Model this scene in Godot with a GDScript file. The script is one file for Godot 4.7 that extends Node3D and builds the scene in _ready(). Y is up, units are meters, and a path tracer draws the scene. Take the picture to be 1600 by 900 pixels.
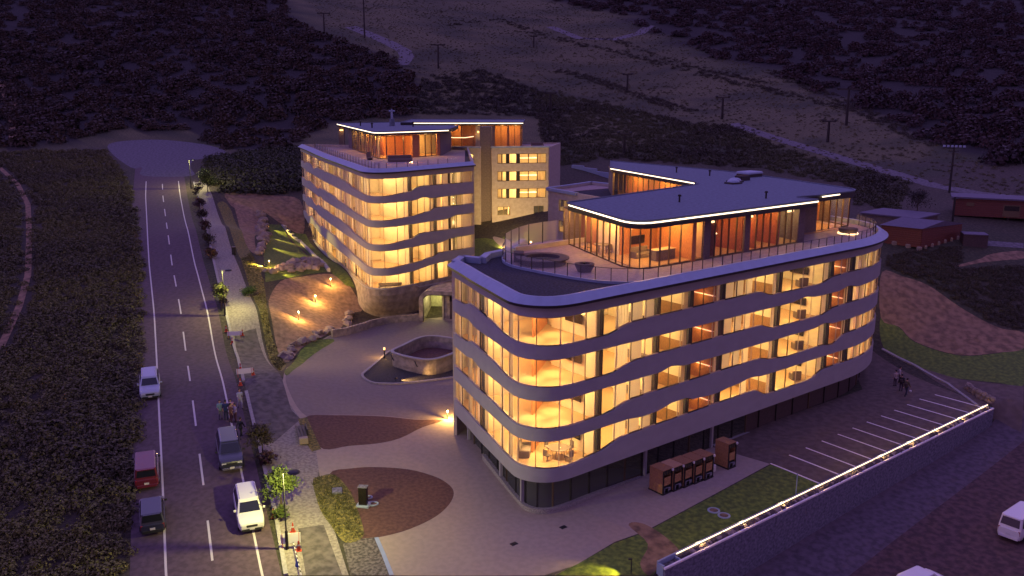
extends Node3D
# A mountain resort at dusk seen from the air: two terraced apartment buildings with lit windows, a sloping road with parked cars,
# a plaza with planting beds, a car park behind a retaining wall, and dark wooded ski slopes behind.
# Units are metres. Most of the site is laid out in a frame along the front building's facade: a runs along it, b points out of it.

const ORIGIN := Vector2(6.3, -60.7)
const AX := Vector2(0.78152, -0.62388)
const BX := Vector2(0.62388, 0.78152)
const WALL_B := 9.8            # inner face of the retaining wall
const WALL_A0 := -3.9
const WALL_A1 := 42.6

var M := {}                    # materials
var rng := RandomNumberGenerator.new()
var names := {}

func _ready():
	rng.seed = 77
	# --- camera
	var cam := Camera3D.new()
	cam.name = "camera"
	cam.position = Vector3(0, 30, 0)
	cam.rotation_degrees = Vector3(-12.59, 0, 0.1)
	cam.fov = 36.38
	cam.near = 0.5
	cam.far = 3000.0
	add_child(cam)
	# --- dusk sky, the last glow of the set sun, exposure
	var sky_mat := ProceduralSkyMaterial.new()
	sky_mat.sky_top_color = lin(0.36, 0.26, 0.82)
	sky_mat.sky_horizon_color = lin(0.80, 0.33, 0.66)
	sky_mat.sky_curve = 0.14
	sky_mat.ground_bottom_color = lin(0.05, 0.03, 0.045)
	sky_mat.ground_horizon_color = lin(0.09, 0.05, 0.08)
	var sky := Sky.new()
	sky.sky_material = sky_mat
	var env := Environment.new()
	env.background_mode = Environment.BG_SKY
	env.sky = sky
	env.background_energy_multiplier = 1.0
	env.tonemap_mode = Environment.TONE_MAPPER_LINEAR
	env.tonemap_exposure = 1.0
	env.sdfgi_enabled = true
	env.ssao_enabled = true
	env.ssil_enabled = true
	var we := WorldEnvironment.new()
	we.name = "environment"
	we.environment = env
	add_child(we)
	var sun := DirectionalLight3D.new()
	sun.name = "dusk_sun"
	sun.light_color = Color(0.93, 0.72, 0.86)
	sun.light_energy = 0.02
	sun.light_angular_distance = 30.0
	sun.rotation_degrees = Vector3(-28, 35, 0)
	sun.shadow_enabled = true
	add_child(sun)

	make_materials()
	solve_terrain()
	# --- the setting
	build_ground()
	build_sheets()
	build_hillside()
	# --- the buildings
	front_building()
	back_building()
	rear_block()
	# --- the rest
	retaining_wall()
	site_walls()
	outbuildings()
	trees_and_plants()
	lamps()
	street_things()
	vehicles()
	people()
	furniture()
	ski_lift()

# ------------------------------------------------------------------ small helpers

func lin(r: float, g: float, b: float, a := 1.0) -> Color:
	return Color(r, g, b, a).linear_to_srgb()

func W(a: float, b: float) -> Vector2:
	return ORIGIN + AX * a + BX * b

func V(p: Vector2, y: float) -> Vector3:
	return Vector3(p.x, y, p.y)

func numbered(called: String) -> String:
	var n: int = names.get(called, 0)
	names[called] = n + 1
	return called if n == 0 else "%s_%03d" % [called, n]

func thing(called: String, label: String, category: String, at := Vector3.ZERO, turn := 0.0, group := "") -> Node3D:
	var o := Node3D.new()
	o.name = numbered(called)
	add_child(o)
	o.position = at
	o.rotation.y = turn
	tag(o, label, category, group)
	return o

func tag(o: Node3D, label: String, category: String, group := "") -> void:
	o.set_meta("label", label)
	o.set_meta("category", category)
	if group:
		o.set_meta("group", group)

func part(called: String, mb: MB, mat: Material, parent: Node3D) -> MeshInstance3D:
	return part_mesh(called, mb.mesh(), mat, parent)

func part_mesh(called: String, mesh: Mesh, mat: Material, parent: Node3D) -> MeshInstance3D:
	var o := MeshInstance3D.new()
	o.name = called
	o.mesh = mesh
	o.material_override = mat
	parent.add_child(o, true)
	return o

func solo(called: String, mb: MB, mat: Material, label: String, category: String, at := Vector3.ZERO, turn := 0.0, group := "") -> MeshInstance3D:
	var o := MeshInstance3D.new()
	o.name = numbered(called)
	o.mesh = mb.mesh()
	o.material_override = mat
	add_child(o)
	o.position = at
	o.rotation.y = turn
	tag(o, label, category, group)
	return o

func structure(called: String, mesh: Mesh, mat: Material) -> MeshInstance3D:
	var o := MeshInstance3D.new()
	o.name = numbered(called)
	o.mesh = mesh
	o.material_override = mat
	o.set_meta("kind", "structure")
	add_child(o)
	return o

func omni(parent: Node3D, at: Vector3, energy: float, color: Color, size := 0.1) -> OmniLight3D:
	var l := OmniLight3D.new()
	l.name = "light"
	l.light_color = color
	l.light_energy = energy
	l.light_size = size
	l.omni_range = 30.0
	l.omni_attenuation = 2.0
	l.shadow_enabled = true
	l.position = at
	parent.add_child(l, true)
	return l

func spot(parent: Node3D, at: Vector3, towards: Vector3, energy: float, color: Color, angle: float, size := 0.1) -> SpotLight3D:
	var l := SpotLight3D.new()
	l.name = "light"
	l.light_color = color
	l.light_energy = energy
	l.light_size = size
	l.spot_range = 40.0
	l.spot_attenuation = 2.0
	l.spot_angle = angle
	l.spot_angle_attenuation = 0.8
	l.shadow_enabled = true
	parent.add_child(l, true)
	var z := -towards.normalized()
	var x := (Vector3.UP if absf(z.y) < 0.95 else Vector3.RIGHT).cross(z).normalized()
	l.transform = Transform3D(Basis(x, z.cross(x), z), at)
	return l

# ------------------------------------------------------------------ mesh builder

class MB:
	var v := PackedVector3Array()
	var n := PackedVector3Array()
	var c := PackedColorArray()
	var tint := Color.WHITE
	var colored := false

	func put(p: Vector3, nn: Vector3) -> void:
		v.append(p)
		n.append(nn)
		if colored:
			c.append(tint)

	func tri(a: Vector3, b: Vector3, d: Vector3) -> void:   # counter-clockwise seen from outside
		var nn := (b - a).cross(d - a).normalized()
		put(a, nn)
		put(d, nn)
		put(b, nn)

	func quad(a: Vector3, b: Vector3, d: Vector3, e: Vector3) -> void:
		tri(a, b, d)
		tri(a, d, e)

	func quad_n(a: Vector3, b: Vector3, d: Vector3, e: Vector3, na: Vector3, nb: Vector3, nd: Vector3, ne: Vector3) -> void:
		if (b - a).cross(d - a).dot(na + nd) < 0.0:   # wind the face the way its normals point
			var w := b
			b = e
			e = w
			w = nb
			nb = ne
			ne = w
		put(a, na)
		put(d, nd)
		put(b, nb)
		put(a, na)
		put(e, ne)
		put(d, nd)

	func box(center: Vector3, size: Vector3, basis := Basis.IDENTITY) -> void:
		var x := basis.x * size.x * 0.5
		var y := basis.y * size.y * 0.5
		var z := basis.z * size.z * 0.5
		var q := center
		quad(q - x - y + z, q + x - y + z, q + x + y + z, q - x + y + z)
		quad(q + x - y - z, q - x - y - z, q - x + y - z, q + x + y - z)
		quad(q + x - y + z, q + x - y - z, q + x + y - z, q + x + y + z)
		quad(q - x - y - z, q - x - y + z, q - x + y + z, q - x + y - z)
		quad(q - x + y + z, q + x + y + z, q + x + y - z, q - x + y - z)
		quad(q - x - y - z, q + x - y - z, q + x - y + z, q - x - y + z)

	func bevel_box(center: Vector3, size: Vector3, r: float, basis := Basis.IDENTITY) -> void:   # top and upright edges chamfered
		var hx := size.x * 0.5
		var hz := size.z * 0.5
		var ring := [Vector2(-hx + r, hz), Vector2(hx - r, hz), Vector2(hx, hz - r), Vector2(hx, -hz + r), Vector2(hx - r, -hz), Vector2(-hx + r, -hz), Vector2(-hx, -hz + r), Vector2(-hx, hz - r)]
		var lo := center - basis.y * size.y * 0.5
		var top: Array[Vector3] = []
		for i in 8:
			var p: Vector2 = ring[i]
			var q: Vector2 = ring[(i + 1) % 8]
			var p1 := lo + basis.x * p.x + basis.z * p.y
			var q1 := lo + basis.x * q.x + basis.z * q.y
			var up := basis.y * (size.y - r)
			quad(p1, q1, q1 + up, p1 + up)
			var s := Vector2(1.0 - r / maxf(hx, 0.001), 1.0 - r / maxf(hz, 0.001))
			var p2 := lo + basis.x * p.x * s.x + basis.z * p.y * s.y + basis.y * size.y
			var q2 := lo + basis.x * q.x * s.x + basis.z * q.y * s.y + basis.y * size.y
			quad(p1 + up, q1 + up, q2, p2)
			top.append(p2)
		for i in range(1, 7):
			tri(top[0], top[i], top[i + 1])

	func cyl(p: Vector3, q: Vector3, r0: float, r1: float, seg := 8, caps := true) -> void:
		var d := (q - p).normalized()
		var x := (Vector3.UP if absf(d.y) < 0.9 else Vector3.RIGHT).cross(d).normalized()
		var y := d.cross(x)
		for i in seg:
			var t0 := TAU * i / seg
			var t1 := TAU * (i + 1) / seg
			var e0 := x * cos(t0) + y * sin(t0)
			var e1 := x * cos(t1) + y * sin(t1)
			quad_n(p + e0 * r0, p + e1 * r0, q + e1 * r1, q + e0 * r1, e0, e1, e1, e0)
			if caps:
				tri(q, q + e0 * r1, q + e1 * r1)
				tri(p, p + e1 * r0, p + e0 * r0)

	func tube(path: PackedVector3Array, r: float, seg := 6) -> void:
		for i in path.size() - 1:
			cyl(path[i], path[i + 1], r, r, seg, true)

	func lathe(profile: PackedVector2Array, center := Vector3.ZERO, seg := 16) -> void:   # profile (radius, height), going up
		for i in profile.size() - 1:
			var p := profile[i]
			var q := profile[i + 1]
			for k in seg:
				var t0 := TAU * k / seg
				var t1 := TAU * (k + 1) / seg
				var e0 := Vector3(sin(t0), 0, cos(t0))
				var e1 := Vector3(sin(t1), 0, cos(t1))
				var u := Vector3.UP
				quad(center + e0 * p.x + u * p.y, center + e1 * p.x + u * p.y, center + e1 * q.x + u * q.y, center + e0 * q.x + u * q.y)

	func prism(poly: PackedVector2Array, y0: float, y1: float, bottom := true) -> void:   # poly in (x, z)
		var ring := poly
		if not Geometry2D.is_polygon_clockwise(ring):   # in (x, z) this order runs counter-clockwise seen from above
			ring = poly.duplicate()
			ring.reverse()
		var m := ring.size()
		for i in m:
			var p := ring[i]
			var q := ring[(i + 1) % m]
			quad(Vector3(p.x, y0, p.y), Vector3(q.x, y0, q.y), Vector3(q.x, y1, q.y), Vector3(p.x, y1, p.y))
		var idx := Geometry2D.triangulate_polygon(ring)
		for k in idx.size() / 3:
			var a := ring[idx[k * 3]]
			var b := ring[idx[k * 3 + 1]]
			var d := ring[idx[k * 3 + 2]]
			if (b - a).cross(d - a) > 0:
				var w := b
				b = d
				d = w
			tri(Vector3(a.x, y1, a.y), Vector3(b.x, y1, b.y), Vector3(d.x, y1, d.y))
			if bottom:
				tri(Vector3(a.x, y0, a.y), Vector3(d.x, y0, d.y), Vector3(b.x, y0, b.y))

	func mesh() -> ArrayMesh:
		var arr := []
		arr.resize(Mesh.ARRAY_MAX)
		arr[Mesh.ARRAY_VERTEX] = v
		arr[Mesh.ARRAY_NORMAL] = n
		if colored:
			arr[Mesh.ARRAY_COLOR] = c
		var m := ArrayMesh.new()
		if v.size():
			m.add_surface_from_arrays(Mesh.PRIMITIVE_TRIANGLES, arr)
		return m

# a plan line with lengths along it; s = 0 at the given point, the outside is on the chosen side
class Plan:
	var p := PackedVector2Array()
	var l := PackedFloat32Array()
	var zero := 0.0
	var side := 1.0

	func _init(points: PackedVector2Array, zero_at: Vector2, outward: float):
		p = points
		l.resize(p.size())
		l[0] = 0.0
		for i in range(1, p.size()):
			l[i] = l[i - 1] + p[i].distance_to(p[i - 1])
		var best := 1e9
		for i in p.size():
			var d := p[i].distance_to(zero_at)
			if d < best:
				best = d
				zero = l[i]
		side = outward

	func first() -> float:
		return -zero

	func last() -> float:
		return l[l.size() - 1] - zero

	func raw(s: float) -> Vector2:
		var t := clampf(s + zero, 0.0, l[l.size() - 1])
		var i := clampi(l.bsearch(t) - 1, 0, p.size() - 2)
		return p[i].lerp(p[i + 1], clampf((t - l[i]) / maxf(l[i + 1] - l[i], 1e-6), 0, 1))

	func nor(s: float) -> Vector2:
		var d := (raw(s + 0.35) - raw(s - 0.35)).normalized()
		return Vector2(d.y, -d.x) * side

	func at(s: float, off: float) -> Vector2:
		return raw(s) + nor(s) * off

	func nearest(q: Vector2) -> float:
		var best := 1e9
		var bs := 0.0
		var s := first()
		while s < last():
			var d := raw(s).distance_to(q)
			if d < best:
				best = d
				bs = s
			s += 0.1
		return bs

func catmull(pts: Array, per := 6) -> PackedVector2Array:
	var out := PackedVector2Array()
	for i in pts.size() - 1:
		var p0: Vector2 = pts[maxi(i - 1, 0)]
		var p1: Vector2 = pts[i]
		var p2: Vector2 = pts[i + 1]
		var p3: Vector2 = pts[mini(i + 2, pts.size() - 1)]
		for k in per:
			out.append(p1.cubic_interpolate(p2, p0, p3, float(k) / per))
	out.append(pts[pts.size() - 1])
	return out

func rounded(pts: Array, radii: Array, seg := 6) -> PackedVector2Array:   # a closed outline with rounded corners
	var out := PackedVector2Array()
	var m := pts.size()
	for i in m:
		var p: Vector2 = pts[i]
		var a: Vector2 = pts[(i + m - 1) % m]
		var b: Vector2 = pts[(i + 1) % m]
		var r: float = radii[i]
		if r <= 0.0:
			out.append(p)
			continue
		var t := minf(r, minf(p.distance_to(a), p.distance_to(b)) * 0.48)
		var s := p + (a - p).normalized() * t
		var e := p + (b - p).normalized() * t
		for k in seg + 1:
			var f := float(k) / seg
			out.append(s.lerp(p, f).lerp(p.lerp(e, f), f))
	return out

func smooth(pts: PackedVector2Array, per := 4) -> PackedVector2Array:   # a closed outline with its corners eased
	var out := PackedVector2Array()
	var m := pts.size()
	for i in m:
		for k in per:
			out.append(pts[i].cubic_interpolate(pts[(i + 1) % m], pts[(i + m - 1) % m], pts[(i + 2) % m], float(k) / per))
	return out

func prof(tab: Array, s: float) -> float:   # [s, value, s, value, ...] eased between the entries
	if s <= tab[0]:
		return tab[1]
	for i in range(0, tab.size() - 2, 2):
		if s <= tab[i + 2]:
			var f: float = smoothstep(0.0, 1.0, (s - tab[i]) / (tab[i + 2] - tab[i]))
			return lerpf(tab[i + 1], tab[i + 3], f)
	return tab[tab.size() - 1]

# ------------------------------------------------------------------ materials

func noise_tex(seed_: int, freq: float, ramp: Array, size := 512, octaves := 5, cellular := false) -> NoiseTexture2D:
	var f := FastNoiseLite.new()
	f.seed = seed_
	f.frequency = freq
	f.fractal_octaves = octaves
	f.noise_type = FastNoiseLite.TYPE_CELLULAR if cellular else FastNoiseLite.TYPE_SIMPLEX_SMOOTH
	var t := NoiseTexture2D.new()
	t.width = size
	t.height = size
	t.seamless = true
	t.noise = f
	if ramp.size():
		var g := Gradient.new()
		g.offsets = PackedFloat32Array(ramp[0])
		g.colors = PackedColorArray(ramp[1])
		t.color_ramp = g
	return t

var bump_fine: NoiseTexture2D
var bump_coarse: NoiseTexture2D

func mottled(called: String, col: Color, vary: float, metres: float, rough := 0.9, bump := 0.0, freq := 0.012, hue := Color(1, 1, 1)) -> StandardMaterial3D:
	# col is a real-world (linear) base colour; the noise runs from darker to lighter about it, drifting to hue
	var m := StandardMaterial3D.new()
	m.resource_name = called
	var d := Color(col.r * (1 - vary), col.g * (1 - vary), col.b * (1 - vary)).linear_to_srgb()
	var e := Color(col.r * (1 + vary) * hue.r, col.g * (1 + vary) * hue.g, col.b * (1 + vary) * hue.b).linear_to_srgb()
	m.albedo_texture = noise_tex(called.hash() % 1000, freq, [[0.25, 0.5, 0.75], [d, Color(col.r, col.g, col.b).linear_to_srgb(), e]])
	m.uv1_triplanar = true
	m.uv1_world_triplanar = true
	m.uv1_scale = Vector3.ONE / metres
	m.roughness = rough
	if bump > 0.0:
		m.heightmap_enabled = true
		m.heightmap_texture = bump_fine
		m.heightmap_scale = bump
	return m

func plain(called: String, r: float, g: float, b: float, rough := 0.7, metal := 0.0) -> StandardMaterial3D:
	var m := StandardMaterial3D.new()
	m.resource_name = called
	m.albedo_color = lin(r, g, b)
	m.roughness = rough
	m.metallic = metal
	return m

func glow(called: String, color: Color, energy: float) -> StandardMaterial3D:
	var m := plain(called, 0.8, 0.8, 0.8, 0.5)
	m.emission_enabled = true
	m.emission = color
	m.emission_energy_multiplier = energy
	return m

func cloth(called: String, r: float, g: float, b: float, through: float) -> StandardMaterial3D:
	var m := plain(called, r, g, b, 0.9)
	m.backlight_enabled = true
	m.backlight = Color(through, through * 0.95, through * 0.85)
	return m

func make_materials():
	bump_fine = noise_tex(5, 0.04, [], 512, 5)
	bump_coarse = noise_tex(9, 0.015, [], 512, 4)
	M.concrete = mottled("band_concrete", Color(0.305, 0.295, 0.305), 0.05, 9.0, 0.85, 0.2)
	M.render = mottled("beige_render", Color(0.40, 0.34, 0.28), 0.10, 5.0, 0.9, 0.6)
	M.rough_concrete = mottled("rough_concrete", Color(0.27, 0.23, 0.19), 0.3, 9.0, 0.95, 2.0, 0.02)
	M.stone_plinth = mottled("stone_plinth", Color(0.25, 0.23, 0.22), 0.35, 2.0, 0.9, 1.5, 0.03)
	M.coping = mottled("coping_metal", Color(0.24, 0.30, 0.40), 0.06, 6.0, 0.42, 0.0)
	M.gravel_roof = mottled("roof_gravel", Color(0.022, 0.021, 0.032), 0.6, 7.0, 0.95, 2.0, 0.05)
	M.membrane = mottled("roof_membrane", Color(0.115, 0.145, 0.185), 0.16, 10.0, 0.85, 0.6, 0.04)
	M.terrace = mottled("terrace_paver", Color(0.30, 0.22, 0.20), 0.12, 3.0, 0.8, 0.4)
	M.dark_metal = plain("dark_metal", 0.022, 0.019, 0.02, 0.5, 0.3)
	M.bronze = plain("bronze_frame", 0.12, 0.085, 0.05, 0.45, 0.4)
	M.pale_frame = plain("pale_frame", 0.45, 0.36, 0.25, 0.5)
	M.fascia = plain("dark_fascia", 0.012, 0.011, 0.014, 0.5)
	var g := plain("window_glass", 0.8, 0.85, 0.85, 0.02)
	g.transparency = BaseMaterial3D.TRANSPARENCY_ALPHA
	g.albedo_color.a = 0.05
	g.metallic_specular = 0.3
	M.glass = g
	var rail := plain("rail_glass", 0.75, 0.8, 0.85, 0.05)
	rail.transparency = BaseMaterial3D.TRANSPARENCY_ALPHA
	rail.albedo_color.a = 0.10
	M.rail_glass = rail
	M.plaster = mottled("cream_plaster", Color(0.72, 0.60, 0.42), 0.05, 3.0, 0.9)
	M.timber = wood("orange_timber", Color(0.42, 0.17, 0.06))
	M.red_timber = wood("red_timber", Color(0.30, 0.085, 0.04))
	M.walnut = wood("walnut_panel", Color(0.24, 0.125, 0.045))
	M.oak = wood("oak_floor", Color(0.52, 0.33, 0.18))
	M.oak.roughness = 0.2
	M.ceiling = plain("ceiling_paint", 0.78, 0.72, 0.62, 0.9)
	M.dark_room = plain("dark_room", 0.05, 0.045, 0.05, 0.9)
	M.sheer = cloth("sheer_curtain", 0.82, 0.70, 0.48, 0.9)
	M.drape = cloth("gold_drape", 0.62, 0.44, 0.20, 0.55)
	M.blind = cloth("cream_blind", 0.75, 0.60, 0.38, 0.7)
	M.tv = plain("screen_off", 0.012, 0.01, 0.01, 0.25)
	M.sofa = plain("grey_sofa_cloth", 0.16, 0.12, 0.10, 0.95)
	M.led = glow("led_white", Color(1.0, 0.90, 0.74), 3.0)
	M.led_warm = glow("led_warm", Color(1.0, 0.82, 0.58), 2.6)
	M.led_pink = glow("led_ledge", Color(1.0, 0.66, 0.50), 1.2)
	M.bulb = glow("warm_bulb", Color(1.0, 0.74, 0.38), 3.0)
	M.disc = glow("ceiling_light_glow", Color(1.0, 0.82, 0.50), 2.6)
	M.street_glow = glow("street_lamp_glow", Color(0.98, 1.0, 0.72), 4.0)

	M.asphalt = mottled("asphalt", Color(0.080, 0.050, 0.066), 0.2, 14.0, 0.95, 1.0, 0.045)
	M.old_asphalt = mottled("worn_asphalt", Color(0.090, 0.075, 0.072), 0.4, 14.0, 0.95, 1.0, 0.03)
	M.parking = mottled("car_park_asphalt", Color(0.110, 0.078, 0.064), 0.2, 16.0, 0.95, 0.5, 0.035)
	M.paving = mottled("pink_paving", Color(0.31, 0.25, 0.19), 0.07, 12.0, 0.9, 0.3, 0.04)
	M.apron = mottled("apron_paving", Color(0.30, 0.245, 0.20), 0.07, 12.0, 0.9, 0.3, 0.04)
	M.pavers = mottled("pavement_pavers", Color(0.22, 0.19, 0.165), 0.3, 9.0, 0.9, 1.2, 0.05)
	M.kerb = mottled("kerb_stone", Color(0.30, 0.28, 0.26), 0.15, 2.0, 0.9, 0.6)
	M.maroon = mottled("maroon_gravel", Color(0.098, 0.045, 0.034), 0.25, 10.0, 0.95, 2.2, 0.05)
	M.dark_gravel = mottled("dark_gravel", Color(0.11, 0.095, 0.085), 0.6, 8.0, 0.95, 2.2, 0.05)
	M.tan_gravel = mottled("tan_gravel", Color(0.22, 0.14, 0.085), 0.38, 14.0, 0.95, 2.5, 0.035)
	M.dirt = mottled("bare_earth", Color(0.19, 0.115, 0.065), 0.42, 18.0, 0.95, 2.0, 0.03)
	M.lawn = mottled("lawn", Color(0.085, 0.130, 0.018), 0.35, 12.0, 0.95, 2.0, 0.04, Color(1.25, 1.1, 1.0))
	M.rough_grass = mottled("rough_grass", Color(0.12, 0.11, 0.03), 0.5, 9.0, 0.95, 3.0, 0.05, Color(1.3, 1.1, 0.9))
	M.track = mottled("gravel_track", Color(0.115, 0.10, 0.115), 0.3, 14.0, 0.95, 1.5, 0.04)
	M.yard = mottled("yard_asphalt", Color(0.074, 0.038, 0.038), 0.4, 16.0, 0.95, 1.5, 0.04)
	M.drive = mottled("driveway_paving", Color(0.195, 0.160, 0.132), 0.08, 12.0, 0.9, 0.3, 0.04)
	M.fresh_paint = mottled("fresh_paint", Color(0.78, 0.72, 0.68), 0.08, 3.0, 0.8)
	M.paint = mottled("road_paint", Color(0.52, 0.48, 0.46), 0.18, 1.0, 0.8, 0.0, 0.05)
	M.rock = mottled("grey_rock", Color(0.25, 0.20, 0.165), 0.35, 0.9, 0.95, 2.5, 0.03)
	M.dark_rock = mottled("dark_rock", Color(0.10, 0.075, 0.07), 0.4, 0.9, 0.95, 2.0, 0.03)
	M.turning = mottled("turning_asphalt", Color(0.095, 0.085, 0.105), 0.3, 14.0, 0.95, 1.0, 0.04)
	M.foot = mottled("trampled_strip", Color(0.085, 0.062, 0.074), 0.3, 12.0, 0.95, 2.0, 0.03)
	M.blue_wall = mottled("retaining_concrete", Color(0.145, 0.14, 0.18), 0.4, 7.0, 0.95, 2.5, 0.05)
	var t := StandardMaterial3D.new()
	t.resource_name = "terrain"
	t.vertex_color_use_as_albedo = true
	t.albedo_texture = noise_tex(61, 0.03, [[0.2, 0.8], [Color(0.62, 0.62, 0.62), Color(1, 1, 1)]], 512, 6)
	t.uv1_triplanar = true
	t.uv1_world_triplanar = true
	t.uv1_scale = Vector3.ONE / 9.0
	t.roughness = 0.97
	t.heightmap_enabled = true
	t.heightmap_texture = bump_fine
	t.heightmap_scale = 6.0
	M.terrain = t
	M.leaf = leafy("leaf")
	M.bark = mottled("bark", Color(0.07, 0.05, 0.04), 0.3, 0.8, 0.95, 1.5, 0.05)
	M.black = plain("rubber_black", 0.012, 0.012, 0.013, 0.7)
	M.orange = plain("cone_orange", 0.45, 0.05, 0.02, 0.6)
	M.white = plain("white_paint", 0.55, 0.53, 0.53, 0.55)
	M.chrome = plain("bright_metal", 0.5, 0.5, 0.52, 0.25, 0.9)
	M.cabinet = wood("cabinet_timber", Color(0.33, 0.17, 0.075))
	M.shed = wood("red_shed_board", Color(0.12, 0.03, 0.022))
	M.shed_roof = mottled("shed_roof", Color(0.09, 0.075, 0.12), 0.12, 4.0, 0.7, 0.5)
	M.panel_dark = mottled("dark_panel", Color(0.05, 0.03, 0.035), 0.2, 2.0, 0.6)
	M.rock_pale = mottled("pale_rock", Color(0.34, 0.27, 0.21), 0.25, 0.9, 0.95, 2.5, 0.03)
	M.led_wall = glow("led_wall", Color(1.0, 0.84, 0.62), 3.2)
	M.blue = plain("blue_plastic", 0.03, 0.06, 0.35, 0.5)
	M.cabinet_pale = wood("pale_cabinet_timber", Color(0.50, 0.30, 0.16))
	M.green_plaster = mottled("pale_green_plaster", Color(0.46, 0.44, 0.26), 0.15, 3.0)
	M.dark_wall = mottled("slate_cladding", Color(0.13, 0.10, 0.10), 0.15, 2.0, 0.8)
	var fr := plain("frosted_glass", 0.75, 0.72, 0.74, 0.35)
	fr.transparency = BaseMaterial3D.TRANSPARENCY_ALPHA
	fr.albedo_color.a = 0.38
	M.frosted = fr

func leafy(called: String) -> StandardMaterial3D:
	var m := StandardMaterial3D.new()
	m.resource_name = called
	m.vertex_color_use_as_albedo = true
	m.roughness = 0.75
	m.backlight_enabled = true
	m.backlight = Color(0.3, 0.36, 0.12)
	return m

func wood(called: String, col: Color) -> StandardMaterial3D:
	var m := mottled(called, col, 0.25, 2.0, 0.6, 0.4, 0.02)
	m.uv1_scale = Vector3(1.6, 0.25, 1.6)
	return m

# ------------------------------------------------------------------ the lie of the land

var ctl: Array[Vector3] = []       # surveyed points (x, height, z)
var tps := PackedFloat64Array()
var ga := PackedFloat32Array()     # grid lines along a and b
var gb := PackedFloat32Array()
var gh := PackedFloat32Array()     # heights at the crossings
var gn := PackedVector3Array()
var wood_left := PackedVector2Array()
var wood_right := PackedVector2Array()
var slope_poly := PackedVector2Array()
var thicket_poly := PackedVector2Array()

func road_height(z: float) -> float:
	return 0.06 + (-50.19 - z) * 0.1148

func road_left(z: float) -> float:   # x of the left edge line
	return prof_lin([20, -9.4, 50, -21.8, 61, -26.2, 79, -33.5, 97, -40.84, 115, -48.5, 134, -56.3, 154, -64.5, 181, -75, 210, -86], -z)

func prof_lin(tab: Array, s: float) -> float:
	if s <= tab[0]:
		return tab[1]
	for i in range(0, tab.size() - 2, 2):
		if s <= tab[i + 2]:
			return lerpf(tab[i + 1], tab[i + 3], (s - tab[i]) / (tab[i + 2] - tab[i]))
	return tab[tab.size() - 1]

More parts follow.
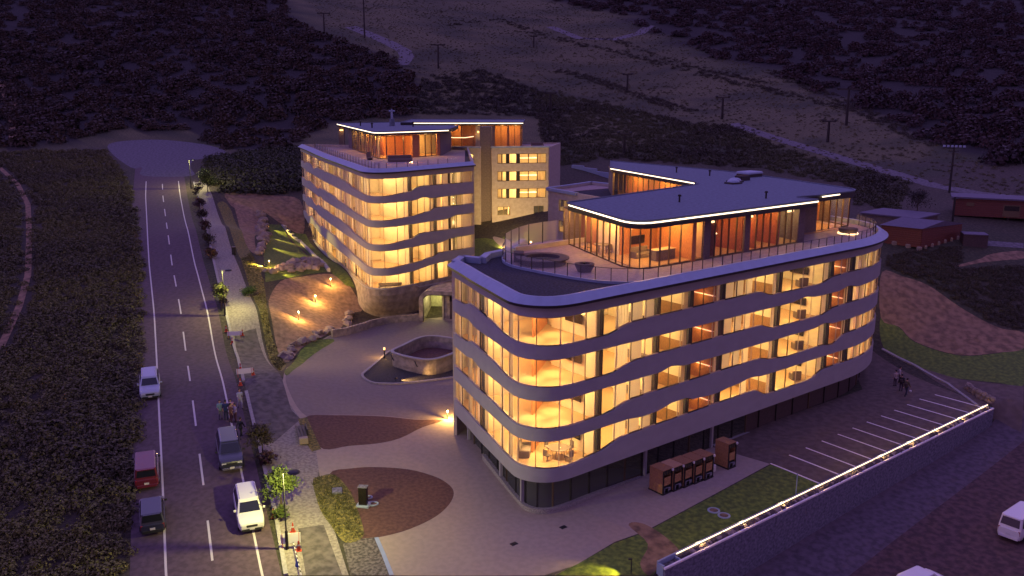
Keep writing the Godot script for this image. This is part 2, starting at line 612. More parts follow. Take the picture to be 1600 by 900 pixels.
func solve_terrain():
	for z: float in [-20, -50, -65, -80, -97, -115, -134, -155, -181, -209]:
		var x := road_left(z)
		var y := road_height(z)
		ctl.append(Vector3(x - 1.5, y, z))
		ctl.append(Vector3(x + 7.0, y, z))
		if z < -45:
			ctl.append(Vector3(x - 14, y - 0.3, z))
			ctl.append(Vector3(x - 45, y - 1.5, z))
		if z < -78 and z > -160:
			ctl.append(Vector3(x + 11.5, y + 0.1, z))
	for c: Vector3 in [Vector3(-16, 1.2, -63), Vector3(-19, 2.3, -74), Vector3(1.65, 0, -57.6), Vector3(-4.4, 0.7, -70.5), Vector3(37.3, 0.55, -86), Vector3(20.2, 0.5, -71.1)]:
		ctl.append(c)
	for c: Vector3 in [Vector3(30, 0.55, -79.1), Vector3(11, 0.2, -63.5), Vector3(-16.6, 1.6, -110.4), Vector3(-10, 1.4, -109), Vector3(-11, 1.2, -92), Vector3(-3, 1.1, -92)]:
		ctl.append(c)
	for c: Vector3 in [Vector3(-10, 1.05, -75), Vector3(-8, 0.35, -60), Vector3(-8, -0.1, -50), Vector3(-8, -0.6, -38), Vector3(6, -0.15, -48), Vector3(14, 0.1, -57)]:
		ctl.append(c)
	for c: Vector3 in [Vector3(24, 0.4, -66), Vector3(34, 0.45, -76), Vector3(43, 0.6, -83), Vector3(15, 1.5, -95), Vector3(0, 1.6, -105), Vector3(28, 2.5, -100)]:
		ctl.append(c)
	for c: Vector3 in [Vector3(-35.3, 5.2, -148), Vector3(-28, 5, -132), Vector3(-21.5, 4.6, -115), Vector3(-41, 6.6, -146), Vector3(-34, 6.3, -129), Vector3(-27.5, 5.6, -114)]:
		ctl.append(c)
	for c: Vector3 in [Vector3(-20.5, 1.9, -108.5), Vector3(-28, 3.4, -94), Vector3(-20, 1.8, -103), Vector3(-27, 4.2, -103), Vector3(-33, 5.9, -104), Vector3(-24, 2, -90)]:
		ctl.append(c)
	for c: Vector3 in [Vector3(-6, 4.6, -119), Vector3(-3, 5.2, -128), Vector3(-3.2, 6.1, -145), Vector3(5, 8.8, -150), Vector3(10, 7, -140), Vector3(14, 12, -165)]:
		ctl.append(c)
	for c: Vector3 in [Vector3(-12, 7, -150), Vector3(-20, 12, -170), Vector3(39.5, 0.7, -90), Vector3(46, 0.75, -86), Vector3(50, 4.6, -100), Vector3(46, 7.2, -106)]:
		ctl.append(c)
	for c: Vector3 in [Vector3(54, 9.4, -113), Vector3(57, 4.2, -98), Vector3(52, 1.4, -86), Vector3(70, 3, -90), Vector3(66, 13.5, -150), Vector3(75, 9.8, -115)]:
		ctl.append(c)
	for c: Vector3 in [Vector3(40, 9, -118), Vector3(60, 0, -60), Vector3(40, -1, -40), Vector3(30, -1.5, -20), Vector3(90, 1.5, -60), Vector3(-20, 16.5, -190)]:
		ctl.append(c)
	for c: Vector3 in [Vector3(20, 17, -190), Vector3(60, 19, -190), Vector3(110, 15, -150), Vector3(-120, 19, -209), Vector3(-60, 27, -250), Vector3(0, 27, -250)]:
		ctl.append(c)
	for c: Vector3 in [Vector3(60, 29, -250), Vector3(130, 27, -220), Vector3(-150, 39, -300), Vector3(0, 39, -300), Vector3(120, 41, -300), Vector3(0, 76, -450)]:
		ctl.append(c)
	for c: Vector3 in [Vector3(-250, 80, -450), Vector3(200, 75, -450), Vector3(300, 42, -300), Vector3(350, 20, -150), Vector3(-250, 14, -150), Vector3(-200, -2, -60)]:
		ctl.append(c)
	for c: Vector3 in [Vector3(0, 185, -900), Vector3(-500, 190, -900), Vector3(500, 180, -900), Vector3(0, -12, 80), Vector3(-200, -15, 80), Vector3(200, -12, 80)]:
		ctl.append(c)
	for c: Vector3 in [Vector3(600, 75, -400), Vector3(-600, 80, -400)]:
		ctl.append(c)
	var m := ctl.size()
	var w := m + 4
	var q: Array[PackedFloat64Array] = []
	for i in m + 3:
		var row := PackedFloat64Array()
		row.resize(w)
		q.append(row)
	for i in m:
		var p := Vector2(ctl[i].x, ctl[i].z) / 100.0
		for j in m:
			var d := p.distance_squared_to(Vector2(ctl[j].x, ctl[j].z) / 100.0)
			q[i][j] = 0.5 * d * log(d + 1e-9) + (1e-4 if i == j else 0.0)
		q[i][m] = 1.0
		q[i][m + 1] = p.x
		q[i][m + 2] = p.y
		q[m][i] = 1.0
		q[m + 1][i] = p.x
		q[m + 2][i] = p.y
		q[i][w - 1] = ctl[i].y
	var n := m + 3
	for k in n:
		var best := k
		for i in range(k + 1, n):
			if absf(q[i][k]) > absf(q[best][k]):
				best = i
		var t := q[k]
		q[k] = q[best]
		q[best] = t
		var top := q[k]
		for i in range(k + 1, n):
			var row := q[i]
			var f := row[k] / top[k]
			if f == 0.0:
				continue
			for j in range(k, w):
				row[j] -= f * top[j]
			q[i] = row
	tps.resize(n)
	for i in range(n - 1, -1, -1):
		var s := q[i][w - 1]
		for j in range(i + 1, n):
			s -= q[i][j] * tps[j]
		tps[i] = s / q[i][i]

func drop(a: float, b: float) -> float:   # how far the yard lies below the car park
	if b < 9.95:
		return 0.0
	return smoothstep(-9.0, -4.5, a) * (1.0 - smoothstep(42.4, 46.0, a)) * lerpf(2.95, 1.75, clampf((a - 5.0) / 37.0, 0, 1))

func survey(p: Vector2, a: float, b: float) -> float:
	var x := p.x / 100.0
	var z := p.y / 100.0
	var m := ctl.size()
	var s: float = tps[m] + tps[m + 1] * x + tps[m + 2] * z
	for i in m:
		var c := ctl[i]
		var dx := c.x * 0.01 - x
		var dz := c.z * 0.01 - z
		var d := dx * dx + dz * dz
		s += 0.5 * d * log(d + 1e-9) * tps[i]
	return s - drop(a, b)

func lines(near0: float, near1: float, step: float, far0: float, far1: float, grow: float, most: float) -> PackedFloat32Array:
	var lo: Array[float] = []
	var x := near0
	var d := step
	while x > far0:
		d = minf(d * grow, most)
		x -= d
		lo.append(x)
	lo.reverse()
	var out := PackedFloat32Array(lo)
	x = near0
	while x < near1 + 0.01:
		out.append(x)
		x += step
	x -= step
	d = step
	while x < far1:
		d = minf(d * grow, most)
		x += d
		out.append(x)
	return out

func build_ground():
	ga = lines(-46, 78, 1.0, -320, 860, 1.07, 14.0)
	var b0 := lines(-78, 14, 1.0, -860, 130, 1.07, 14.0)
	for x in b0:   # two close lines inside the retaining wall, so that the step stands in the wall
		if absf(x - 10.0) < 0.1:
			gb.append(9.86)
			gb.append(10.06)
		else:
			gb.append(x)
	var na := ga.size()
	var nb := gb.size()
	gh.resize(na * nb)
	for j in nb:
		for i in na:
			gh[j * na + i] = survey(W(ga[i], gb[j]), ga[i], gb[j])
	wood_left = PackedVector2Array([Vector2(-117.29, -202.82), Vector2(-107.78, -201.36), Vector2(-100.36, -221.15), Vector2(-79.63, -221.05), Vector2(-66.1, -200.8), Vector2(-50.53, -193.71), Vector2(-50.21, -210.8), Vector2(-45.95, -228.18), Vector2(-26.86, -233.4), Vector2(-28.47, -274.9), Vector2(-44.85, -316.43), Vector2(-67.52, -341.7), Vector2(-85.59, -368.87), Vector2(-108.26, -430.28)])
	wood_left.append(Vector2(-160, -900))
	wood_left.append(Vector2(-700, -900))
	wood_left.append(Vector2(-700, -100))
	wood_right = PackedVector2Array([Vector2(18.13, -439.03), Vector2(49.08, -390.95), Vector2(55.2, -358.25), Vector2(66.4, -314.01), Vector2(81.29, -287.1), Vector2(87.14, -230.11), Vector2(87.23, -195.5), Vector2(90.74, -179.39), Vector2(92.93, -160.05)])
	wood_right.append(Vector2(420, -230))
	wood_right.append(Vector2(700, -250))
	wood_right.append(Vector2(700, -1000))
	wood_right.append(Vector2(0, -1000))
	thicket_poly = PackedVector2Array([Vector2(-24.12, -50.26), Vector2(-32.79, -72.59), Vector2(-48.66, -113), Vector2(-70.64, -162.66), Vector2(-92.28, -200.81), Vector2(-106.9, -199.62), Vector2(-113.7, -196.26)])
	thicket_poly.append(Vector2(-110, -120))
	thicket_poly.append(Vector2(-75, -40))
	var verts := PackedVector3Array()
	var cols := PackedColorArray()
	verts.resize(na * nb)
	cols.resize(na * nb)
	gn.resize(na * nb)
	var f := FastNoiseLite.new()
	f.seed = 3
	f.frequency = 0.02
	var f2 := FastNoiseLite.new()
	f2.seed = 8
	f2.frequency = 0.09
	for j in nb:
		for i in na:
			var k := j * na + i
			var p := W(ga[i], gb[j])
			verts[k] = V(p, gh[k])
			var i0 := maxi(i - 1, 0)
			var i1 := mini(i + 1, na - 1)
			var j0 := maxi(j - 1, 0)
			var j1 := mini(j + 1, nb - 1)
			var da := (gh[j * na + i1] - gh[j * na + i0]) / (ga[i1] - ga[i0])
			var db := (gh[j1 * na + i] - gh[j0 * na + i]) / (gb[j1] - gb[j0])
			if absf(db) > 3.0:
				db = 0.0
			var g := AX * da + BX * db
			gn[k] = Vector3(-g.x, 1, -g.y).normalized()
			var n1 := f.get_noise_2d(p.x, p.y)
			var n2 := f2.get_noise_2d(p.x, p.y)
			var c := Color(0.060, 0.055, 0.030).lerp(Color(0.085, 0.062, 0.045), clampf(0.5 + n1 * 1.1 + n2 * 0.5, 0, 1))
			if gh[k] > 17.0 and p.y < -150:   # the mown ski slope, paler
				c = Color(0.135, 0.115, 0.048).lerp(Color(0.045, 0.045, 0.016), clampf(0.5 + n1 * 1.6 + n2 * 1.3, 0, 1))
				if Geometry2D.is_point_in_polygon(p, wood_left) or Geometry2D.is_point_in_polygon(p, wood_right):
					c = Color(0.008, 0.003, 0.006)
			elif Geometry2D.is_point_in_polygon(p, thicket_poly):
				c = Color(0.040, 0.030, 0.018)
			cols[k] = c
	var idx := PackedInt32Array()
	idx.resize((na - 1) * (nb - 1) * 6)
	var t := 0
	for j in nb - 1:
		for i in na - 1:
			var k := j * na + i
			for q: int in [k, k + 1, k + na + 1, k, k + na + 1, k + na]:
				idx[t] = q
				t += 1
	var arr := []
	arr.resize(Mesh.ARRAY_MAX)
	arr[Mesh.ARRAY_VERTEX] = verts
	arr[Mesh.ARRAY_NORMAL] = gn
	arr[Mesh.ARRAY_COLOR] = cols
	arr[Mesh.ARRAY_INDEX] = idx
	var mesh := ArrayMesh.new()
	mesh.add_surface_from_arrays(Mesh.PRIMITIVE_TRIANGLES, arr)
	structure("ground", mesh, M.terrain)

func cell(p: Vector2) -> Array:
	var q := p - ORIGIN
	var a := q.dot(AX)
	var b := q.dot(BX)
	var i := clampi(ga.bsearch(a) - 1, 0, ga.size() - 2)
	var j := clampi(gb.bsearch(b) - 1, 0, gb.size() - 2)
	return [i, j, (a - ga[i]) / (ga[i + 1] - ga[i]), (b - gb[j]) / (gb[j + 1] - gb[j])]

func height(p: Vector2) -> float:   # exactly the ground mesh, triangle by triangle
	var c := cell(p)
	var na := ga.size()
	var k: int = c[1] * na + c[0]
	var u: float = c[2]
	var w: float = c[3]
	var h00 := gh[k]
	var h11 := gh[k + na + 1]
	if u >= w:
		return h00 + (gh[k + 1] - h00) * u + (h11 - gh[k + 1]) * w
	return h00 + (gh[k + na] - h00) * w + (h11 - gh[k + na]) * u

func up_normal(p: Vector2) -> Vector3:
	var c := cell(p)
	var k: int = c[1] * ga.size() + c[0]
	return gn[k].lerp(gn[k + ga.size() + 1], (c[2] + c[3]) * 0.5).normalized()

func on_ground(p: Vector2, up := 0.0) -> Vector3:
	return V(p, height(p) + up)

func drape_into(mb: MB, poly: PackedVector2Array, lift: float) -> void:   # lays a plan outline over the ground mesh
	var ab := PackedVector2Array()
	var lo := Vector2(1e9, 1e9)
	var hi := -lo
	for p in poly:
		var q := Vector2((p - ORIGIN).dot(AX), (p - ORIGIN).dot(BX))
		ab.append(q)
		lo = lo.min(q)
		hi = hi.max(q)
	var i0 := clampi(ga.bsearch(lo.x) - 1, 0, ga.size() - 2)
	var i1 := clampi(ga.bsearch(hi.x), 1, ga.size() - 1)
	var j0 := clampi(gb.bsearch(lo.y) - 1, 0, gb.size() - 2)
	var j1 := clampi(gb.bsearch(hi.y), 1, gb.size() - 1)
	for j in range(j0, j1):
		for i in range(i0, i1):
			var c00 := Vector2(ga[i], gb[j])
			var c10 := Vector2(ga[i + 1], gb[j])
			var c11 := Vector2(ga[i + 1], gb[j + 1])
			var c01 := Vector2(ga[i], gb[j + 1])
			for t: PackedVector2Array in [PackedVector2Array([c00, c10, c11]), PackedVector2Array([c00, c11, c01])]:
				for piece in Geometry2D.intersect_polygons(t, ab):
					if piece.size() < 3 or Geometry2D.is_polygon_clockwise(piece) != Geometry2D.is_polygon_clockwise(t):
						continue
					var idx := Geometry2D.triangulate_polygon(piece)
					for k in idx.size() / 3:
						var w: Array[Vector3] = []
						var nn: Array[Vector3] = []
						for e in 3:
							var p := W(piece[idx[k * 3 + e]].x, piece[idx[k * 3 + e]].y)
							w.append(on_ground(p, lift))
							nn.append(up_normal(p))
						if (w[1] - w[0]).cross(w[2] - w[0]).y > 0:
							w = [w[0], w[2], w[1]]
							nn = [nn[0], nn[2], nn[1]]
						for e in 3:
							mb.put(w[e], nn[e])

func drape(called: String, poly: PackedVector2Array, mat: Material, lift := 0.012) -> MeshInstance3D:
	var mb := MB.new()
	drape_into(mb, poly, lift)
	return structure(called, mb.mesh(), mat)

func ribbon(line: PackedVector2Array, width: float) -> PackedVector2Array:
	var a := PackedVector2Array()
	var b := PackedVector2Array()
	for i in line.size():
		var d := (line[mini(i + 1, line.size() - 1)] - line[maxi(i - 1, 0)]).normalized()
		var n := Vector2(d.y, -d.x) * width * 0.5
		a.append(line[i] + n)
		b.append(line[i] - n)
	b.reverse()
	a.append_array(b)
	return a

func kerb(line: PackedVector2Array, width: float, high: float) -> MB:   # a kerb of real stones' height following the ground
	var mb := MB.new()
	for i in line.size() - 1:
		var n := maxi(1, int(line[i].distance_to(line[i + 1]) / 1.5))
		for k in n:
			var p := line[i].lerp(line[i + 1], float(k) / n)
			var q := line[i].lerp(line[i + 1], (k + 1.0) / n)
			var d := (q - p).normalized()
			var s := Vector2(d.y, -d.x) * width * 0.5
			var r: Array[Vector3] = []
			for e: Vector2 in [p - s, p + s, q + s, q - s]:
				r.append(on_ground(e))
			var u := Vector3.UP * high
			var w := Vector3.DOWN * 0.15
			mb.quad(r[0] + u, r[1] + u, r[2] + u, r[3] + u)
			mb.quad(r[1] + w, r[2] + w, r[2] + u, r[1] + u)
			mb.quad(r[3] + w, r[0] + w, r[0] + u, r[3] + u)
			if i == 0 and k == 0:
				mb.quad(r[0] + w, r[1] + w, r[1] + u, r[0] + u)
			if i == line.size() - 2 and k == n - 1:
				mb.quad(r[2] + w, r[3] + w, r[3] + u, r[2] + u)
	return mb

# ------------------------------------------------------------------ roads, paving, beds

func road_line(off: float, z0: float, z1: float, step := 3.0) -> PackedVector2Array:   # off: metres right of the left edge line
	var out := PackedVector2Array()
	var z := z0
	while z > z1:
		out.append(Vector2(road_left(z) + off * 1.0, z))
		z -= step
	out.append(Vector2(road_left(z1) + off, z1))
	return out

func build_sheets():
	var l := road_line(-2.3, -22, -186, 4.0)
	var r := road_line(7.35, -22, -186, 4.0)
	r.reverse()
	l.append_array(r)
	drape("road", l, M.asphalt, 0.012)
	drape("turning_area", smooth(PackedVector2Array([Vector2(-75.34, -179.36), Vector2(-77.6, -179.46), Vector2(-89.04, -196.71), Vector2(-94.63, -207.84), Vector2(-91.66, -211.58), Vector2(-82.53, -211.68), Vector2(-71.46, -205.97), Vector2(-64.1, -197.63), Vector2(-62.79, -190.33), Vector2(-67.41, -187.72), Vector2(-65.45, -179.38), Vector2(-62.21, -170.83), Vector2(-71.76, -171.08)])), M.turning, 0.02)
	for off: float in [0.0, 6.1]:
		drape("edge_line", ribbon(road_line(off, -30, -166), 0.15), M.paint, 0.020)
	var dash := MB.new()
	var s := 0
	while s < 14:   # five metres of paint, five of gap; 8.7 m of road lie between two marks along z
		var z := -51.74 - 8.95 * s + 8.95
		var dl := road_line(3.05, z, z - 4.5, 1.5)
		drape("lane_dash", ribbon(dl, 0.15), M.paint, 0.020)
		s += 1
	# pavement along the road, plaza, aprons
	drape("pavement", PackedVector2Array([Vector2(-14.31, -50.3), Vector2(-16.58, -56.75), Vector2(-20.8, -67.47), Vector2(-24.31, -76.25), Vector2(-28.52, -87.47), Vector2(-32.14, -95.77), Vector2(-38.84, -112.59), Vector2(-50.76, -143.14), Vector2(-59.79, -164.94), Vector2(-57.57, -165.11), Vector2(-48.1, -143.58), Vector2(-37, -115.69), Vector2(-32.17, -104.66), Vector2(-28.05, -94.52), Vector2(-22.94, -81.55), Vector2(-20.46, -76.49), Vector2(-17.83, -72.48), Vector2(-15.75, -67.39), Vector2(-14.62, -61.29), Vector2(-12.53, -56.31), Vector2(-10.36, -50.45)]), M.pavers, 0.012)
	drape("worn_pavement", PackedVector2Array([Vector2(-30.57, -93.02), Vector2(-28.69, -94.84), Vector2(-21.89, -79.43), Vector2(-19.65, -73.78), Vector2(-18.46, -72.29), Vector2(-19.5, -67.71), Vector2(-20.8, -67.47), Vector2(-24.31, -76.25)]), M.old_asphalt, 0.020)
	drape("asphalt_patch", PackedVector2Array([Vector2(-14.79, -55.62), Vector2(-13.15, -56.25), Vector2(-10.76, -50.43), Vector2(-13.06, -50.34)]), M.old_asphalt, 0.020)
	drape("plaza", PackedVector2Array([Vector2(-22.65, -84.25), Vector2(-23.22, -90.16), Vector2(-22.68, -93.2), Vector2(-21.7, -97.01), Vector2(-20.65, -101.08), Vector2(-19.28, -106.33), Vector2(-16.54, -109.66), Vector2(-13.23, -109.61), Vector2(-9.08, -109.57), Vector2(-3.25, -108.06), Vector2(-2.26, -84.95), Vector2(-3.28, -70.69), Vector2(0.03, -62.86), Vector2(4.88, -61.43), Vector2(10.7, -64.62), Vector2(9.35, -56.15), Vector2(7.04, -54.71), Vector2(4.43, -52.05), Vector2(2.81, -50.62), Vector2(-8.13, -50.53), Vector2(-9.57, -54.53), Vector2(-14.71, -62.42), Vector2(-15.98, -66.98), Vector2(-18.46, -72.29), Vector2(-21.19, -76.61)]), M.paving, 0.016)
	drape("driveway", smooth(PackedVector2Array([Vector2(-20.54, -76.84), Vector2(-21.89, -81.32), Vector2(-22.82, -90.77), Vector2(-21.62, -96.65), Vector2(-19.87, -103.05), Vector2(-16.49, -109.32), Vector2(-9.03, -108.86), Vector2(-4.71, -103.95), Vector2(-3.64, -86.77), Vector2(-5.27, -77.86), Vector2(-6.41, -75.46), Vector2(-8.71, -75.18), Vector2(-11.62, -75.2), Vector2(-16, -73.97), Vector2(-18.04, -72.93)])), M.drive, 0.020)
	drape("apron", PackedVector2Array([W(-1.0, 5.5), W(-2.0, -0.6), W(14.3, -0.6), W(15.3, 4.55), W(7.0, 5.05)]), M.apron, 0.020)
	drape("gravel_bed", smooth(PackedVector2Array([Vector2(-18.12, -72.78), Vector2(-15.98, -73.85), Vector2(-11.6, -75.07), Vector2(-8.7, -75.04), Vector2(-6.27, -75.18), Vector2(-7.95, -73.38), Vector2(-9.61, -70.71), Vector2(-11.32, -69.31), Vector2(-13.56, -68.29), Vector2(-15.41, -67.24), Vector2(-16.86, -69.56)])), M.maroon, 0.022)
	drape("oval_bed", smooth(PackedVector2Array([Vector2(-14.13, -63.22), Vector2(-12.62, -64.44), Vector2(-10.68, -65.01), Vector2(-8.13, -64.96), Vector2(-6.01, -64.01), Vector2(-4.82, -62.77), Vector2(-4.39, -61.51), Vector2(-4.62, -59.85), Vector2(-5.5, -57.96), Vector2(-7.14, -56.19), Vector2(-8.79, -55.15), Vector2(-9.96, -54.82), Vector2(-10.7, -55.01), Vector2(-12.34, -58.88)])), M.maroon, 0.022)
	drape("grass_strip", smooth(PackedVector2Array([Vector2(-15.15, -61.96), Vector2(-14.77, -62.7), Vector2(-13.78, -63.18), Vector2(-12.28, -61.18), Vector2(-11.05, -58.16), Vector2(-10.18, -55.05), Vector2(-11.25, -54.18), Vector2(-12.45, -55.9), Vector2(-13.84, -58.26)])), M.rough_grass, 0.030)
	drape("bed_edge_grass", PackedVector2Array([Vector2(-18.66, -72.22), Vector2(-18.02, -72.81), Vector2(-15.61, -67.19), Vector2(-16.21, -66.58), Vector2(-17.2, -68.24)]), M.rough_grass, 0.028)
	drape("gravel_patch", PackedVector2Array([Vector2(-11.39, -54.01), Vector2(-10.47, -54.71), Vector2(-9.3, -55.04), Vector2(-7.94, -51.55), Vector2(-7.64, -50.55), Vector2(-10.24, -50.45)]), M.dark_gravel, 0.022)
	drape("gravel_edging", ribbon(PackedVector2Array([Vector2(-9.28, -54.96), Vector2(-8.45, -52.81), Vector2(-7.64, -50.55)]), 0.28), M.coping, 0.030)
	drape("lawn", PackedVector2Array([Vector2(2.08, -50.62), Vector2(4.2, -51.82), Vector2(7.02, -54.54), Vector2(9.42, -56.06), Vector2(21.16, -66.58), Vector2(24.09, -63.11), Vector2(9.56, -51.41), Vector2(9.02, -50.59)]), M.lawn, 0.016)
	drape("earth_path", smooth(PackedVector2Array([Vector2(8.29, -56.97), Vector2(9.16, -57.32), Vector2(10.3, -55.95), Vector2(11.26, -53.42), Vector2(10.24, -51.71), Vector2(9.46, -51.26), Vector2(8.69, -50.59), Vector2(8.41, -52.02), Vector2(9.27, -54.42)])), M.dirt, 0.026)
	drape("car_park", PackedVector2Array([W(14.3, -1.0), W(14.3, 4.4), W(15.5, 4.5), W(15.5, 9.7), W(42.9, 9.7), W(43.2, 8.6), W(47.8, -5.5), W(45, -6), W(38, -0.5)]), M.parking, 0.014)
	var lo := PackedFloat32Array([15.4, 18.0, 20.4, 22.8, 25.3, 27.7, 30.1, 32.6, 35.0, 37.4, 39.8, 42.1])
	for k in lo.size():
		var near := 4.5 if k < lo.size() - 1 else 4.9
		drape("parking_line", PackedVector2Array([W(lo[k] - 0.085, near), W(lo[k] + 0.085, near), W(lo[k] + 0.085, 9.3), W(lo[k] - 0.085, 9.3)]), M.fresh_paint, 0.022)
	drape("right_lawn", smooth(PackedVector2Array([Vector2(43.37, -99.82), Vector2(44.81, -97.96), Vector2(45.53, -95.2), Vector2(49.01, -91.92), Vector2(53.07, -91.74), Vector2(56, -92.18), Vector2(51.7, -84.29), Vector2(49.76, -85.36), Vector2(46.74, -87.12), Vector2(45.81, -87.95), Vector2(43.66, -91.04), Vector2(41.79, -94.41)])), M.lawn, 0.012)
	drape("earth_bank", smooth(PackedVector2Array([Vector2(46.63, -108.25), Vector2(48.72, -107.05), Vector2(51.15, -105.22), Vector2(53.22, -101.1), Vector2(55.7, -96.93), Vector2(57.84, -95.62), Vector2(56.08, -92.31), Vector2(53.14, -91.87), Vector2(49.07, -92.05), Vector2(45.57, -95.31), Vector2(44.86, -98.07), Vector2(43.41, -99.93)])), M.dirt, 0.016)
	drape("right_lane", PackedVector2Array([Vector2(43.6, -90.91), Vector2(46.67, -86.97), Vector2(49.61, -85.07), Vector2(51.55, -84.01), Vector2(47.82, -77.33), Vector2(46.77, -79.72), Vector2(44.97, -81)]), M.parking, 0.020)
	drape("yard", PackedVector2Array([W(-40, 10.3), W(46, 10.3), W(80, 6), W(80, 40), W(-40, 40)]), M.yard, 0.008)
	drape("wall_foot_strip", PackedVector2Array([W(-10, 10.2), W(45, 10.2), W(45, 13.6), W(20, 14.6), W(-10, 16.0)]), M.foot, 0.016)
	# the slope beside the back building
	drape("gravel_slope", smooth(PackedVector2Array([Vector2(-29.66, -103.94), Vector2(-30.18, -111.53), Vector2(-28.22, -114.54), Vector2(-25.8, -117.24), Vector2(-23.62, -117.19), Vector2(-21.16, -113.88), Vector2(-19.49, -110.64), Vector2(-20.91, -108.84), Vector2(-20.8, -101.89), Vector2(-21.84, -97.73), Vector2(-23.43, -93.42), Vector2(-23.91, -88.58), Vector2(-26.43, -94.2)])), M.tan_gravel, 0.014)
	drape("verge", smooth(PackedVector2Array([Vector2(-51.16, -151.7), Vector2(-48.34, -150.24), Vector2(-37.32, -123.26), Vector2(-31.96, -110.22), Vector2(-27.72, -96.68), Vector2(-23.71, -87.81), Vector2(-22.71, -81.63), Vector2(-27.44, -93.76), Vector2(-31.4, -103.59), Vector2(-37.13, -117.83), Vector2(-47.78, -144.22)])), M.rough_grass, 0.018)
	drape("upper_lawn", PackedVector2Array([Vector2(-42.35, -150.45), Vector2(-40.09, -151.92), Vector2(-25.43, -118.4), Vector2(-28.37, -115.2), Vector2(-30.32, -112.13), Vector2(-31.7, -110.16), Vector2(-35.32, -122.56)]), M.lawn, 0.018)
	drape("wall_lawn", PackedVector2Array([Vector2(-38.79, -150.11), Vector2(-35.86, -150.73), Vector2(-21.03, -114.67), Vector2(-22.32, -114.75), Vector2(-24.62, -117.85)]), M.lawn, 0.018)
	drape("bare_slope", smooth(PackedVector2Array([Vector2(-51.6, -158.59), Vector2(-45.04, -161.99), Vector2(-39.62, -162.89), Vector2(-36.31, -150.8), Vector2(-40.39, -152.24), Vector2(-44.26, -154.5), Vector2(-45.25, -151.98), Vector2(-48.94, -152.3)])), M.dirt, 0.014)
	drape("pale_scree", smooth(PackedVector2Array([Vector2(-48.9, -153.67), Vector2(-47.55, -154.37), Vector2(-43.96, -153.31), Vector2(-39.85, -134.09), Vector2(-36.25, -122.67), Vector2(-39.55, -128.4), Vector2(-46.31, -146.95)])), M.tan_gravel, 0.020)
	drape("lower_lawn", smooth(PackedVector2Array([Vector2(-22.37, -82.7), Vector2(-23.32, -92.96), Vector2(-21.51, -97.15), Vector2(-20.46, -97.04), Vector2(-22.06, -90.47), Vector2(-21.48, -80.69)])), M.lawn, 0.024)
	drape("court_lawn", smooth(PackedVector2Array([Vector2(-6.74, -144.43), Vector2(-3.22, -144.59), Vector2(-1.46, -139.67), Vector2(-1.72, -135.79), Vector2(-6.29, -134.38)])), M.lawn, 0.014)
	drape("court_path", smooth(PackedVector2Array([Vector2(-3.23, -145.18), Vector2(-1.94, -144.75), Vector2(2.25, -138.93), Vector2(2.98, -134.26), Vector2(-0.01, -133.85), Vector2(-1.45, -138.84)])), M.apron, 0.018)
	drape("slope_lawn", smooth(PackedVector2Array([Vector2(-1.73, -144.66), Vector2(1.27, -145.04), Vector2(5.22, -148.14), Vector2(5.38, -137.36), Vector2(3.2, -135.44), Vector2(1.84, -139.1)])), M.lawn, 0.016)
	drape("gravel_clearing", smooth(PackedVector2Array([Vector2(62.53, -113.13), Vector2(65.6, -114.17), Vector2(67.63, -114.18), Vector2(66.48, -112.04), Vector2(63.36, -111.47), Vector2(60.08, -110.69), Vector2(57.09, -109.58), Vector2(56.83, -109.9), Vector2(60.61, -111.77)])), M.dirt, 0.016)
	drape("shed_path", PackedVector2Array([Vector2(61.5, -118.91), Vector2(64.53, -117.95), Vector2(69.17, -117.02), Vector2(68.2, -115.23), Vector2(63.58, -116.06), Vector2(60.72, -116.91)]), M.track, 0.016)
	drape("hill_track", ribbon(PackedVector2Array([Vector2(53.31, -215.38), Vector2(56.02, -205.05), Vector2(59.91, -193.27), Vector2(64.34, -181.59), Vector2(67.6, -172.71), Vector2(71.15, -163.13), Vector2(73.79, -153.35), Vector2(77.78, -145.84), Vector2(82.84, -141.75)]), 3.2), M.track, 0.03)
	drape("upper_track", ribbon(PackedVector2Array([Vector2(-65.1, -367.03), Vector2(-54.39, -350.46), Vector2(-45.01, -335.01), Vector2(-38.3, -321.69), Vector2(-36.23, -311.27), Vector2(-37.05, -299.57)]), 5.0), M.track, 0.03)
	drape("side_track", ribbon(PackedVector2Array([Vector2(-157.77, -277.05), Vector2(-147.03, -261.91), Vector2(-138.84, -248.46), Vector2(-128.79, -230.78), Vector2(-115.71, -207.06)]), 3.0), M.dirt, 0.03)
	drape("ridge_track", ribbon(PackedVector2Array([Vector2(15.36, -369.05), Vector2(25.33, -345), Vector2(38.41, -342.47), Vector2(49.8, -355.52), Vector2(56.01, -372.58)]), 4.0), M.track, 0.03)
	drape("thicket_track", ribbon(PackedVector2Array([Vector2(-106.46, -183.12), Vector2(-93.81, -166.54), Vector2(-83.14, -149.97), Vector2(-72.26, -129.66), Vector2(-62.86, -111.41), Vector2(-57.66, -99.54), Vector2(-54.7, -91.67), Vector2(-53.11, -87.32)]), 0.8), M.dirt, 0.03)
	for q: Array in [[PackedVector2Array([Vector2(-14.31, -50.3), Vector2(-16.58, -56.75), Vector2(-20.8, -67.47), Vector2(-24.24, -76)]), "kerb"], [PackedVector2Array([Vector2(-25.11, -78.18), Vector2(-28.52, -87.47), Vector2(-32.14, -95.77), Vector2(-38.84, -112.59), Vector2(-50.76, -143.14), Vector2(-59.79, -164.94)]), "kerb"], [PackedVector2Array([Vector2(41.52, -94.45), Vector2(43.67, -90.76), Vector2(44.94, -86.11), Vector2(44.83, -80)]), "kerb"]]:
		structure(q[1], kerb(q[0], 0.28, 0.13).mesh(), M.kerb)

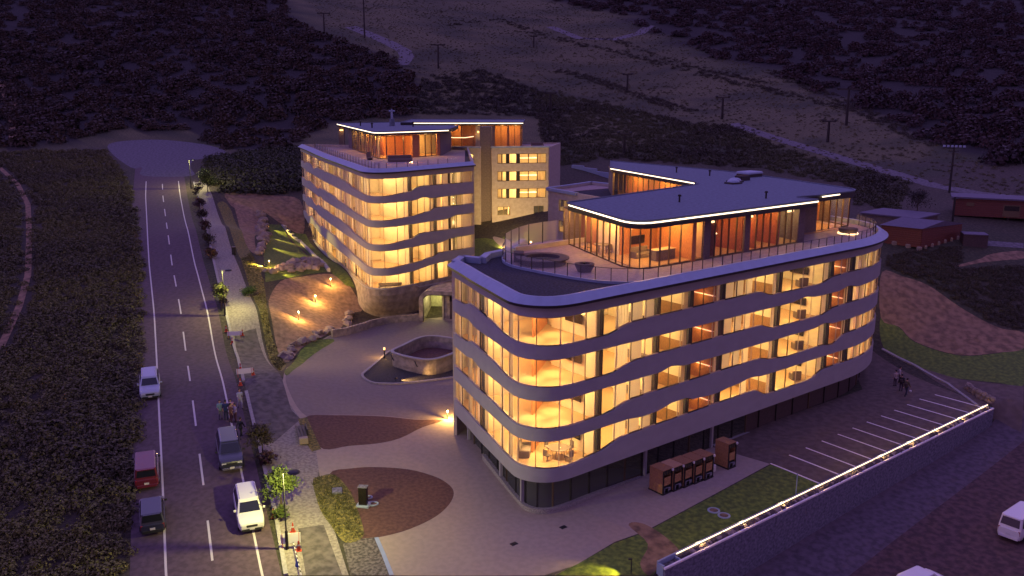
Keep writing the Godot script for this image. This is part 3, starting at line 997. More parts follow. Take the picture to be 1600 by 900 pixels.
func build_hillside():
	# bushes and undergrowth that read as one mass
	var clump := leaf_clump(1, 130, 1.0, 0.18)
	var ground := []
	scatter("thicket", clump, thicket_poly, 12000, 0.75, 1.6, Color(0.125, 0.112, 0.034), Color(0.070, 0.058, 0.030), 21, [ribbon(PackedVector2Array([Vector2(-106.46, -183.12), Vector2(-93.81, -166.54), Vector2(-83.14, -149.97), Vector2(-72.26, -129.66), Vector2(-62.86, -111.41), Vector2(-57.66, -99.54), Vector2(-54.7, -91.67), Vector2(-53.11, -87.32)]), 2.6)])
	var crown := leaf_clump(2, 150, 1.0, 0.21)
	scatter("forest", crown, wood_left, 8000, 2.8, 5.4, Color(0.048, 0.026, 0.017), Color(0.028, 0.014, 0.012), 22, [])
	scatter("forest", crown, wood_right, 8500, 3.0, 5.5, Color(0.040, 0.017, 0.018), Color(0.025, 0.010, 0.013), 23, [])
	var hedge := PackedVector2Array([Vector2(-64.65, -187.61), Vector2(-59.11, -194.29), Vector2(-47.47, -198.79), Vector2(-40.15, -166.38), Vector2(-45.29, -162.94), Vector2(-51.87, -158.36), Vector2(-56.65, -165.24)])
	scatter("slope_bushes", clump, hedge, 620, 1.6, 3.2, Color(0.045, 0.046, 0.022), Color(0.030, 0.026, 0.016), 24, [])
	var brush := PackedVector2Array([Vector2(5.57, -265.08), Vector2(18.16, -255.81), Vector2(33.46, -234.13), Vector2(43.83, -218.3), Vector2(51.73, -211.93), Vector2(59.42, -182.62), Vector2(66.33, -169.27), Vector2(70.71, -156.58), Vector2(59.21, -134.5), Vector2(55.59, -140.54), Vector2(60.28, -156.02), Vector2(47.79, -173.34), Vector2(20.89, -186.4), Vector2(7.88, -181.81)])
	scatter("slope_brush", clump, brush, 3000, 0.7, 1.9, Color(0.070, 0.065, 0.022), Color(0.040, 0.030, 0.018), 25, [])
	var band := PackedVector2Array([Vector2(-26.86, -233.4), Vector2(-17.03, -236.53), Vector2(8.25, -232.16), Vector2(10.96, -258.27), Vector2(-8.4, -291.89), Vector2(-28.29, -283.35)])
	scatter("slope_scrub", clump, band, 700, 1.0, 2.2, Color(0.045, 0.038, 0.024), Color(0.032, 0.024, 0.018), 26, [])
	var right := PackedVector2Array([Vector2(48.92, -112.67), Vector2(59.99, -115.74), Vector2(56.87, -109.1), Vector2(62.15, -109.89), Vector2(65.35, -109.9), Vector2(58.18, -96.27), Vector2(55.95, -97.43), Vector2(53.54, -101.81), Vector2(51.48, -106.01), Vector2(47.48, -109)])
	scatter("weeds", clump, right, 900, 0.35, 0.9, Color(0.060, 0.055, 0.022), Color(0.050, 0.036, 0.024), 27, [])
	var lower := PackedVector2Array([Vector2(28.01, -50.95), Vector2(31.28, -52.46), Vector2(34.63, -53.97), Vector2(33.03, -51.15)])
	scatter("yard_weeds", clump, lower, 160, 0.3, 0.8, Color(0.075, 0.060, 0.024), Color(0.055, 0.038, 0.022), 28, [])
	var open_slope := PackedVector2Array([Vector2(-96.49, -431.34), Vector2(-67.97, -344.07), Vector2(-29.3, -283.35), Vector2(-23.66, -234.94), Vector2(9.12, -258.45), Vector2(33.79, -236.57), Vector2(51.73, -211.93), Vector2(69.59, -159.36), Vector2(82.84, -141.75), Vector2(91.65, -157.71), Vector2(86.72, -194.28), Vector2(80.74, -285.07), Vector2(48.69, -387.76), Vector2(17.97, -435.14)])
	scatter("slope_tufts", clump, open_slope, 7000, 0.3, 0.8, Color(0.140, 0.120, 0.050), Color(0.070, 0.060, 0.028), 29, [])
	for q: Array in [[PackedVector2Array([Vector2(-26.21, -370.93), Vector2(-5.61, -386.17), Vector2(14.4, -344.93), Vector2(38.41, -342.47), Vector2(54.86, -298.71), Vector2(75.52, -265.81)]), 30], [PackedVector2Array([Vector2(14.4, -344.93), Vector2(39.97, -315.46), Vector2(59.58, -280.24), Vector2(73.07, -256.77), Vector2(85.14, -224.58)]), 31], [PackedVector2Array([Vector2(14.34, -291.43), Vector2(25.54, -277.64), Vector2(36.28, -254.86), Vector2(46.36, -231.55)]), 32], [PackedVector2Array([Vector2(80.74, -285.07), Vector2(86.9, -243.85), Vector2(87.24, -202.35), Vector2(89.11, -181.44)]), 33]]:
		scatter("bush_row", clump, ribbon(q[0], 4.5), 260, 0.7, 1.5, Color(0.060, 0.048, 0.030), Color(0.045, 0.034, 0.024), q[1], [])
	# rough grass blades where the street lamps light them
	var tuft := grass_tuft()
	for q: Array in [[PackedVector2Array([Vector2(-15.15, -61.96), Vector2(-14.77, -62.7), Vector2(-13.78, -63.18), Vector2(-12.28, -61.18), Vector2(-11.05, -58.16), Vector2(-10.18, -55.05), Vector2(-11.25, -54.18), Vector2(-12.45, -55.9), Vector2(-13.84, -58.26)]), 700], [PackedVector2Array([Vector2(-37.32, -123.26), Vector2(-31.96, -110.22), Vector2(-27.72, -96.68), Vector2(-23.71, -87.81), Vector2(-22.71, -81.63), Vector2(-27.44, -93.76), Vector2(-31.4, -103.59), Vector2(-37.13, -117.83)]), 1500]]:
		scatter("grass_blades", tuft, q[0], q[1], 0.7, 1.5, Color(0.13, 0.12, 0.03), Color(0.075, 0.075, 0.02), 40 + int(q[1]), [])

func leaf_clump(seed_: int, count: int, r: float, leaf: float) -> ArrayMesh:   # leaves spread through a rough ball one metre across
	var g := RandomNumberGenerator.new()
	g.seed = seed_
	var mb := MB.new()
	mb.colored = true
	for i in count:
		var d := Vector3(g.randfn(), g.randfn() * 0.8, g.randfn()).normalized()
		var p := d * r * pow(g.randf(), 0.35) * 0.6
		p.y = absf(p.y) * 0.9 + 0.1 * g.randf()
		var x := Vector3(g.randfn(), g.randfn() * 0.5, g.randfn()).normalized()
		var nn := (d + Vector3(g.randfn(), g.randfn() + 0.8, g.randfn()) * 0.6).normalized()
		var y := nn.cross(x).normalized()
		x = y.cross(nn)
		var s := leaf * g.randf_range(0.6, 1.25)
		var t := g.randf_range(0.7, 1.3)
		mb.tint = Color(t, t * g.randf_range(0.92, 1.08), t * 0.95)
		mb.quad(p - x * s * 0.5, p - y * s * 0.32, p + x * s * 0.5, p + y * s * 0.32)
	return mb.mesh()

func grass_tuft() -> ArrayMesh:
	var g := RandomNumberGenerator.new()
	g.seed = 4
	var mb := MB.new()
	mb.colored = true
	for i in 14:
		var t := g.randf() * TAU
		var p := Vector3(cos(t), 0, sin(t)) * g.randf() * 0.16
		var lean := Vector3(g.randfn() * 0.08, g.randf_range(0.10, 0.22), g.randfn() * 0.08)
		var w := Vector3(cos(t * 3.0), 0, sin(t * 3.0)) * 0.018
		var k := g.randf_range(0.7, 1.3)
		mb.tint = Color(k, k, k)
		mb.tri(p - w, p + w, p + lean)
	return mb.mesh()

func scatter(called: String, mesh: Mesh, poly: PackedVector2Array, count: int, s0: float, s1: float, c0: Color, c1: Color, seed_: int, holes: Array) -> void:
	var g := RandomNumberGenerator.new()
	g.seed = seed_
	var lo := poly[0]
	var hi := poly[0]
	for p in poly:
		lo = lo.min(p)
		hi = hi.max(p)
	var where: Array[Transform3D] = []
	var tint: Array[Color] = []
	var f := FastNoiseLite.new()
	f.seed = seed_
	f.frequency = 0.035
	var tries := 0
	while where.size() < count and tries < count * 30:
		tries += 1
		var p := Vector2(g.randf_range(lo.x, hi.x), g.randf_range(lo.y, hi.y))
		if p.length() > 130.0 and g.randf() > 0.25 + 130.0 / p.length() * 0.75:   # thinner with distance
			continue
		if p.y > -18.0 or absf(p.x) > 30.0 - p.y * 0.66:
			continue
		if not Geometry2D.is_point_in_polygon(p, poly):
			continue
		var inside := false
		for h: PackedVector2Array in holes:
			inside = inside or Geometry2D.is_point_in_polygon(p, h)
		if inside and g.randf() < 0.9:
			continue
		var n := f.get_noise_2d(p.x, p.y)
		var s := g.randf_range(s0, s1) * (1.0 + n * 0.4)
		var b := Basis(Vector3.UP, g.randf() * TAU).scaled(Vector3(s, s * g.randf_range(0.7, 1.1), s))
		where.append(Transform3D(b, on_ground(p, -0.06 * s)))
		var c := c0.lerp(c1, clampf(0.5 + n * 1.2 + g.randfn() * 0.2, 0, 1))
		tint.append(c)
	var mm := MultiMesh.new()
	mm.transform_format = MultiMesh.TRANSFORM_3D
	mm.use_colors = true
	mm.mesh = mesh
	mm.instance_count = where.size()
	for i in where.size():
		mm.set_instance_transform(i, where[i])
		mm.set_instance_color(i, tint[i])
	var o := MultiMeshInstance3D.new()
	o.name = numbered(called)
	o.multimesh = mm
	o.material_override = M.leaf
	o.set_meta("kind", "stuff")
	add_child(o)

# ------------------------------------------------------------------ what the buildings are made of

const WARM := Color(1.0, 0.835, 0.53)
const AMBER := Color(1.0, 0.76, 0.40)

func strip_face(mb: MB, plan: Plan, s0: float, s1: float, off: float, lo: Array, lo_at: float, hi: Array, hi_at: float, step := 0.4) -> void:
	# a face that follows the plan line; its lower edge at lo_at + lo(s), its upper edge at hi_at + hi(s)
	var n := maxi(1, int(ceil((s1 - s0) / step)))
	for k in n:
		var u := lerpf(s0, s1, float(k) / n)
		var w := lerpf(s0, s1, (k + 1.0) / n)
		var p := plan.at(u, off)
		var q := plan.at(w, off)
		var nu := V(plan.nor(u), 0)
		var nw := V(plan.nor(w), 0)
		mb.quad_n(V(p, lo_at + prof(lo, u)), V(q, lo_at + prof(lo, w)), V(q, hi_at + prof(hi, w)), V(p, hi_at + prof(hi, u)), nu, nw, nw, nu)

func strip_flat(mb: MB, plan: Plan, s0: float, s1: float, off0: float, off1: float, tab: Array, at0: float, at1: float, step := 0.4) -> void:
	# a level (or sloping, at0 at off0 and at1 at off1) face between two offsets of the plan line
	var n := maxi(1, int(ceil((s1 - s0) / step)))
	for k in n:
		var u := lerpf(s0, s1, float(k) / n)
		var w := lerpf(s0, s1, (k + 1.0) / n)
		mb.quad(V(plan.at(u, off0), at0 + prof(tab, u)), V(plan.at(w, off0), at0 + prof(tab, w)), V(plan.at(w, off1), at1 + prof(tab, w)), V(plan.at(u, off1), at1 + prof(tab, u)))

func band(plan: Plan, s0: float, s1: float, lo: Array, lo_at: float, hi: Array, hi_at: float, out := 0.17) -> MB:
	var mb := MB.new()
	strip_face(mb, plan, s0, s1, out, lo, lo_at, hi, hi_at)
	strip_face(mb, plan, s0, s1, -0.04, lo, lo_at, hi, hi_at)
	strip_flat(mb, plan, s0, s1, -0.04, out, hi, hi_at, hi_at - 0.04)
	strip_flat(mb, plan, s0, s1, -0.04, out, lo, lo_at, lo_at)
	for s: float in [s0, s1]:
		mb.quad(V(plan.at(s, -0.04), lo_at + prof(lo, s)), V(plan.at(s, out), lo_at + prof(lo, s)), V(plan.at(s, out), hi_at + prof(hi, s)), V(plan.at(s, -0.04), hi_at + prof(hi, s)))
	return mb

func upright(mb: MB, plan: Plan, s: float, off: float, wide: float, deep: float, y0: float, y1: float) -> void:
	var p := plan.at(s, off)
	var n := V(plan.nor(s), 0)
	mb.box(V(p, (y0 + y1) * 0.5), Vector3(wide, y1 - y0, deep), Basis(Vector3.UP.cross(n), Vector3.UP, n))

func neg(tab: Array, shift := 0.0) -> Array:   # a table of depths as heights below, moved along
	var out := []
	for i in range(0, tab.size(), 2):
		out.append(tab[i] + shift)
		out.append(-tab[i + 1])
	return out

func window(bld: Node3D, plan: Plan, s0: float, s1: float, lo: Array, lo_at: float, hi: Array, hi_at: float, frame: Material, glass: Material, col := false) -> void:
	var mb := MB.new()
	upright(mb, plan, s0, 0.0, 0.17 if col else 0.048, 0.08, lo_at + prof(lo, s0) - 0.02, hi_at + prof(hi, s0) + 0.02)
	strip_face(mb, plan, s0, s1, 0.05, lo, lo_at - 0.02, lo, lo_at + 0.06)
	strip_flat(mb, plan, s0, s1, 0.05, -0.05, lo, lo_at + 0.06, lo_at + 0.06)
	strip_face(mb, plan, s0, s1, 0.05, hi, hi_at - 0.06, hi, hi_at + 0.02)
	strip_flat(mb, plan, s0, s1, 0.05, -0.05, hi, hi_at - 0.06, hi_at - 0.06)
	var w := part("window", mb, frame, bld)
	var gb_ := MB.new()
	strip_face(gb_, plan, s0, s1, 0.0, lo, lo_at, hi, hi_at, 0.6)
	part("pane", gb_, glass, w)

func curtain(bld: Node3D, plan: Plan, s0: float, s1: float, off: float, y0: float, y1: float, mat: Material, called := "curtain", pleat := 0.06) -> void:
	var mb := MB.new()
	var n := maxi(2, int((s1 - s0) / 0.075))
	for k in n:
		var u := lerpf(s0, s1, float(k) / n)
		var w := lerpf(s0, s1, (k + 1.0) / n)
		var p := plan.at(u, off + pleat * sin(u * 21.0))
		var q := plan.at(w, off + pleat * sin(w * 21.0))
		mb.quad(V(p, y0), V(q, y0), V(q, y1), V(p, y1))
	part(called, mb, mat, bld)

func ceiling_light(bld: Node3D, p: Vector2, ceil_y: float, energy: float, color := WARM, r := 0.2) -> void:
	var mb := MB.new()
	mb.lathe(PackedVector2Array([Vector2(0, 0), Vector2(r, 0), Vector2(r, 0.05), Vector2(r * 0.9, 0.07)]), Vector3.ZERO, 10)
	var o := part("ceiling_light", mb, M.disc, bld)
	o.position = V(p, ceil_y - 0.09)
	omni(o, Vector3(0, -0.28, 0), energy * (2.75 if color == WARM else 2.2), color, 0.15)

func wall_box(mb: MB, p: Vector2, q: Vector2, y0: float, y1: float, thick := 0.15) -> void:
	var d := (q - p).normalized()
	var f := V(d, 0)
	mb.box(V((p + q) * 0.5, (y0 + y1) * 0.5), Vector3(p.distance_to(q), y1 - y0, thick), Basis(f, Vector3.UP, f.cross(Vector3.UP)))

func plan_poly(plan: Plan, off: float, tail: Array, step := 0.7) -> PackedVector2Array:
	var out := PackedVector2Array()
	var s := plan.first()
	while s < plan.last():
		out.append(plan.at(s, off))
		s += step
	out.append(plan.at(plan.last(), off))
	for p: Vector2 in tail:
		out.append(p)
	return out

# ------------------------------------------------------------------ the front building

var fplan: Plan
const F_HEADS := [15.0, 12.0, 9.0, 6.0]

func front_plan() -> Plan:
	var c := catmull([W(-1.7, -15.7), W(-2.05, -14.8), W(-2.85, -12.1), W(-3.76, -9.31), W(-4.65, -6.2), W(-5.5, -3.3), W(-5.72, -2.1), W(-5.35, -0.95), W(-4.4, -0.1), W(-3.1, 0.19), W(-1.6, 0.2), W(0, 0.17)])
	var a := 1.0
	while a < 33.0:
		c.append(W(a, 0.17))
		a += 1.0
	for k in 25:
		var t := k / 24.0 * PI * 0.5
		c.append(W(33.0 + 14.0 * sin(t), -9.83 + 10.0 * cos(t)))
	c.append(W(47.4, -12.5))
	c.append(W(48.5, -17.0))
	return Plan.new(c, W(0, 0.17), -1.0)

func front_building():
	var b := thing("front_apartment_building", "large apartment building with wavy pale bands and a rooftop penthouse beside the car park", "building")
	fplan = front_plan()
	var pl := fplan
	if (pl.nor(10.0)).dot(BX) < 0:
		pl.side = -pl.side
	var s0 := pl.first()
	var s1 := pl.last()
	var zero := [0.0, 0.0]
	# window depths below the head, row by row, and how far the head lifts
	var sill := [-21.0, 1.9, -18.5, 1.8, -16.5, 1.42, -14.5, 1.45, -12.5, 1.6, -9.0, 1.95, -3.0, 2.05, 0.2, 2.05, 3.4, 1.5, 6.0, 1.45, 18.2, 1.40, 20.4, 1.92, 27.4, 1.95, 29.9, 1.5, 33.0, 1.42, 38.0, 1.5, 47.0, 1.75]
	var sill3 := [-21.0, 1.75, -18.0, 1.8, -15.2, 1.85, -12.0, 1.85, -9.0, 2.0, -3.0, 2.08, 0.2, 2.05, 3.6, 1.5, 6.0, 1.45, 18.9, 1.38, 21.0, 1.75, 23.0, 1.95, 28.4, 1.9, 30.2, 2.1, 32.6, 1.4, 38.0, 1.45, 47.0, 1.6]
	var sill4 := [-21.0, 1.75, -18.0, 1.8, -14.0, 1.85, -9.0, 2.0, -3.0, 2.08, -0.6, 1.9, 2.6, 1.3, 6.0, 1.25, 18.4, 1.15, 20.6, 1.92, 26.6, 1.95, 29.4, 1.3, 33.0, 1.3, 38.0, 1.4, 47.0, 1.4]
	var sills := [neg(sill), neg(sill, 0.5), neg(sill3), neg(sill4)]
	var heads := [zero, [-19.0, 0.05, -17.0, 0.22, -15.2, 0.0, 23.0, 0.0, 25.2, 0.24, 27.2, 0.0, 30.5, 0.0, 32.3, 0.28, 34.2, 0.0], [-17.6, 0.0, -16.0, 0.22, -14.0, 0.0, 6.2, 0.0, 7.6, 0.26, 9.4, 0.0, 27.0, 0.0, 28.6, 0.24, 30.2, 0.0], [3.0, 0.0, 4.6, -0.18, 6.0, -0.12, 8.2, 0.2, 9.6, 0.22, 10.4, -0.1, 13.0, -0.22, 15.4, -0.05, 18.0, 0.18, 20.0, 0.0]]
	# columns, mullions
	var cols := [pl.nearest(W(-3.76, -9.31)), 0.1, 6.1, 9.9, 13.85, 21.6, 29.6, 33.2]
	var mulls: Array[float] = []
	for q: Vector2 in [Vector2(-2.05, -14.9), Vector2(-2.3, -13.8), Vector2(-2.8, -12.2), Vector2(-3.3, -10.7), Vector2(-4.2, -7.8), Vector2(-4.55, -6.6), Vector2(-5.0, -4.9), Vector2(-5.4, -3.6), Vector2(-5.7, -2.24), Vector2(-5.21, -0.86), Vector2(-3.9, 0.15), Vector2(-2.75, 0.2), Vector2(-1.5, 0.2)]:
		mulls.append(pl.nearest(W(q.x, q.y)))
	mulls.append_array([1.6, 3.1, 4.6, 7.4, 8.65, 11.2, 12.5, 15.4, 16.7, 17.9, 19.2, 20.4, 23.2, 24.8, 26.4, 28.0, 30.9, 32.1, 34.5, 35.9, 37.3, 38.8, 40.4, 42.2, 44.2, 46.4, 48.6])
	var cuts: Array[float] = []
	for q: float in cols:
		cuts.append(q)
	cuts.append_array(mulls)
	cuts.sort()
	var heads_y := F_HEADS
	for r in 4:
		for k in cuts.size() - 1:
			window(b, pl, cuts[k], cuts[k + 1], sills[r], heads_y[r], heads[r], heads_y[r], M.dark_metal if cols.has(cuts[k]) else (M.bronze if k % 3 == 1 else M.pale_frame), M.glass, cols.has(cuts[k]))
		# the dark flank of each column, inside the glass
		for q: float in cols:
			var mb := MB.new()
			upright(mb, pl, q + 0.02, -0.28, 0.26, 0.30, heads_y[r] - 2.5, heads_y[r] + 0.28)
			part("column", mb, M.dark_metal, b)
		if r < 3:
			part("facade_band", band(pl, s0, s1, heads[r + 1], heads_y[r + 1], sills[r], heads_y[r]), M.concrete, b)
	part("facade_band", band(pl, s0, s1, zero, 2.9, sills[3], heads_y[3]), M.concrete, b)
	part("facade_band", band(pl, s0, s1, heads[0], 15.0, zero, 15.72), M.concrete, b)
	var lip := MB.new()
	var cop := MB.new()   # the sloping metal coping over a dark joint
	strip_face(lip, pl, s0, s1, 0.62, zero, 15.76, zero, 15.95, 0.4)
	strip_flat(cop, pl, s0, s1, 0.62, -0.12, zero, 15.95, 16.42)
	strip_flat(cop, pl, s0, s1, -0.12, -0.36, zero, 16.42, 16.40)
	strip_flat(lip, pl, s0, s1, 0.62, 0.0, zero, 15.76, 15.76)
	part("coping_lip", lip, M.dark_metal, b)
	strip_face(cop, pl, s0, s1, -0.36, zero, 15.7, zero, 16.40, 0.4)
	part("coping", cop, M.coping, b)
	var joint := MB.new()
	strip_face(joint, pl, s0, s1, 0.10, zero, 15.70, zero, 15.82)
	part("shadow_joint", joint, M.fascia, b)
	# floors, ceilings, roof
	var tail := [W(48.0, -20), W(36.5, -20.0), W(34.0, -17.4), W(5.4, -17.2), W(2.4, -16.5), W(0.6, -15.2), W(0.0, -16.6)]
	var slab := plan_poly(pl, -0.06, tail)
	for r in 4:
		var fl := MB.new()
		fl.prism(slab, heads_y[r] - 2.62, heads_y[r] - 2.5)
		part("floor", fl, M.oak, b)
		if r < 3:
			var ce := MB.new()
			ce.prism(slab, heads_y[r + 1] + 0.30, heads_y[r] - 2.625)
			part("ceiling", ce, M.ceiling, b)
	var sof := MB.new()
	sof.prism(plan_poly(pl, 0.12, tail), 2.92, 3.34)
	part("soffit_slab", sof, M.concrete, b)
	var roof := MB.new()
	roof.prism(slab, 15.30, 15.86)
	part("roof", roof, M.gravel_roof, b)
	front_rooms(b, cols)
	front_ground_floor(b)
	front_wing(b)
	front_terrace(b)
	penthouse(b)

func front_rooms(b: Node3D, cols: Array):
	var pl := fplan
	# plain rear wall of the storeys (out of sight of the camera) and the rooms' back walls
	var shell := MB.new()
	for seg: Array in [[W(-1.75, -15.8), W(0.0, -16.7)], [W(0.0, -16.7), W(0.6, -15.3)], [W(0.6, -15.3), W(2.4, -16.6)], [W(2.4, -16.6), W(5.4, -17.3)], [W(5.4, -17.3), W(34.0, -17.5)]]:
		wall_box(shell, seg[0], seg[1], 0.2, 16.35, 0.3)
	part("rear_wall", shell, M.render, b)
	for r in 4:
		var hy: float = F_HEADS[r]
		var y0 := hy - 2.5
		var y1 := hy + 0.3
		var back := [[W(2.2, -15.4), W(1.1, -9.6), M.timber], [W(1.1, -9.6), W(0.4, -5.6), M.plaster], [W(0.4, -5.6), W(6.1, -5.5), M.plaster], [W(6.1, -5.5), W(9.9, -5.5), M.plaster], [W(9.9, -5.5), W(13.85, -5.5), M.red_timber],
			[W(13.85, -4.5), W(17.9, -4.5), M.plaster], [W(17.9, -5.5), W(21.6, -5.5), M.plaster], [W(21.6, -6.5), W(29.6, -6.5), M.plaster], [W(29.6, -5.5), W(33.2, -5.5), M.red_timber], [W(33.2, -5.5), W(39.5, -9.0), M.plaster], [W(39.5, -9.0), W(42.5, -17.0), M.plaster]]
		for q: Array in back:
			var mb := MB.new()
			wall_box(mb, q[0], q[1], y0, y1)
			part("room_wall", mb, q[2], b)
		for q: float in cols:
			var mb := MB.new()
			var dir := 6.3 if q > 21.0 and q < 30.0 else 5.4
			wall_box(mb, pl.at(q, -0.56), pl.at(q, -dir if q > -1.0 else -5.0), y0, y1)
			part("partition", mb, M.plaster, b)
		# what the rooms' side walls wear: timber below, red panels above a lit ledge
		for q: Array in [[9.9, 1.12, M.walnut, null, 5.3], [13.85, 1.22, M.timber, M.red_timber, 5.3], [21.6, 1.2, M.walnut, null, 5.3], [33.2, 1.22, M.timber, M.red_timber, 5.3], [6.1, 0.7, M.dark_wall, null, 3.6]]:
			var u := W(q[0] - 0.10, -0.62)
			var w := W(q[0] - 0.10, -q[4])
			var mb := MB.new()
			wall_box(mb, u, w, y0, y0 + q[1], 0.05)
			part("timber_dado", mb, q[2], b)
			if q[3]:
				mb = MB.new()
				wall_box(mb, u, w, y0 + q[1] + 0.08, y1, 0.05)
				part("red_panel", mb, q[3], b)
				mb = MB.new()
				wall_box(mb, W(q[0] - 0.16, -0.7), W(q[0] - 0.16, -q[4]), y0 + q[1], y0 + q[1] + 0.07, 0.08)
				omni(part("lit_ledge_strip", mb, M.led_pink, b), V(W(q[0] - 0.55, -2.0), y0 + q[1] + 0.02), 0.55, AMBER, 0.1)
		var pw := MB.new()   # the wall between the corner room and the bedrooms on the short side
		wall_box(pw, pl.at(pl.nearest(W(-5.15, -4.4)), -2.2), W(0.6, -6.4), y0, y1)
		part("partition", pw, M.timber, b)
		var dado := MB.new()
		wall_box(dado, W(6.25, -5.38), W(9.75, -5.38), y0, y0 + 1.15, 0.06)
		wall_box(dado, W(18.0, -5.38), W(21.5, -5.38), y0, y0 + 1.2, 0.06)
		part("timber_dado", dado, M.walnut, b)
		# curtains and blinds
		var cy0 := y0 + 0.04
		var cy1 := hy + 0.2
		var c: Array = [[1.7, 3.0, M.sheer], [3.2, 4.5, M.blind], [4.7, 5.7, M.blind], [9.2, 9.6, M.drape], [13.2, 13.5, M.sheer], [14.3, 15.3, M.blind], [15.5, 16.6, M.blind], [16.8, 17.8, M.sheer], [20.9, 21.2, M.sheer],
			[28.2, 29.2, M.sheer], [32.3, 32.8, M.sheer], [33.6, 34.4, M.sheer], [35.0, 35.8, M.drape], [36.2, 37.2, M.sheer], [38.0, 38.7, M.drape], [39.4, 40.3, M.sheer], [41.0, 42.1, M.drape], [43.0, 44.2, M.sheer], [45.0, 46.2, M.drape]]
		for q: Vector2 in [Vector2(-2.1, -14.6), Vector2(-2.75, -12.4), Vector2(-3.4, -10.3), Vector2(-4.0, -8.7), Vector2(-4.85, -5.5), Vector2(-5.35, -3.9)]:
			var s := pl.nearest(W(q.x, q.y))
			c.append([s - 0.35, s + 0.35, M.sheer if c.size() % 2 else M.drape])
		for q: Array in c:
			if r == 3 and q[0] > 14.0 and q[0] < 16.0 or r == 1 and q[0] > 4.6 and q[0] < 5.0:
				continue
			curtain(b, pl, q[0], q[1], -0.24, cy0, cy1, q[2], "blind" if q[2] == M.blind else "curtain", 0.0 if q[2] == M.blind else 0.05)
		# lamps
		var e := 1.0
		for q: Array in [[W(-0.2, -12.5), 3.2], [W(-2.3, -7.8), 3.6], [W(-3.2, -2.9), 3.4], [W(-1.0, -2.6), 3.2], [W(2.0, -2.6), 3.4], [W(4.6, -2.6), 3.2], [W(7.7, -2.4), 3.0], [W(11.4, -2.4), 0.5], [W(16.0, -2.7), 3.4], [W(19.2, -2.4), 3.0],
			[W(23.7, -3.0), 3.2], [W(27.4, -3.0), 3.2], [W(31.0, -2.2), 0.5], [W(35.4, -3.6), 4.0], [W(40.3, -5.4), 3.4], [W(44.2, -9.5), 3.0]]:
			ceiling_light(b, q[0], y1, q[1] * e)
		for q: Vector2 in [W(-4.2, -1.7), W(-2.6, -1.2), W(-3.4, -3.4), W(-1.4, -3.4), W(23.4, -1.6), W(26.0, -1.6)]:   # downlights that pool on the polished floor
			var mb := MB.new()
			mb.cyl(Vector3.ZERO, Vector3(0, 0.06, 0), 0.09, 0.09, 8)
			var dl := part("downlight", mb, M.disc, b)
			dl.position = V(q, y1 - 0.07)
			spot(dl, Vector3(0, -0.05, 0), Vector3.DOWN, 16.0, WARM, 24, 0.05)

func front_ground_floor(b: Node3D):
	var pl := fplan
	var zero := [0.0, 0.0]
	# the recessed ground floor: tall dark glass near the corner, dark panels along the car park
	var s := pl.first() + 0.3
	var cuts: Array[float] = [s]
	while s < 46.0:
		s += 1.9 if s < 20.0 else 2.6
		cuts.append(s)
	for k in cuts.size() - 1:
		var mb := MB.new()
		upright(mb, pl, cuts[k], -0.95, 0.09, 0.14, -0.3, 2.92)
		strip_face(mb, pl, cuts[k], cuts[k + 1], -0.90, zero, 0.25, zero, 0.40)
		strip_face(mb, pl, cuts[k], cuts[k + 1], -0.90, zero, 2.78, zero, 2.93)
		var is_glass := cuts[k] < 18.5
		var w := part("ground_floor_window" if is_glass else "ground_floor_panel", mb, M.bronze if k % 4 == 1 else M.dark_metal, b)
		var g := MB.new()
		if is_glass:
			strip_face(g, pl, cuts[k], cuts[k + 1], -0.95, zero, -0.3, zero, 2.93)
			part("pane", g, M.glass, w)
		else:
			strip_face(g, pl, cuts[k], cuts[k + 1], -0.97, zero, -0.3, zero, 2.93)
			part("dark_panel", g, M.panel_dark if M.has("panel_dark") else M.dark_room, w)
	var plinth := MB.new()
	strip_face(plinth, pl, -16.0, 5.5, -0.62, zero, -0.5, [-16.0, 0.95, -9.0, 0.45, 0.0, 0.42, 3.0, 0.36, 5.5, 0.3], 0.0)
	strip_flat(plinth, pl, -16.0, 5.5, -0.62, -0.92, [-16.0, 0.95, -9.0, 0.45, 0.0, 0.42, 3.0, 0.36, 5.5, 0.3], 0.0, 0.0)
	part("stone_plinth", plinth, M.stone_plinth, b)
	var sill_ := MB.new()
	strip_face(sill_, pl, 14.5, 24.0, -0.70, zero, -0.2, zero, 0.55)
	strip_flat(sill_, pl, 14.5, 24.0, -0.70, -0.95, zero, 0.55, 0.55)
	part("kerb_sill", sill_, M.concrete, b)
	var post := MB.new()
	for a: float in [pl.nearest(W(-2.1, -14.6)), pl.nearest(W(-4.4, -7.1)), pl.nearest(W(-5.5, -3.1)), 6.0, 14.2]:
		var m2 := MB.new()
		upright(m2, pl, a, -0.80, 0.22, 0.22, -0.3, 2.95)
		part("column", m2, M.concrete, b)
	# what stands inside the dark shop floor
	var inner := MB.new()
	for seg: Array in [[W(2.4, -15.4), W(0.4, -5.6)], [W(0.4, -5.6), W(20, -5.6)]]:
		wall_box(inner, seg[0], seg[1], 0.0, 2.95)
	part("inner_wall", inner, M.dark_room, b)
	var fl := MB.new()
	fl.prism(plan_poly(pl, -1.0, [W(46, -17), W(5, -17), W(0.5, -16)]), -0.3, 0.27)
	part("ground_floor_slab", fl, M.dark_room, b)

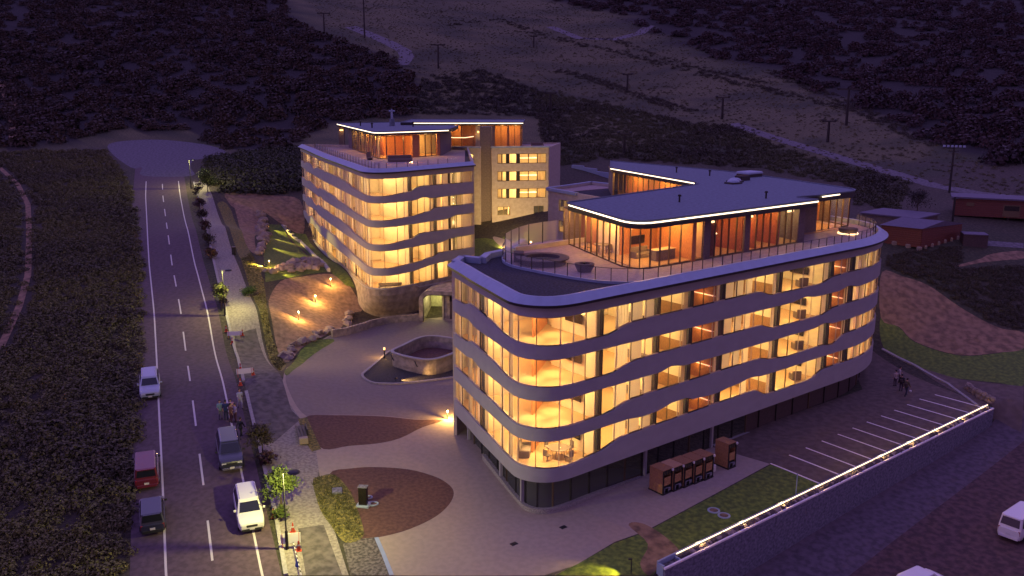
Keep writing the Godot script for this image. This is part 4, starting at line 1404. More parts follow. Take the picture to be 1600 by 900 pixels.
func front_wing(b: Node3D):
	# the wing that runs back from the far end; only its near corner and roof are in view
	var poly := PackedVector2Array([W(36.4, -17.6), W(37.2, -24), W(38.6, -34), W(40.4, -46), W(41.5, -53.4), W(47.2, -54.6), W(52.5, -56), W(52.5, -40), W(50.5, -26), W(48.3, -17.2)])
	var roof := MB.new()
	roof.prism(poly, 15.3, 15.85)
	part("roof", roof, M.gravel_roof, b)
	var n := poly.size()
	for k in n:
		var p := poly[k]
		var q := poly[(k + 1) % n]
		if k == 9:
			continue
		var near_end := k == 3 or k == 4
		var mb := MB.new()
		if near_end:   # banded end wall with windows
			for y: Array in [[-1.0, 7.3], [9.0, 10.3], [12.0, 13.3], [15.0, 16.3]]:
				wall_box(mb, p, q, y[0], y[1], 0.3)
			part("end_wall", mb, M.render, b)
			for hy: float in [15.0, 12.0, 9.0]:
				for f: Array in [[0.04, 0.30], [0.36, 0.62]]:
					var fr := MB.new()
					var u := p.lerp(q, f[0])
					var w := p.lerp(q, f[1])
					for e: Array in [[u, u.lerp(w, 0.05), hy - 1.7, hy], [u.lerp(w, 0.95), w, hy - 1.7, hy], [u, w, hy - 0.08, hy], [u, w, hy - 1.7, hy - 1.62]]:
						wall_box(fr, e[0], e[1], e[2], e[3], 0.12)
					var wn := part("window", fr, M.bronze, b)
					var g := MB.new()
					g.quad(V(u, hy - 1.7), V(w, hy - 1.7), V(w, hy), V(u, hy))
					part("pane", g, M.glass, wn)
				var fill := MB.new()
				wall_box(fill, p.lerp(q, 0.62), q, hy - 1.7, hy, 0.28)
				part("end_wall", fill, M.render, b)
			continue
		wall_box(mb, p, q, -1.0, 16.3, 0.3)
		part("outer_wall", mb, M.render, b)
	var back := MB.new()
	for seg: Array in [[W(46, -44), W(46.5, -52)], [W(41, -44), W(46, -44)]]:
		wall_box(back, seg[0], seg[1], 4.0, 15.3)
	part("room_wall", back, M.plaster, b)
	for y: float in [3.7, 6.7, 9.7, 12.7]:
		var fl := MB.new()
		fl.prism(PackedVector2Array([W(40.6, -45), W(41.7, -53), W(47, -54), W(47, -45)]), y - 0.3, y - 0.2)
		part("floor", fl, M.plaster, b)
	for hy: float in [15.0, 12.0, 9.0]:
		ceiling_light(b, W(43.2, -50.0), hy + 0.2, 3.0)
		ceiling_light(b, W(42.4, -46.5), hy + 0.2, 3.0)
	# parapets of the far terrace
	var cop := MB.new()
	for seg: Array in [[W(41.3, -53.6), W(47.2, -54.8)], [W(47.2, -54.8), W(52.7, -56.2)], [W(40.2, -46), W(41.3, -53.6)], [W(52.7, -56.2), W(52.7, -40)]]:
		wall_box(cop, seg[0], seg[1], 16.0, 16.42, 0.5)
	part("coping", cop, M.coping, b)
	var pav := MB.new()
	pav.prism(PackedVector2Array([W(41.2, -50.8), W(41.8, -53.2), W(52.2, -55.6), W(52.2, -50.6)]), 15.85, 15.93)
	part("terrace_paving", pav, M.terrace, b)

func front_terrace(b: Node3D):
	var pl := fplan
	# the paved terrace round the penthouse; its edge swings from the dark gravel corner to the coping
	var edge := catmull([W(9.3, -20.0), W(5.0, -17.2), W(2.6, -14.6), W(1.7, -12.4), W(1.7, -10.2), W(2.0, -7.6), W(2.5, -5.0), W(3.3, -2.9), W(4.6, -1.5), W(6.4, -0.75)])
	var poly := PackedVector2Array(edge)
	var s := 7.0
	while s < pl.last():
		poly.append(pl.at(s, -0.45))
		s += 0.9
	poly.append(W(48.0, -19.5))
	poly.append(W(36.6, -19.5))
	var t := MB.new()
	t.prism(poly, 15.86, 15.93)
	part("terrace_paving", t, M.terrace, b)
	var lip := MB.new()
	for i in edge.size() - 1:
		wall_box(lip, edge[i], edge[i + 1], 15.86, 16.06, 0.16)
	part("terrace_edge", lip, M.coping, b)
	var jog := MB.new()   # the stepped parapet at the back of the gravel roof
	for seg: Array in [[W(-1.9, -15.2), W(-0.1, -16.8)], [W(-0.1, -16.8), W(0.7, -15.0)], [W(0.7, -15.0), W(2.4, -16.5)], [W(2.4, -16.5), W(5.6, -17.2)], [W(5.6, -17.2), W(9.6, -20.4)]]:
		wall_box(jog, seg[0], seg[1], 15.8, 16.36, 0.62)
	part("coping", jog, M.coping, b)
	# glass balustrade
	var r := thing("glass_balustrade", "long glass balustrade with dark posts round the front building's roof terrace", "balustrade")
	var line := PackedVector2Array(edge)
	s = 7.2
	while s < 50.0:
		line.append(pl.at(s, -0.62))
		s += 1.2
	var rp := Plan.new(line, line[0], 1.0)
	s = 0.0
	while s < rp.last() - 0.2:
		var e := minf(s + 1.25, rp.last())
		var post := MB.new()
		upright(post, rp, s, 0.0, 0.05, 0.05, 15.95, 17.08)
		part("post", post, M.dark_metal, r)
		var pane := MB.new()
		pane.quad(V(rp.raw(s + 0.04), 16.1), V(rp.raw(e - 0.04), 16.1), V(rp.raw(e - 0.04), 17.02), V(rp.raw(s + 0.04), 17.02))
		part("glass_panel", pane, M.rail_glass, r)
		s += 1.25
	var hr := MB.new()
	for i in line.size() - 1:
		hr.cyl(V(line[i], 17.06), V(line[i + 1], 17.06), 0.022, 0.022, 5, false)
	part("handrail", hr, M.dark_metal, r)
	# tall wind screen of glass at the courtyard side
	var ws := thing("glass_wind_screen", "tall frosted glass wind screen behind the round stone planter on the roof terrace", "screen")
	var wl := catmull([W(1.9, -12.6), W(3.0, -14.9), W(5.2, -17.0), W(9.4, -19.2), W(13.2, -19.4)], 4)
	var wp := Plan.new(wl, wl[0], 1.0)
	for k in 7:
		var u := wp.last() * k / 7.0
		var w := wp.last() * (k + 1) / 7.0
		var post := MB.new()
		upright(post, wp, u, 0.0, 0.07, 0.07, 15.95, 18.0)
		part("post", post, M.dark_metal, ws)
		var pane := MB.new()
		pane.quad(V(wp.raw(u + 0.05), 16.05), V(wp.raw(w - 0.05), 16.05), V(wp.raw(w - 0.05), 17.95), V(wp.raw(u + 0.05), 17.95))
		part("glass_panel", pane, M.frosted, ws)
	# things that stand on the terrace
	var big := thing("round_planter", "large round dark stone planter bench on the roof terrace by the wind screen", "planter", V(W(4.5, -11.6), 15.93))
	var mb := MB.new()
	mb.lathe(PackedVector2Array([Vector2(1.95, 0), Vector2(1.95, 0.42), Vector2(2.25, 0.46), Vector2(2.25, 0.56), Vector2(1.45, 0.58), Vector2(1.42, 0.30), Vector2(0, 0.28)]), Vector3.ZERO, 28)
	part("stone_ring", mb, M.dark_rock, big)
	mb = MB.new()
	mb.lathe(PackedVector2Array([Vector2(1.41, 0.285), Vector2(1.0, 0.36), Vector2(0, 0.38)]), Vector3.ZERO, 20)
	part("soil", mb, M.gravel_roof, big)
	mb = MB.new()
	mb.bevel_box(Vector3(-2.0, 0.40, -1.0), Vector3(0.9, 0.8, 1.3), 0.06)
	part("side_seat", mb, M.dark_rock, big)
	var small := thing("fire_bowl", "small round stone fire bowl on the roof terrace near the penthouse corner", "fire bowl", V(W(4.9, -6.9), 15.93))
	mb = MB.new()
	mb.lathe(PackedVector2Array([Vector2(0.55, 0), Vector2(0.8, 0.55), Vector2(0.8, 0.66), Vector2(0.45, 0.68), Vector2(0.4, 0.5), Vector2(0, 0.48)]), Vector3.ZERO, 18)
	part("bowl", mb, M.dark_rock, small)
	mb = MB.new()
	mb.cyl(Vector3(0, 0.48, 0), Vector3(0, 0.76, 0), 0.14, 0.1, 8)
	part("burner", mb, M.dark_metal, small)
	var ft := thing("fire_table", "round dark table with a glowing lower rim at the curved end of the roof terrace", "table", V(W(39.4, -4.4), 15.93))
	mb = MB.new()
	mb.lathe(PackedVector2Array([Vector2(0.85, 0.12), Vector2(0.95, 0.5), Vector2(0.95, 0.58), Vector2(0, 0.6)]), Vector3.ZERO, 20)
	part("tabletop", mb, M.dark_rock, ft)
	mb = MB.new()
	mb.lathe(PackedVector2Array([Vector2(1.0, 0.02), Vector2(1.02, 0.12), Vector2(0.84, 0.13)]), Vector3.ZERO, 20)
	var lr := part("led_rim", mb, M.led_warm, ft)
	omni(lr, Vector3(0, 0.06, 1.35), 0.25, AMBER, 0.1)

# ------------------------------------------------------------------ penthouse on the front building

func roof_slab(b: Node3D, poly: PackedVector2Array, y_top: float, thick: float) -> void:
	var top := MB.new()
	top.prism(poly, y_top - 0.06, y_top, false)
	part("roof", top, M.membrane, b)
	var fas := MB.new()
	fas.prism(poly, y_top - thick, y_top - 0.065)
	part("roof_fascia", fas, M.fascia, b)
	var n := poly.size()
	var lip := MB.new()
	for i in n:
		wall_box(lip, poly[i], poly[(i + 1) % n], y_top - 0.02, y_top + 0.10, 0.14)
	part("roof_edge", lip, M.membrane, b)

func led_strip(b: Node3D, line: PackedVector2Array, y: float, mat: Material) -> void:
	var mb := MB.new()
	for i in line.size() - 1:
		wall_box(mb, line[i], line[i + 1], y - 0.05, y + 0.06, 0.06)
	part("led_strip", mb, mat, b)

func glass_run(b: Node3D, p: Vector2, q: Vector2, y0: float, y1: float, pieces: Array, frame: Material) -> void:
	# pieces: [from, to, kind] along p-q in metres; kind: a glass pane, or a wall of that material
	var d := (q - p).normalized()
	for e: Array in pieces:
		var u := p + d * float(e[0])
		var w := p + d * float(e[1])
		if e[2] is String:
			var mb := MB.new()
			wall_box(mb, u - d * 0.04, u + d * 0.04, y0, y1, 0.14)
			wall_box(mb, u + d * 0.045, w - d * 0.045, y0, y0 + 0.10, 0.10)
			wall_box(mb, u + d * 0.045, w - d * 0.045, y1 - 0.10, y1, 0.10)
			var fr := part("window", mb, frame, b)
			var g := MB.new()
			g.quad(V(u, y0 + 0.1), V(w, y0 + 0.1), V(w, y1 - 0.1), V(u, y1 - 0.1))
			part("pane", g, M.glass, fr)
		else:
			var mb := MB.new()
			wall_box(mb, u, w, y0, y1, 0.2)
			part("wall_panel", mb, e[2], b)

func even(p: Vector2, q: Vector2, step: float) -> Array:
	var n := maxi(1, int(round(p.distance_to(q) / step)))
	var out := []
	for k in n:
		out.append([p.distance_to(q) * k / n, p.distance_to(q) * (k + 1) / n, "glass"])
	return out

func penthouse(b: Node3D):
	var y0 := 15.93
	var y1 := 19.36
	var roof := rounded([W(11.6, -16.6), W(7.3, -3.75), W(32.2, -3.55), W(32.5, -6.2), W(35.8, -5.6), W(43.4, -5.5), W(50.6, -27.5), W(51.0, -50.4), W(42.6, -42.0), W(35.6, -20.3)], [0.5, 2.6, 0.15, 0.3, 0.15, 2.5, 6.0, 0.4, 0.4, 2.2])
	roof_slab(b, roof, 20.0, 0.62)
	# LED lines along the roof edge where the photograph shows them
	var front := PackedVector2Array()
	var bay := PackedVector2Array()
	var notch := PackedVector2Array()
	for i in roof.size():
		var p := roof[i]
		var q := p - ORIGIN
		var a := q.dot(AX)
		var bb := q.dot(BX)
		if bb > -16.75 and a < 32.3 and bb < -3.3:
			front.append(W(a - 0.09 if a < 9.5 else a, bb + 0.08))
	for k in 7:
		bay.append(W(35.9 + 7.0 * k / 6.0, -5.44 - 0.05 * k if k < 5 else -5.7 - 0.5 * (k - 5)))
	notch = PackedVector2Array([W(42.5, -41.9), W(39.1, -31.1), W(36.1, -21.9)])
	led_strip(b, front, 19.86, M.led)
	led_strip(b, bay, 19.86, M.led)
	led_strip(b, notch, 19.86, M.led)
	# glass walls
	var c0 := W(13.0, -18.4)
	var c1 := W(8.7, -6.4)
	var c2 := W(9.9, -4.45)
	var d0 := W(31.6, -4.5)
	glass_run(b, c0, c1, y0, y1, even(c0, c1, 1.3), M.bronze)
	var cc := [c1, W(8.75, -5.6), W(9.1, -4.85), c2]
	for k in 3:
		glass_run(b, cc[k], cc[k + 1], y0, y1, [[0.0, (cc[k] as Vector2).distance_to(cc[k + 1]), "glass"]], M.bronze)
	var slate: Material = M.dark_wall
	glass_run(b, c2, d0, y0, y1, [[0.0, 1.15, "glass"], [1.15, 2.3, "glass"], [2.3, 3.7, "glass"], [3.7, 5.1, "glass"], [5.1, 5.6, M.timber], [5.6, 6.6, "glass"], [6.6, 7.5, M.dark_wall], [7.5, 8.2, "glass"], [8.2, 9.1, "glass"],
		[9.1, 10.1, "glass"], [10.1, 11.2, "glass"], [11.2, 12.3, "glass"], [12.3, 13.1, M.dark_wall], [13.1, 14.1, "glass"], [14.1, 15.1, "glass"], [15.1, 16.2, "glass"], [16.2, 17.4, "glass"], [17.4, 18.6, "glass"], [18.6, 19.6, "glass"], [19.6, 20.6, "glass"], [20.6, 21.7, slate]], M.bronze)
	glass_run(b, d0, W(31.8, -7.6), y0, y1, [[0.0, 3.1, M.dark_wall]], M.bronze)
	glass_run(b, W(31.8, -7.6), W(38.0, -7.3), y0, y1, [[0.0, 6.2, M.dark_wall]], M.bronze)
	glass_run(b, W(38.0, -7.3), W(44.2, -7.3), y0, y1, even(W(38.0, -7.3), W(44.2, -7.3), 1.25), M.bronze)
	glass_run(b, W(44.2, -7.3), W(45.3, -10.2), y0, y1, even(W(44.2, -7.3), W(45.3, -10.2), 1.0), M.bronze)
	glass_run(b, W(45.3, -10.2), W(49.6, -28.0), y0, y1, [[0.0, 18.3, M.dark_wall]], M.bronze)
	glass_run(b, W(49.6, -28.0), W(50.0, -49.6), y0, y1, [[0.0, 21.6, M.dark_wall]], M.bronze)
	glass_run(b, W(50.0, -49.6), W(43.6, -42.4), y0, y1, [[0.0, 9.6, M.dark_wall]], M.bronze)
	var e0 := W(43.5, -42.2)
	var e1 := W(37.0, -21.5)
	glass_run(b, e0, e1, y0, y1, even(e0, e1, 1.35), M.bronze)
	glass_run(b, e1, W(35.0, -19.2), y0, y1, [[0.0, 3.0, M.dark_wall]], M.bronze)
	glass_run(b, W(35.0, -19.2), c0, y0, y1, [[0.0, 22.0, M.dark_wall]], M.bronze)
	# inside: oak floor, ceiling, timber core
	var fl := MB.new()
	fl.prism(Geometry2D.offset_polygon(roof, -1.1)[0], y0 + 0.01, y0 + 0.06)
	part("floor", fl, M.oak, b)
	var ce := MB.new()
	ce.prism(Geometry2D.offset_polygon(roof, -0.95)[0], 19.32, 19.375)
	part("ceiling", ce, M.ceiling, b)
	for q: Array in [[W(15.6, -4.8), W(15.6, -8.8), M.timber], [W(12.2, -10.2), W(22.5, -9.8), M.timber], [W(12.2, -10.2), W(13.6, -14.2), M.plaster], [W(13.6, -14.2), W(15.4, -18.6), M.timber], [W(17.0, -4.8), W(17.0, -9.8), M.plaster],
		[W(18.4, -4.8), W(18.4, -9.8), M.red_timber], [W(22.4, -4.8), W(22.4, -9.9), M.red_timber], [W(18.4, -7.6), W(22.4, -7.6), M.red_timber], [W(24.4, -4.8), W(24.4, -9.8), M.red_timber], [W(24.4, -7.4), W(28.0, -7.4), M.red_timber], [W(28.0, -4.8), W(28.0, -9.8), M.red_timber],
		[W(22.4, -8.4), W(24.4, -8.4), M.plaster], [W(28.0, -8.2), W(31.6, -8.0), M.dark_wall], [W(39.3, -11.4), W(46.0, -11.8), M.timber], [W(38.1, -7.6), W(39.3, -11.4), M.timber], [W(40.6, -21.5), W(47.2, -43.4), M.timber]]:
		var mb := MB.new()
		wall_box(mb, q[0], q[1], y0 + 0.06, 19.32, 0.14)
		part("room_wall", mb, q[2], b)
	for q: Array in [[W(11.2, -6.4), 5.0, AMBER], [W(13.8, -6.6), 4.4, AMBER], [W(11.4, -11.8), 4.6, AMBER], [W(13.0, -15.6), 4.0, AMBER], [W(16.3, -6.4), 2.0, AMBER], [W(20.4, -5.9), 1.7, AMBER], [W(23.4, -6.2), 2.2, AMBER], [W(26.2, -5.8), 1.7, AMBER], [W(29.8, -6.0), 1.8, WARM], [W(41.0, -9.0), 4.0, AMBER], [W(44.0, -9.6), 3.2, AMBER],
		[W(40.1, -26.0), 5.0, AMBER], [W(42.4, -33.5), 5.0, AMBER], [W(44.5, -40.5), 5.0, AMBER]]:
		ceiling_light(b, q[0], 19.30, q[1], q[2])
	for q: Array in [[18.8, 3.3, -7.45], [24.8, 2.9, -7.25]]:   # lit ledges in the two red rooms
		var mb := MB.new()
		var f := Basis(V(AX, 0), Vector3.UP, V(BX, 0))
		mb.box(V(W(q[0] + q[1] * 0.5, q[2]), y0 + 1.35), Vector3(q[1], 0.12, 0.14), f)
		part("lit_ledge_strip", mb, M.led_warm, b)
	for q: Array in [[17.6, 0.75], [23.0, 0.9], [29.3, 1.0]]:   # bright lamp boxes at the head of the darker windows
		var mb := MB.new()
		mb.box(V(W(q[0] + 0.4, -4.85), y1 - 0.35), Vector3(q[1], 0.16, 0.12), Basis(V(AX, 0), Vector3.UP, V(BX, 0)))
		part("window_lamp", mb, M.led_warm, b)
	# vents and hatches on the roof
	var hat := thing("roof_hatch", "white raised roof hatch near the far edge of the penthouse roof", "roof hatch", V(W(47.0, -22.5), 20.0), 0.65)
	var h := MB.new()
	h.bevel_box(Vector3(0, 0.18, 0), Vector3(2.6, 0.36, 1.9), 0.05)
	part("kerb", h, M.fascia, hat)
	h = MB.new()
	h.bevel_box(Vector3(0, 0.50, 0), Vector3(2.8, 0.26, 2.1), 0.12)
	part("lid", h, M.coping, hat)
	var dome_labels := ["nearer pale domed skylight in the middle of the penthouse roof", "farther pale domed skylight in the middle of the penthouse roof"]
	for k in 2:
		var dm := thing("skylight_dome", dome_labels[k], "skylight", V(W(38.3 + 1.6 * k, -18.2 - 1.0 * k), 20.0), 0.65, "domed skylights on the penthouse roof")
		h = MB.new()
		h.bevel_box(Vector3(0, 0.10, 0), Vector3(1.6, 0.2, 1.3), 0.03)
		part("kerb", h, M.fascia, dm)
		h = MB.new()
		h.lathe(PackedVector2Array([Vector2(0.72, 0.2), Vector2(0.62, 0.36), Vector2(0.36, 0.48), Vector2(0, 0.52)]), Vector3.ZERO, 14)
		part("dome", h, M.coping, dm)
	var ex := thing("extract_unit", "dark boxy extract unit behind the pale skylights on the penthouse roof", "roof unit", V(W(42.3, -20.0), 20.0), 0.65)
	h = MB.new()
	h.bevel_box(Vector3(0, 0.28, 0), Vector3(1.7, 0.56, 1.0), 0.06)
	part("casing", h, M.dark_metal, ex)
	h = MB.new()
	for k in 4:
		h.box(Vector3(-0.6 + 0.4 * k, 0.6, 0), Vector3(0.06, 0.08, 0.9))
	part("grille", h, M.bronze, ex)
	var vents := [[W(20.4, -10.6), "slim roof vent nearest the penthouse's front corner"], [W(29.3, -7.4), "slim roof vent near the middle of the penthouse's lit front edge"], [W(44.0, -31.5), "slim roof vent farthest back on the penthouse roof"], [W(43.8, -26.0), "slim roof vent near the penthouse's far side, behind the courtyard notch"]]
	for q: Array in vents:
		var vt := thing("roof_vent", q[1], "roof vent", V(q[0], 20.0), 0.0, "slim vents on the penthouse roof")
		h = MB.new()
		h.cyl(Vector3.ZERO, Vector3(0, 0.6, 0), 0.09, 0.09, 8)
		part("pipe", h, M.dark_metal, vt)
		h = MB.new()
		h.cyl(Vector3(0, 0.56, 0), Vector3(0, 0.72, 0), 0.2, 0.12, 8)
		part("cowl", h, M.dark_metal, vt)

# ------------------------------------------------------------------ the back building (front wing)

var bplan: Plan
const B_HEADS := [19.7, 16.7, 13.7, 10.7, 7.7]

func back_building():
	var b := thing("back_apartment_building", "five storey apartment building with wavy pale bands and penthouse, behind the plaza", "building")
	var c := catmull([Vector2(-37.6, -157.8), Vector2(-33.6, -147.6), Vector2(-30.2, -138.3), Vector2(-27.0, -130.1), Vector2(-24.05, -122.9), Vector2(-21.2, -116.0), Vector2(-18.75, -110.0), Vector2(-17.9, -108.2), Vector2(-17.0, -107.35), Vector2(-15.9, -107.3), Vector2(-14.7, -108.0), Vector2(-12.7, -110.2), Vector2(-8.2, -115.4), Vector2(-5.3, -118.7)])
	bplan = Plan.new(c, Vector2(-16.4, -107.25), 1.0)
	var pl := bplan
	if pl.nor(8.0).dot(Vector2(0.7, 0.7)) < 0:
		pl.side = -1.0
	var s0 := pl.first()
	var s1 := pl.last()
	var zero := [0.0, 0.0]
	var sill := [-54.0, 1.7, -51.5, 1.95, -49.0, 1.5, -45.0, 1.5, -42.0, 1.95, -39.5, 1.95, -37.5, 1.5, -20.0, 1.42, -14.0, 1.6, -8.0, 2.05, 0.0, 2.2, 4.4, 1.95, 6.4, 1.38, 15.4, 1.5]
	var sill2 := [-54.0, 1.6, -50.5, 1.9, -47.0, 1.55, -40.0, 1.9, -37.0, 1.95, -34.5, 1.5, -24.0, 1.42, -18.0, 1.75, -8.0, 2.1, 0.0, 2.2, 4.6, 2.05, 8.0, 1.7, 9.0, 1.35, 15.4, 1.45]
	var sill5 := [-54.0, 2.5, -20.0, 2.4, -6.0, 2.15, 0.0, 1.75, 5.0, 1.8, 6.0, 2.3, 15.4, 2.3]
	var sills := [neg(sill), neg(sill2), neg(sill), neg(sill2, 0.6), neg(sill5)]
	var heads := [zero, [-53.5, 0.25, -51.0, 0.2, -49.5, -0.1, -44.0, 0.0, 4.0, 0.0, 5.4, 0.0, 7.0, 0.25, 8.6, 0.0], [-53.0, 0.0, -36.0, 0.0, -34.0, 0.3, -32.0, 0.0, 9.0, 0.0, 11.0, 0.0, 13.0, 0.35, 15.4, 0.3], [-53.0, 0.3, -50.5, -0.1, -40.0, 0.2, -37.0, 0.0, 4.6, 0.05, 7.0, 0.1, 9.6, 0.0, 12.0, 0.35, 15.4, 0.35], [-53.0, 0.2, -50.5, -0.2, -45.0, 0.25, -40.0, 0.0, 0.0, -0.1, 4.0, -0.1, 9.5, 0.35, 15.4, 0.5]]
	var cols := [4.9, 9.25, 11.8, -8.0, -17.0, -26.0, -35.0, -44.0]
	var cuts: Array[float] = []
	for q: float in cols:
		cuts.append(q)
	for q: float in [-50.5, -47.0, -41.0, -38.0, -32.0, -29.0, -23.0, -20.0, -14.5, -12.2, -10.0, -6.2, -4.6, -3.2, -2.1, -1.2, 0.6, 2.5, 3.7, 6.0, 7.2, 8.2, 10.5, 13.0, 14.2]:
		cuts.append(q)
	cuts.append(s0)
	cuts.append(s1)
	cuts.sort()
	for r in 5:
		var hy: float = B_HEADS[r]
		for k in cuts.size() - 1:
			if r == 4 and cuts[k] > 14.0:
				continue
			window(b, pl, cuts[k], cuts[k + 1], sills[r], hy, heads[r], hy, M.pale_frame if cuts[k] < -1.5 or k % 3 == 0 else M.bronze, M.glass, cols.has(cuts[k]) and cuts[k] > 0.0)
		for q: float in cols:
			if q > 0.0:
				var mb := MB.new()
				upright(mb, pl, q + 0.02, -0.28, 0.24, 0.30, hy - 2.5, hy + 0.28)
				part("column", mb, M.dark_metal, b)
		if r < 4:
			part("facade_band", band(pl, s0, s1, heads[r + 1], B_HEADS[r + 1], sills[r], hy), M.concrete, b)
	part("facade_band", band(pl, s0, s1, heads[0], 19.7, zero, 20.28), M.concrete, b)
	var lip := MB.new()
	var cop := MB.new()
	strip_face(lip, pl, s0, s1, 0.58, zero, 20.30, zero, 20.48, 0.5)
	strip_flat(cop, pl, s0, s1, 0.58, -0.12, zero, 20.48, 20.92)
	strip_flat(cop, pl, s0, s1, -0.12, -0.36, zero, 20.92, 20.90)
	strip_flat(lip, pl, s0, s1, 0.58, 0.0, zero, 20.30, 20.30)
	part("coping_lip", lip, M.dark_metal, b)
	strip_face(cop, pl, s0, s1, -0.36, zero, 20.2, zero, 20.90, 0.5)
	part("coping", cop, M.coping, b)
	var joint := MB.new()
	strip_face(joint, pl, s0, s1, 0.10, zero, 20.26, zero, 20.36)
	part("shadow_joint", joint, M.fascia, b)
	var tail := [Vector2(-5.2, -119.0), Vector2(-7.5, -150.0), Vector2(-13.0, -153.0), Vector2(-37.0, -158.5)]
	var slab := plan_poly(pl, -0.06, tail)
	for r in 5:
		var hy: float = B_HEADS[r]
		var fl := MB.new()
		fl.prism(slab, hy - 2.62, hy - 2.5)
		part("floor", fl, M.oak, b)
		if r < 4:
			var ce := MB.new()
			ce.prism(slab, B_HEADS[r + 1] + 0.36, hy - 2.625)
			part("ceiling", ce, M.ceiling, b)
	var roof := MB.new()
	roof.prism(slab, 20.06, 20.38)
	part("roof", roof, M.gravel_roof, b)
	var back := MB.new()
	for seg: Array in [[Vector2(-5.3, -118.9), Vector2(-7.6, -150.2)], [Vector2(-13.1, -153.2), Vector2(-37.2, -158.7)]]:
		wall_box(back, seg[0], seg[1], 1.0, 20.85, 0.3)
	part("rear_wall", back, M.render, b)
	# rooms: a core wall, partitions, curtains, lamps
	for r in 5:
		var hy: float = B_HEADS[r]
		var y0 := hy - 2.5
		var y1 := hy + 0.35
		var k0 := Vector2(-16.0, -114.8)
		for q: Array in [[Vector2(-9.3, -122.2), Vector2(-12.8, -118.0), M.plaster], [Vector2(-12.8, -118.0), k0, M.timber], [k0, Vector2(-17.8, -118.6), M.plaster], [Vector2(-17.8, -118.6), Vector2(-21.2, -126.5), M.timber], [Vector2(-21.2, -126.5), Vector2(-26.6, -140.3), M.plaster], [Vector2(-26.6, -140.3), Vector2(-33.0, -156.5), M.timber]]:
			var mb := MB.new()
			wall_box(mb, q[0], q[1], y0, y1)
			part("room_wall", mb, q[2], b)
		for q: Array in [[4.9, 6.0], [9.25, 5.5], [11.8, 5.5], [-8.0, 4.8], [-17.0, 4.6], [-26.0, 4.6], [-35.0, 4.6], [-44.0, 4.6]]:
			var mb := MB.new()
			wall_box(mb, pl.at(q[0], -0.55), pl.at(q[0], -float(q[1])), y0, y1)
			part("partition", mb, M.plaster, b)
		var i := 0
		for k in cuts.size() - 1:
			var u := cuts[k]
			var w := cuts[k + 1]
			var m: float = (u + w) * 0.5
			if m > -2.5 and m < 4.9 or m > 4.9 and m < 8.0:
				continue
			i += 1
			if r == 4 and m > 5.0:
				continue
			if i % 7 == 3 and m < -8.0:
				continue
			var f := 0.55 if i % 3 == 0 else 0.92
			curtain(b, pl, u + 0.08, lerpf(u, w, f), -0.24, y0 + 0.04, hy + 0.22, [M.sheer, M.drape, M.sheer, M.blind, M.sheer][(i + r) % 5], "curtain", 0.045)
		for q: Array in [[-49.5, 3.2], [-40.0, 3.2], [-30.5, 3.4], [-21.5, 3.4], [-12.5, 3.6], [-5.0, 2.2], [-1.2, 1.6], [2.8, 1.8], [7.0, 3.0], [10.5, 2.6], [13.6, 3.6]]:
			ceiling_light(b, pl.at(q[0], -2.5), y1, q[1])
	# the leaning concrete base
	var base := MB.new()
	var foot := Plan.new(catmull([pl.at(-30.0, -0.1), pl.at(-20.0, -0.3), Vector2(-21.54, -114.14), Vector2(-20.16, -111.81), Vector2(-18.59, -110.73), Vector2(-16.65, -110.45), Vector2(-14.52, -110.79), Vector2(-12.76, -111.5), pl.at(9.0, -1.0), pl.at(14.0, -1.0)]), pl.at(-30.0, -0.1), 1.0)
	var rows := [[0.0, 5.96], [0.04, 5.0], [0.22, 4.0], [0.52, 2.9], [0.82, 1.9], [1.0, 0.3]]
	for k in rows.size() - 1:
		for i in 90:
			var c4: Array[Vector3] = []
			for e: Array in [[i, k + 1], [i + 1, k + 1], [i + 1, k], [i, k]]:
				var t: float = e[0] / 90.0
				c4.append(V(pl.at(lerpf(-30.0, 14.0, t), 0.12).lerp(foot.raw(foot.last() * t), rows[e[1]][0]), rows[e[1]][1]))
			base.quad(c4[0], c4[1], c4[2], c4[3])
	part("concrete_base", base, M.rough_concrete, b)
	var strip := MB.new()
	strip_face(strip, pl, s0, -29.0, 0.15, zero, 3.0, zero, 5.25)
	strip_face(strip, pl, s0, s1, 0.16, neg(sill5), 7.58, neg(sill5), 7.72)
	strip_flat(strip, pl, s0, s1, 0.16, -0.05, neg(sill5), 7.72, 7.72)
	part("sill_strip", strip, M.concrete, b)
	back_portal(b)
	back_penthouse(b)

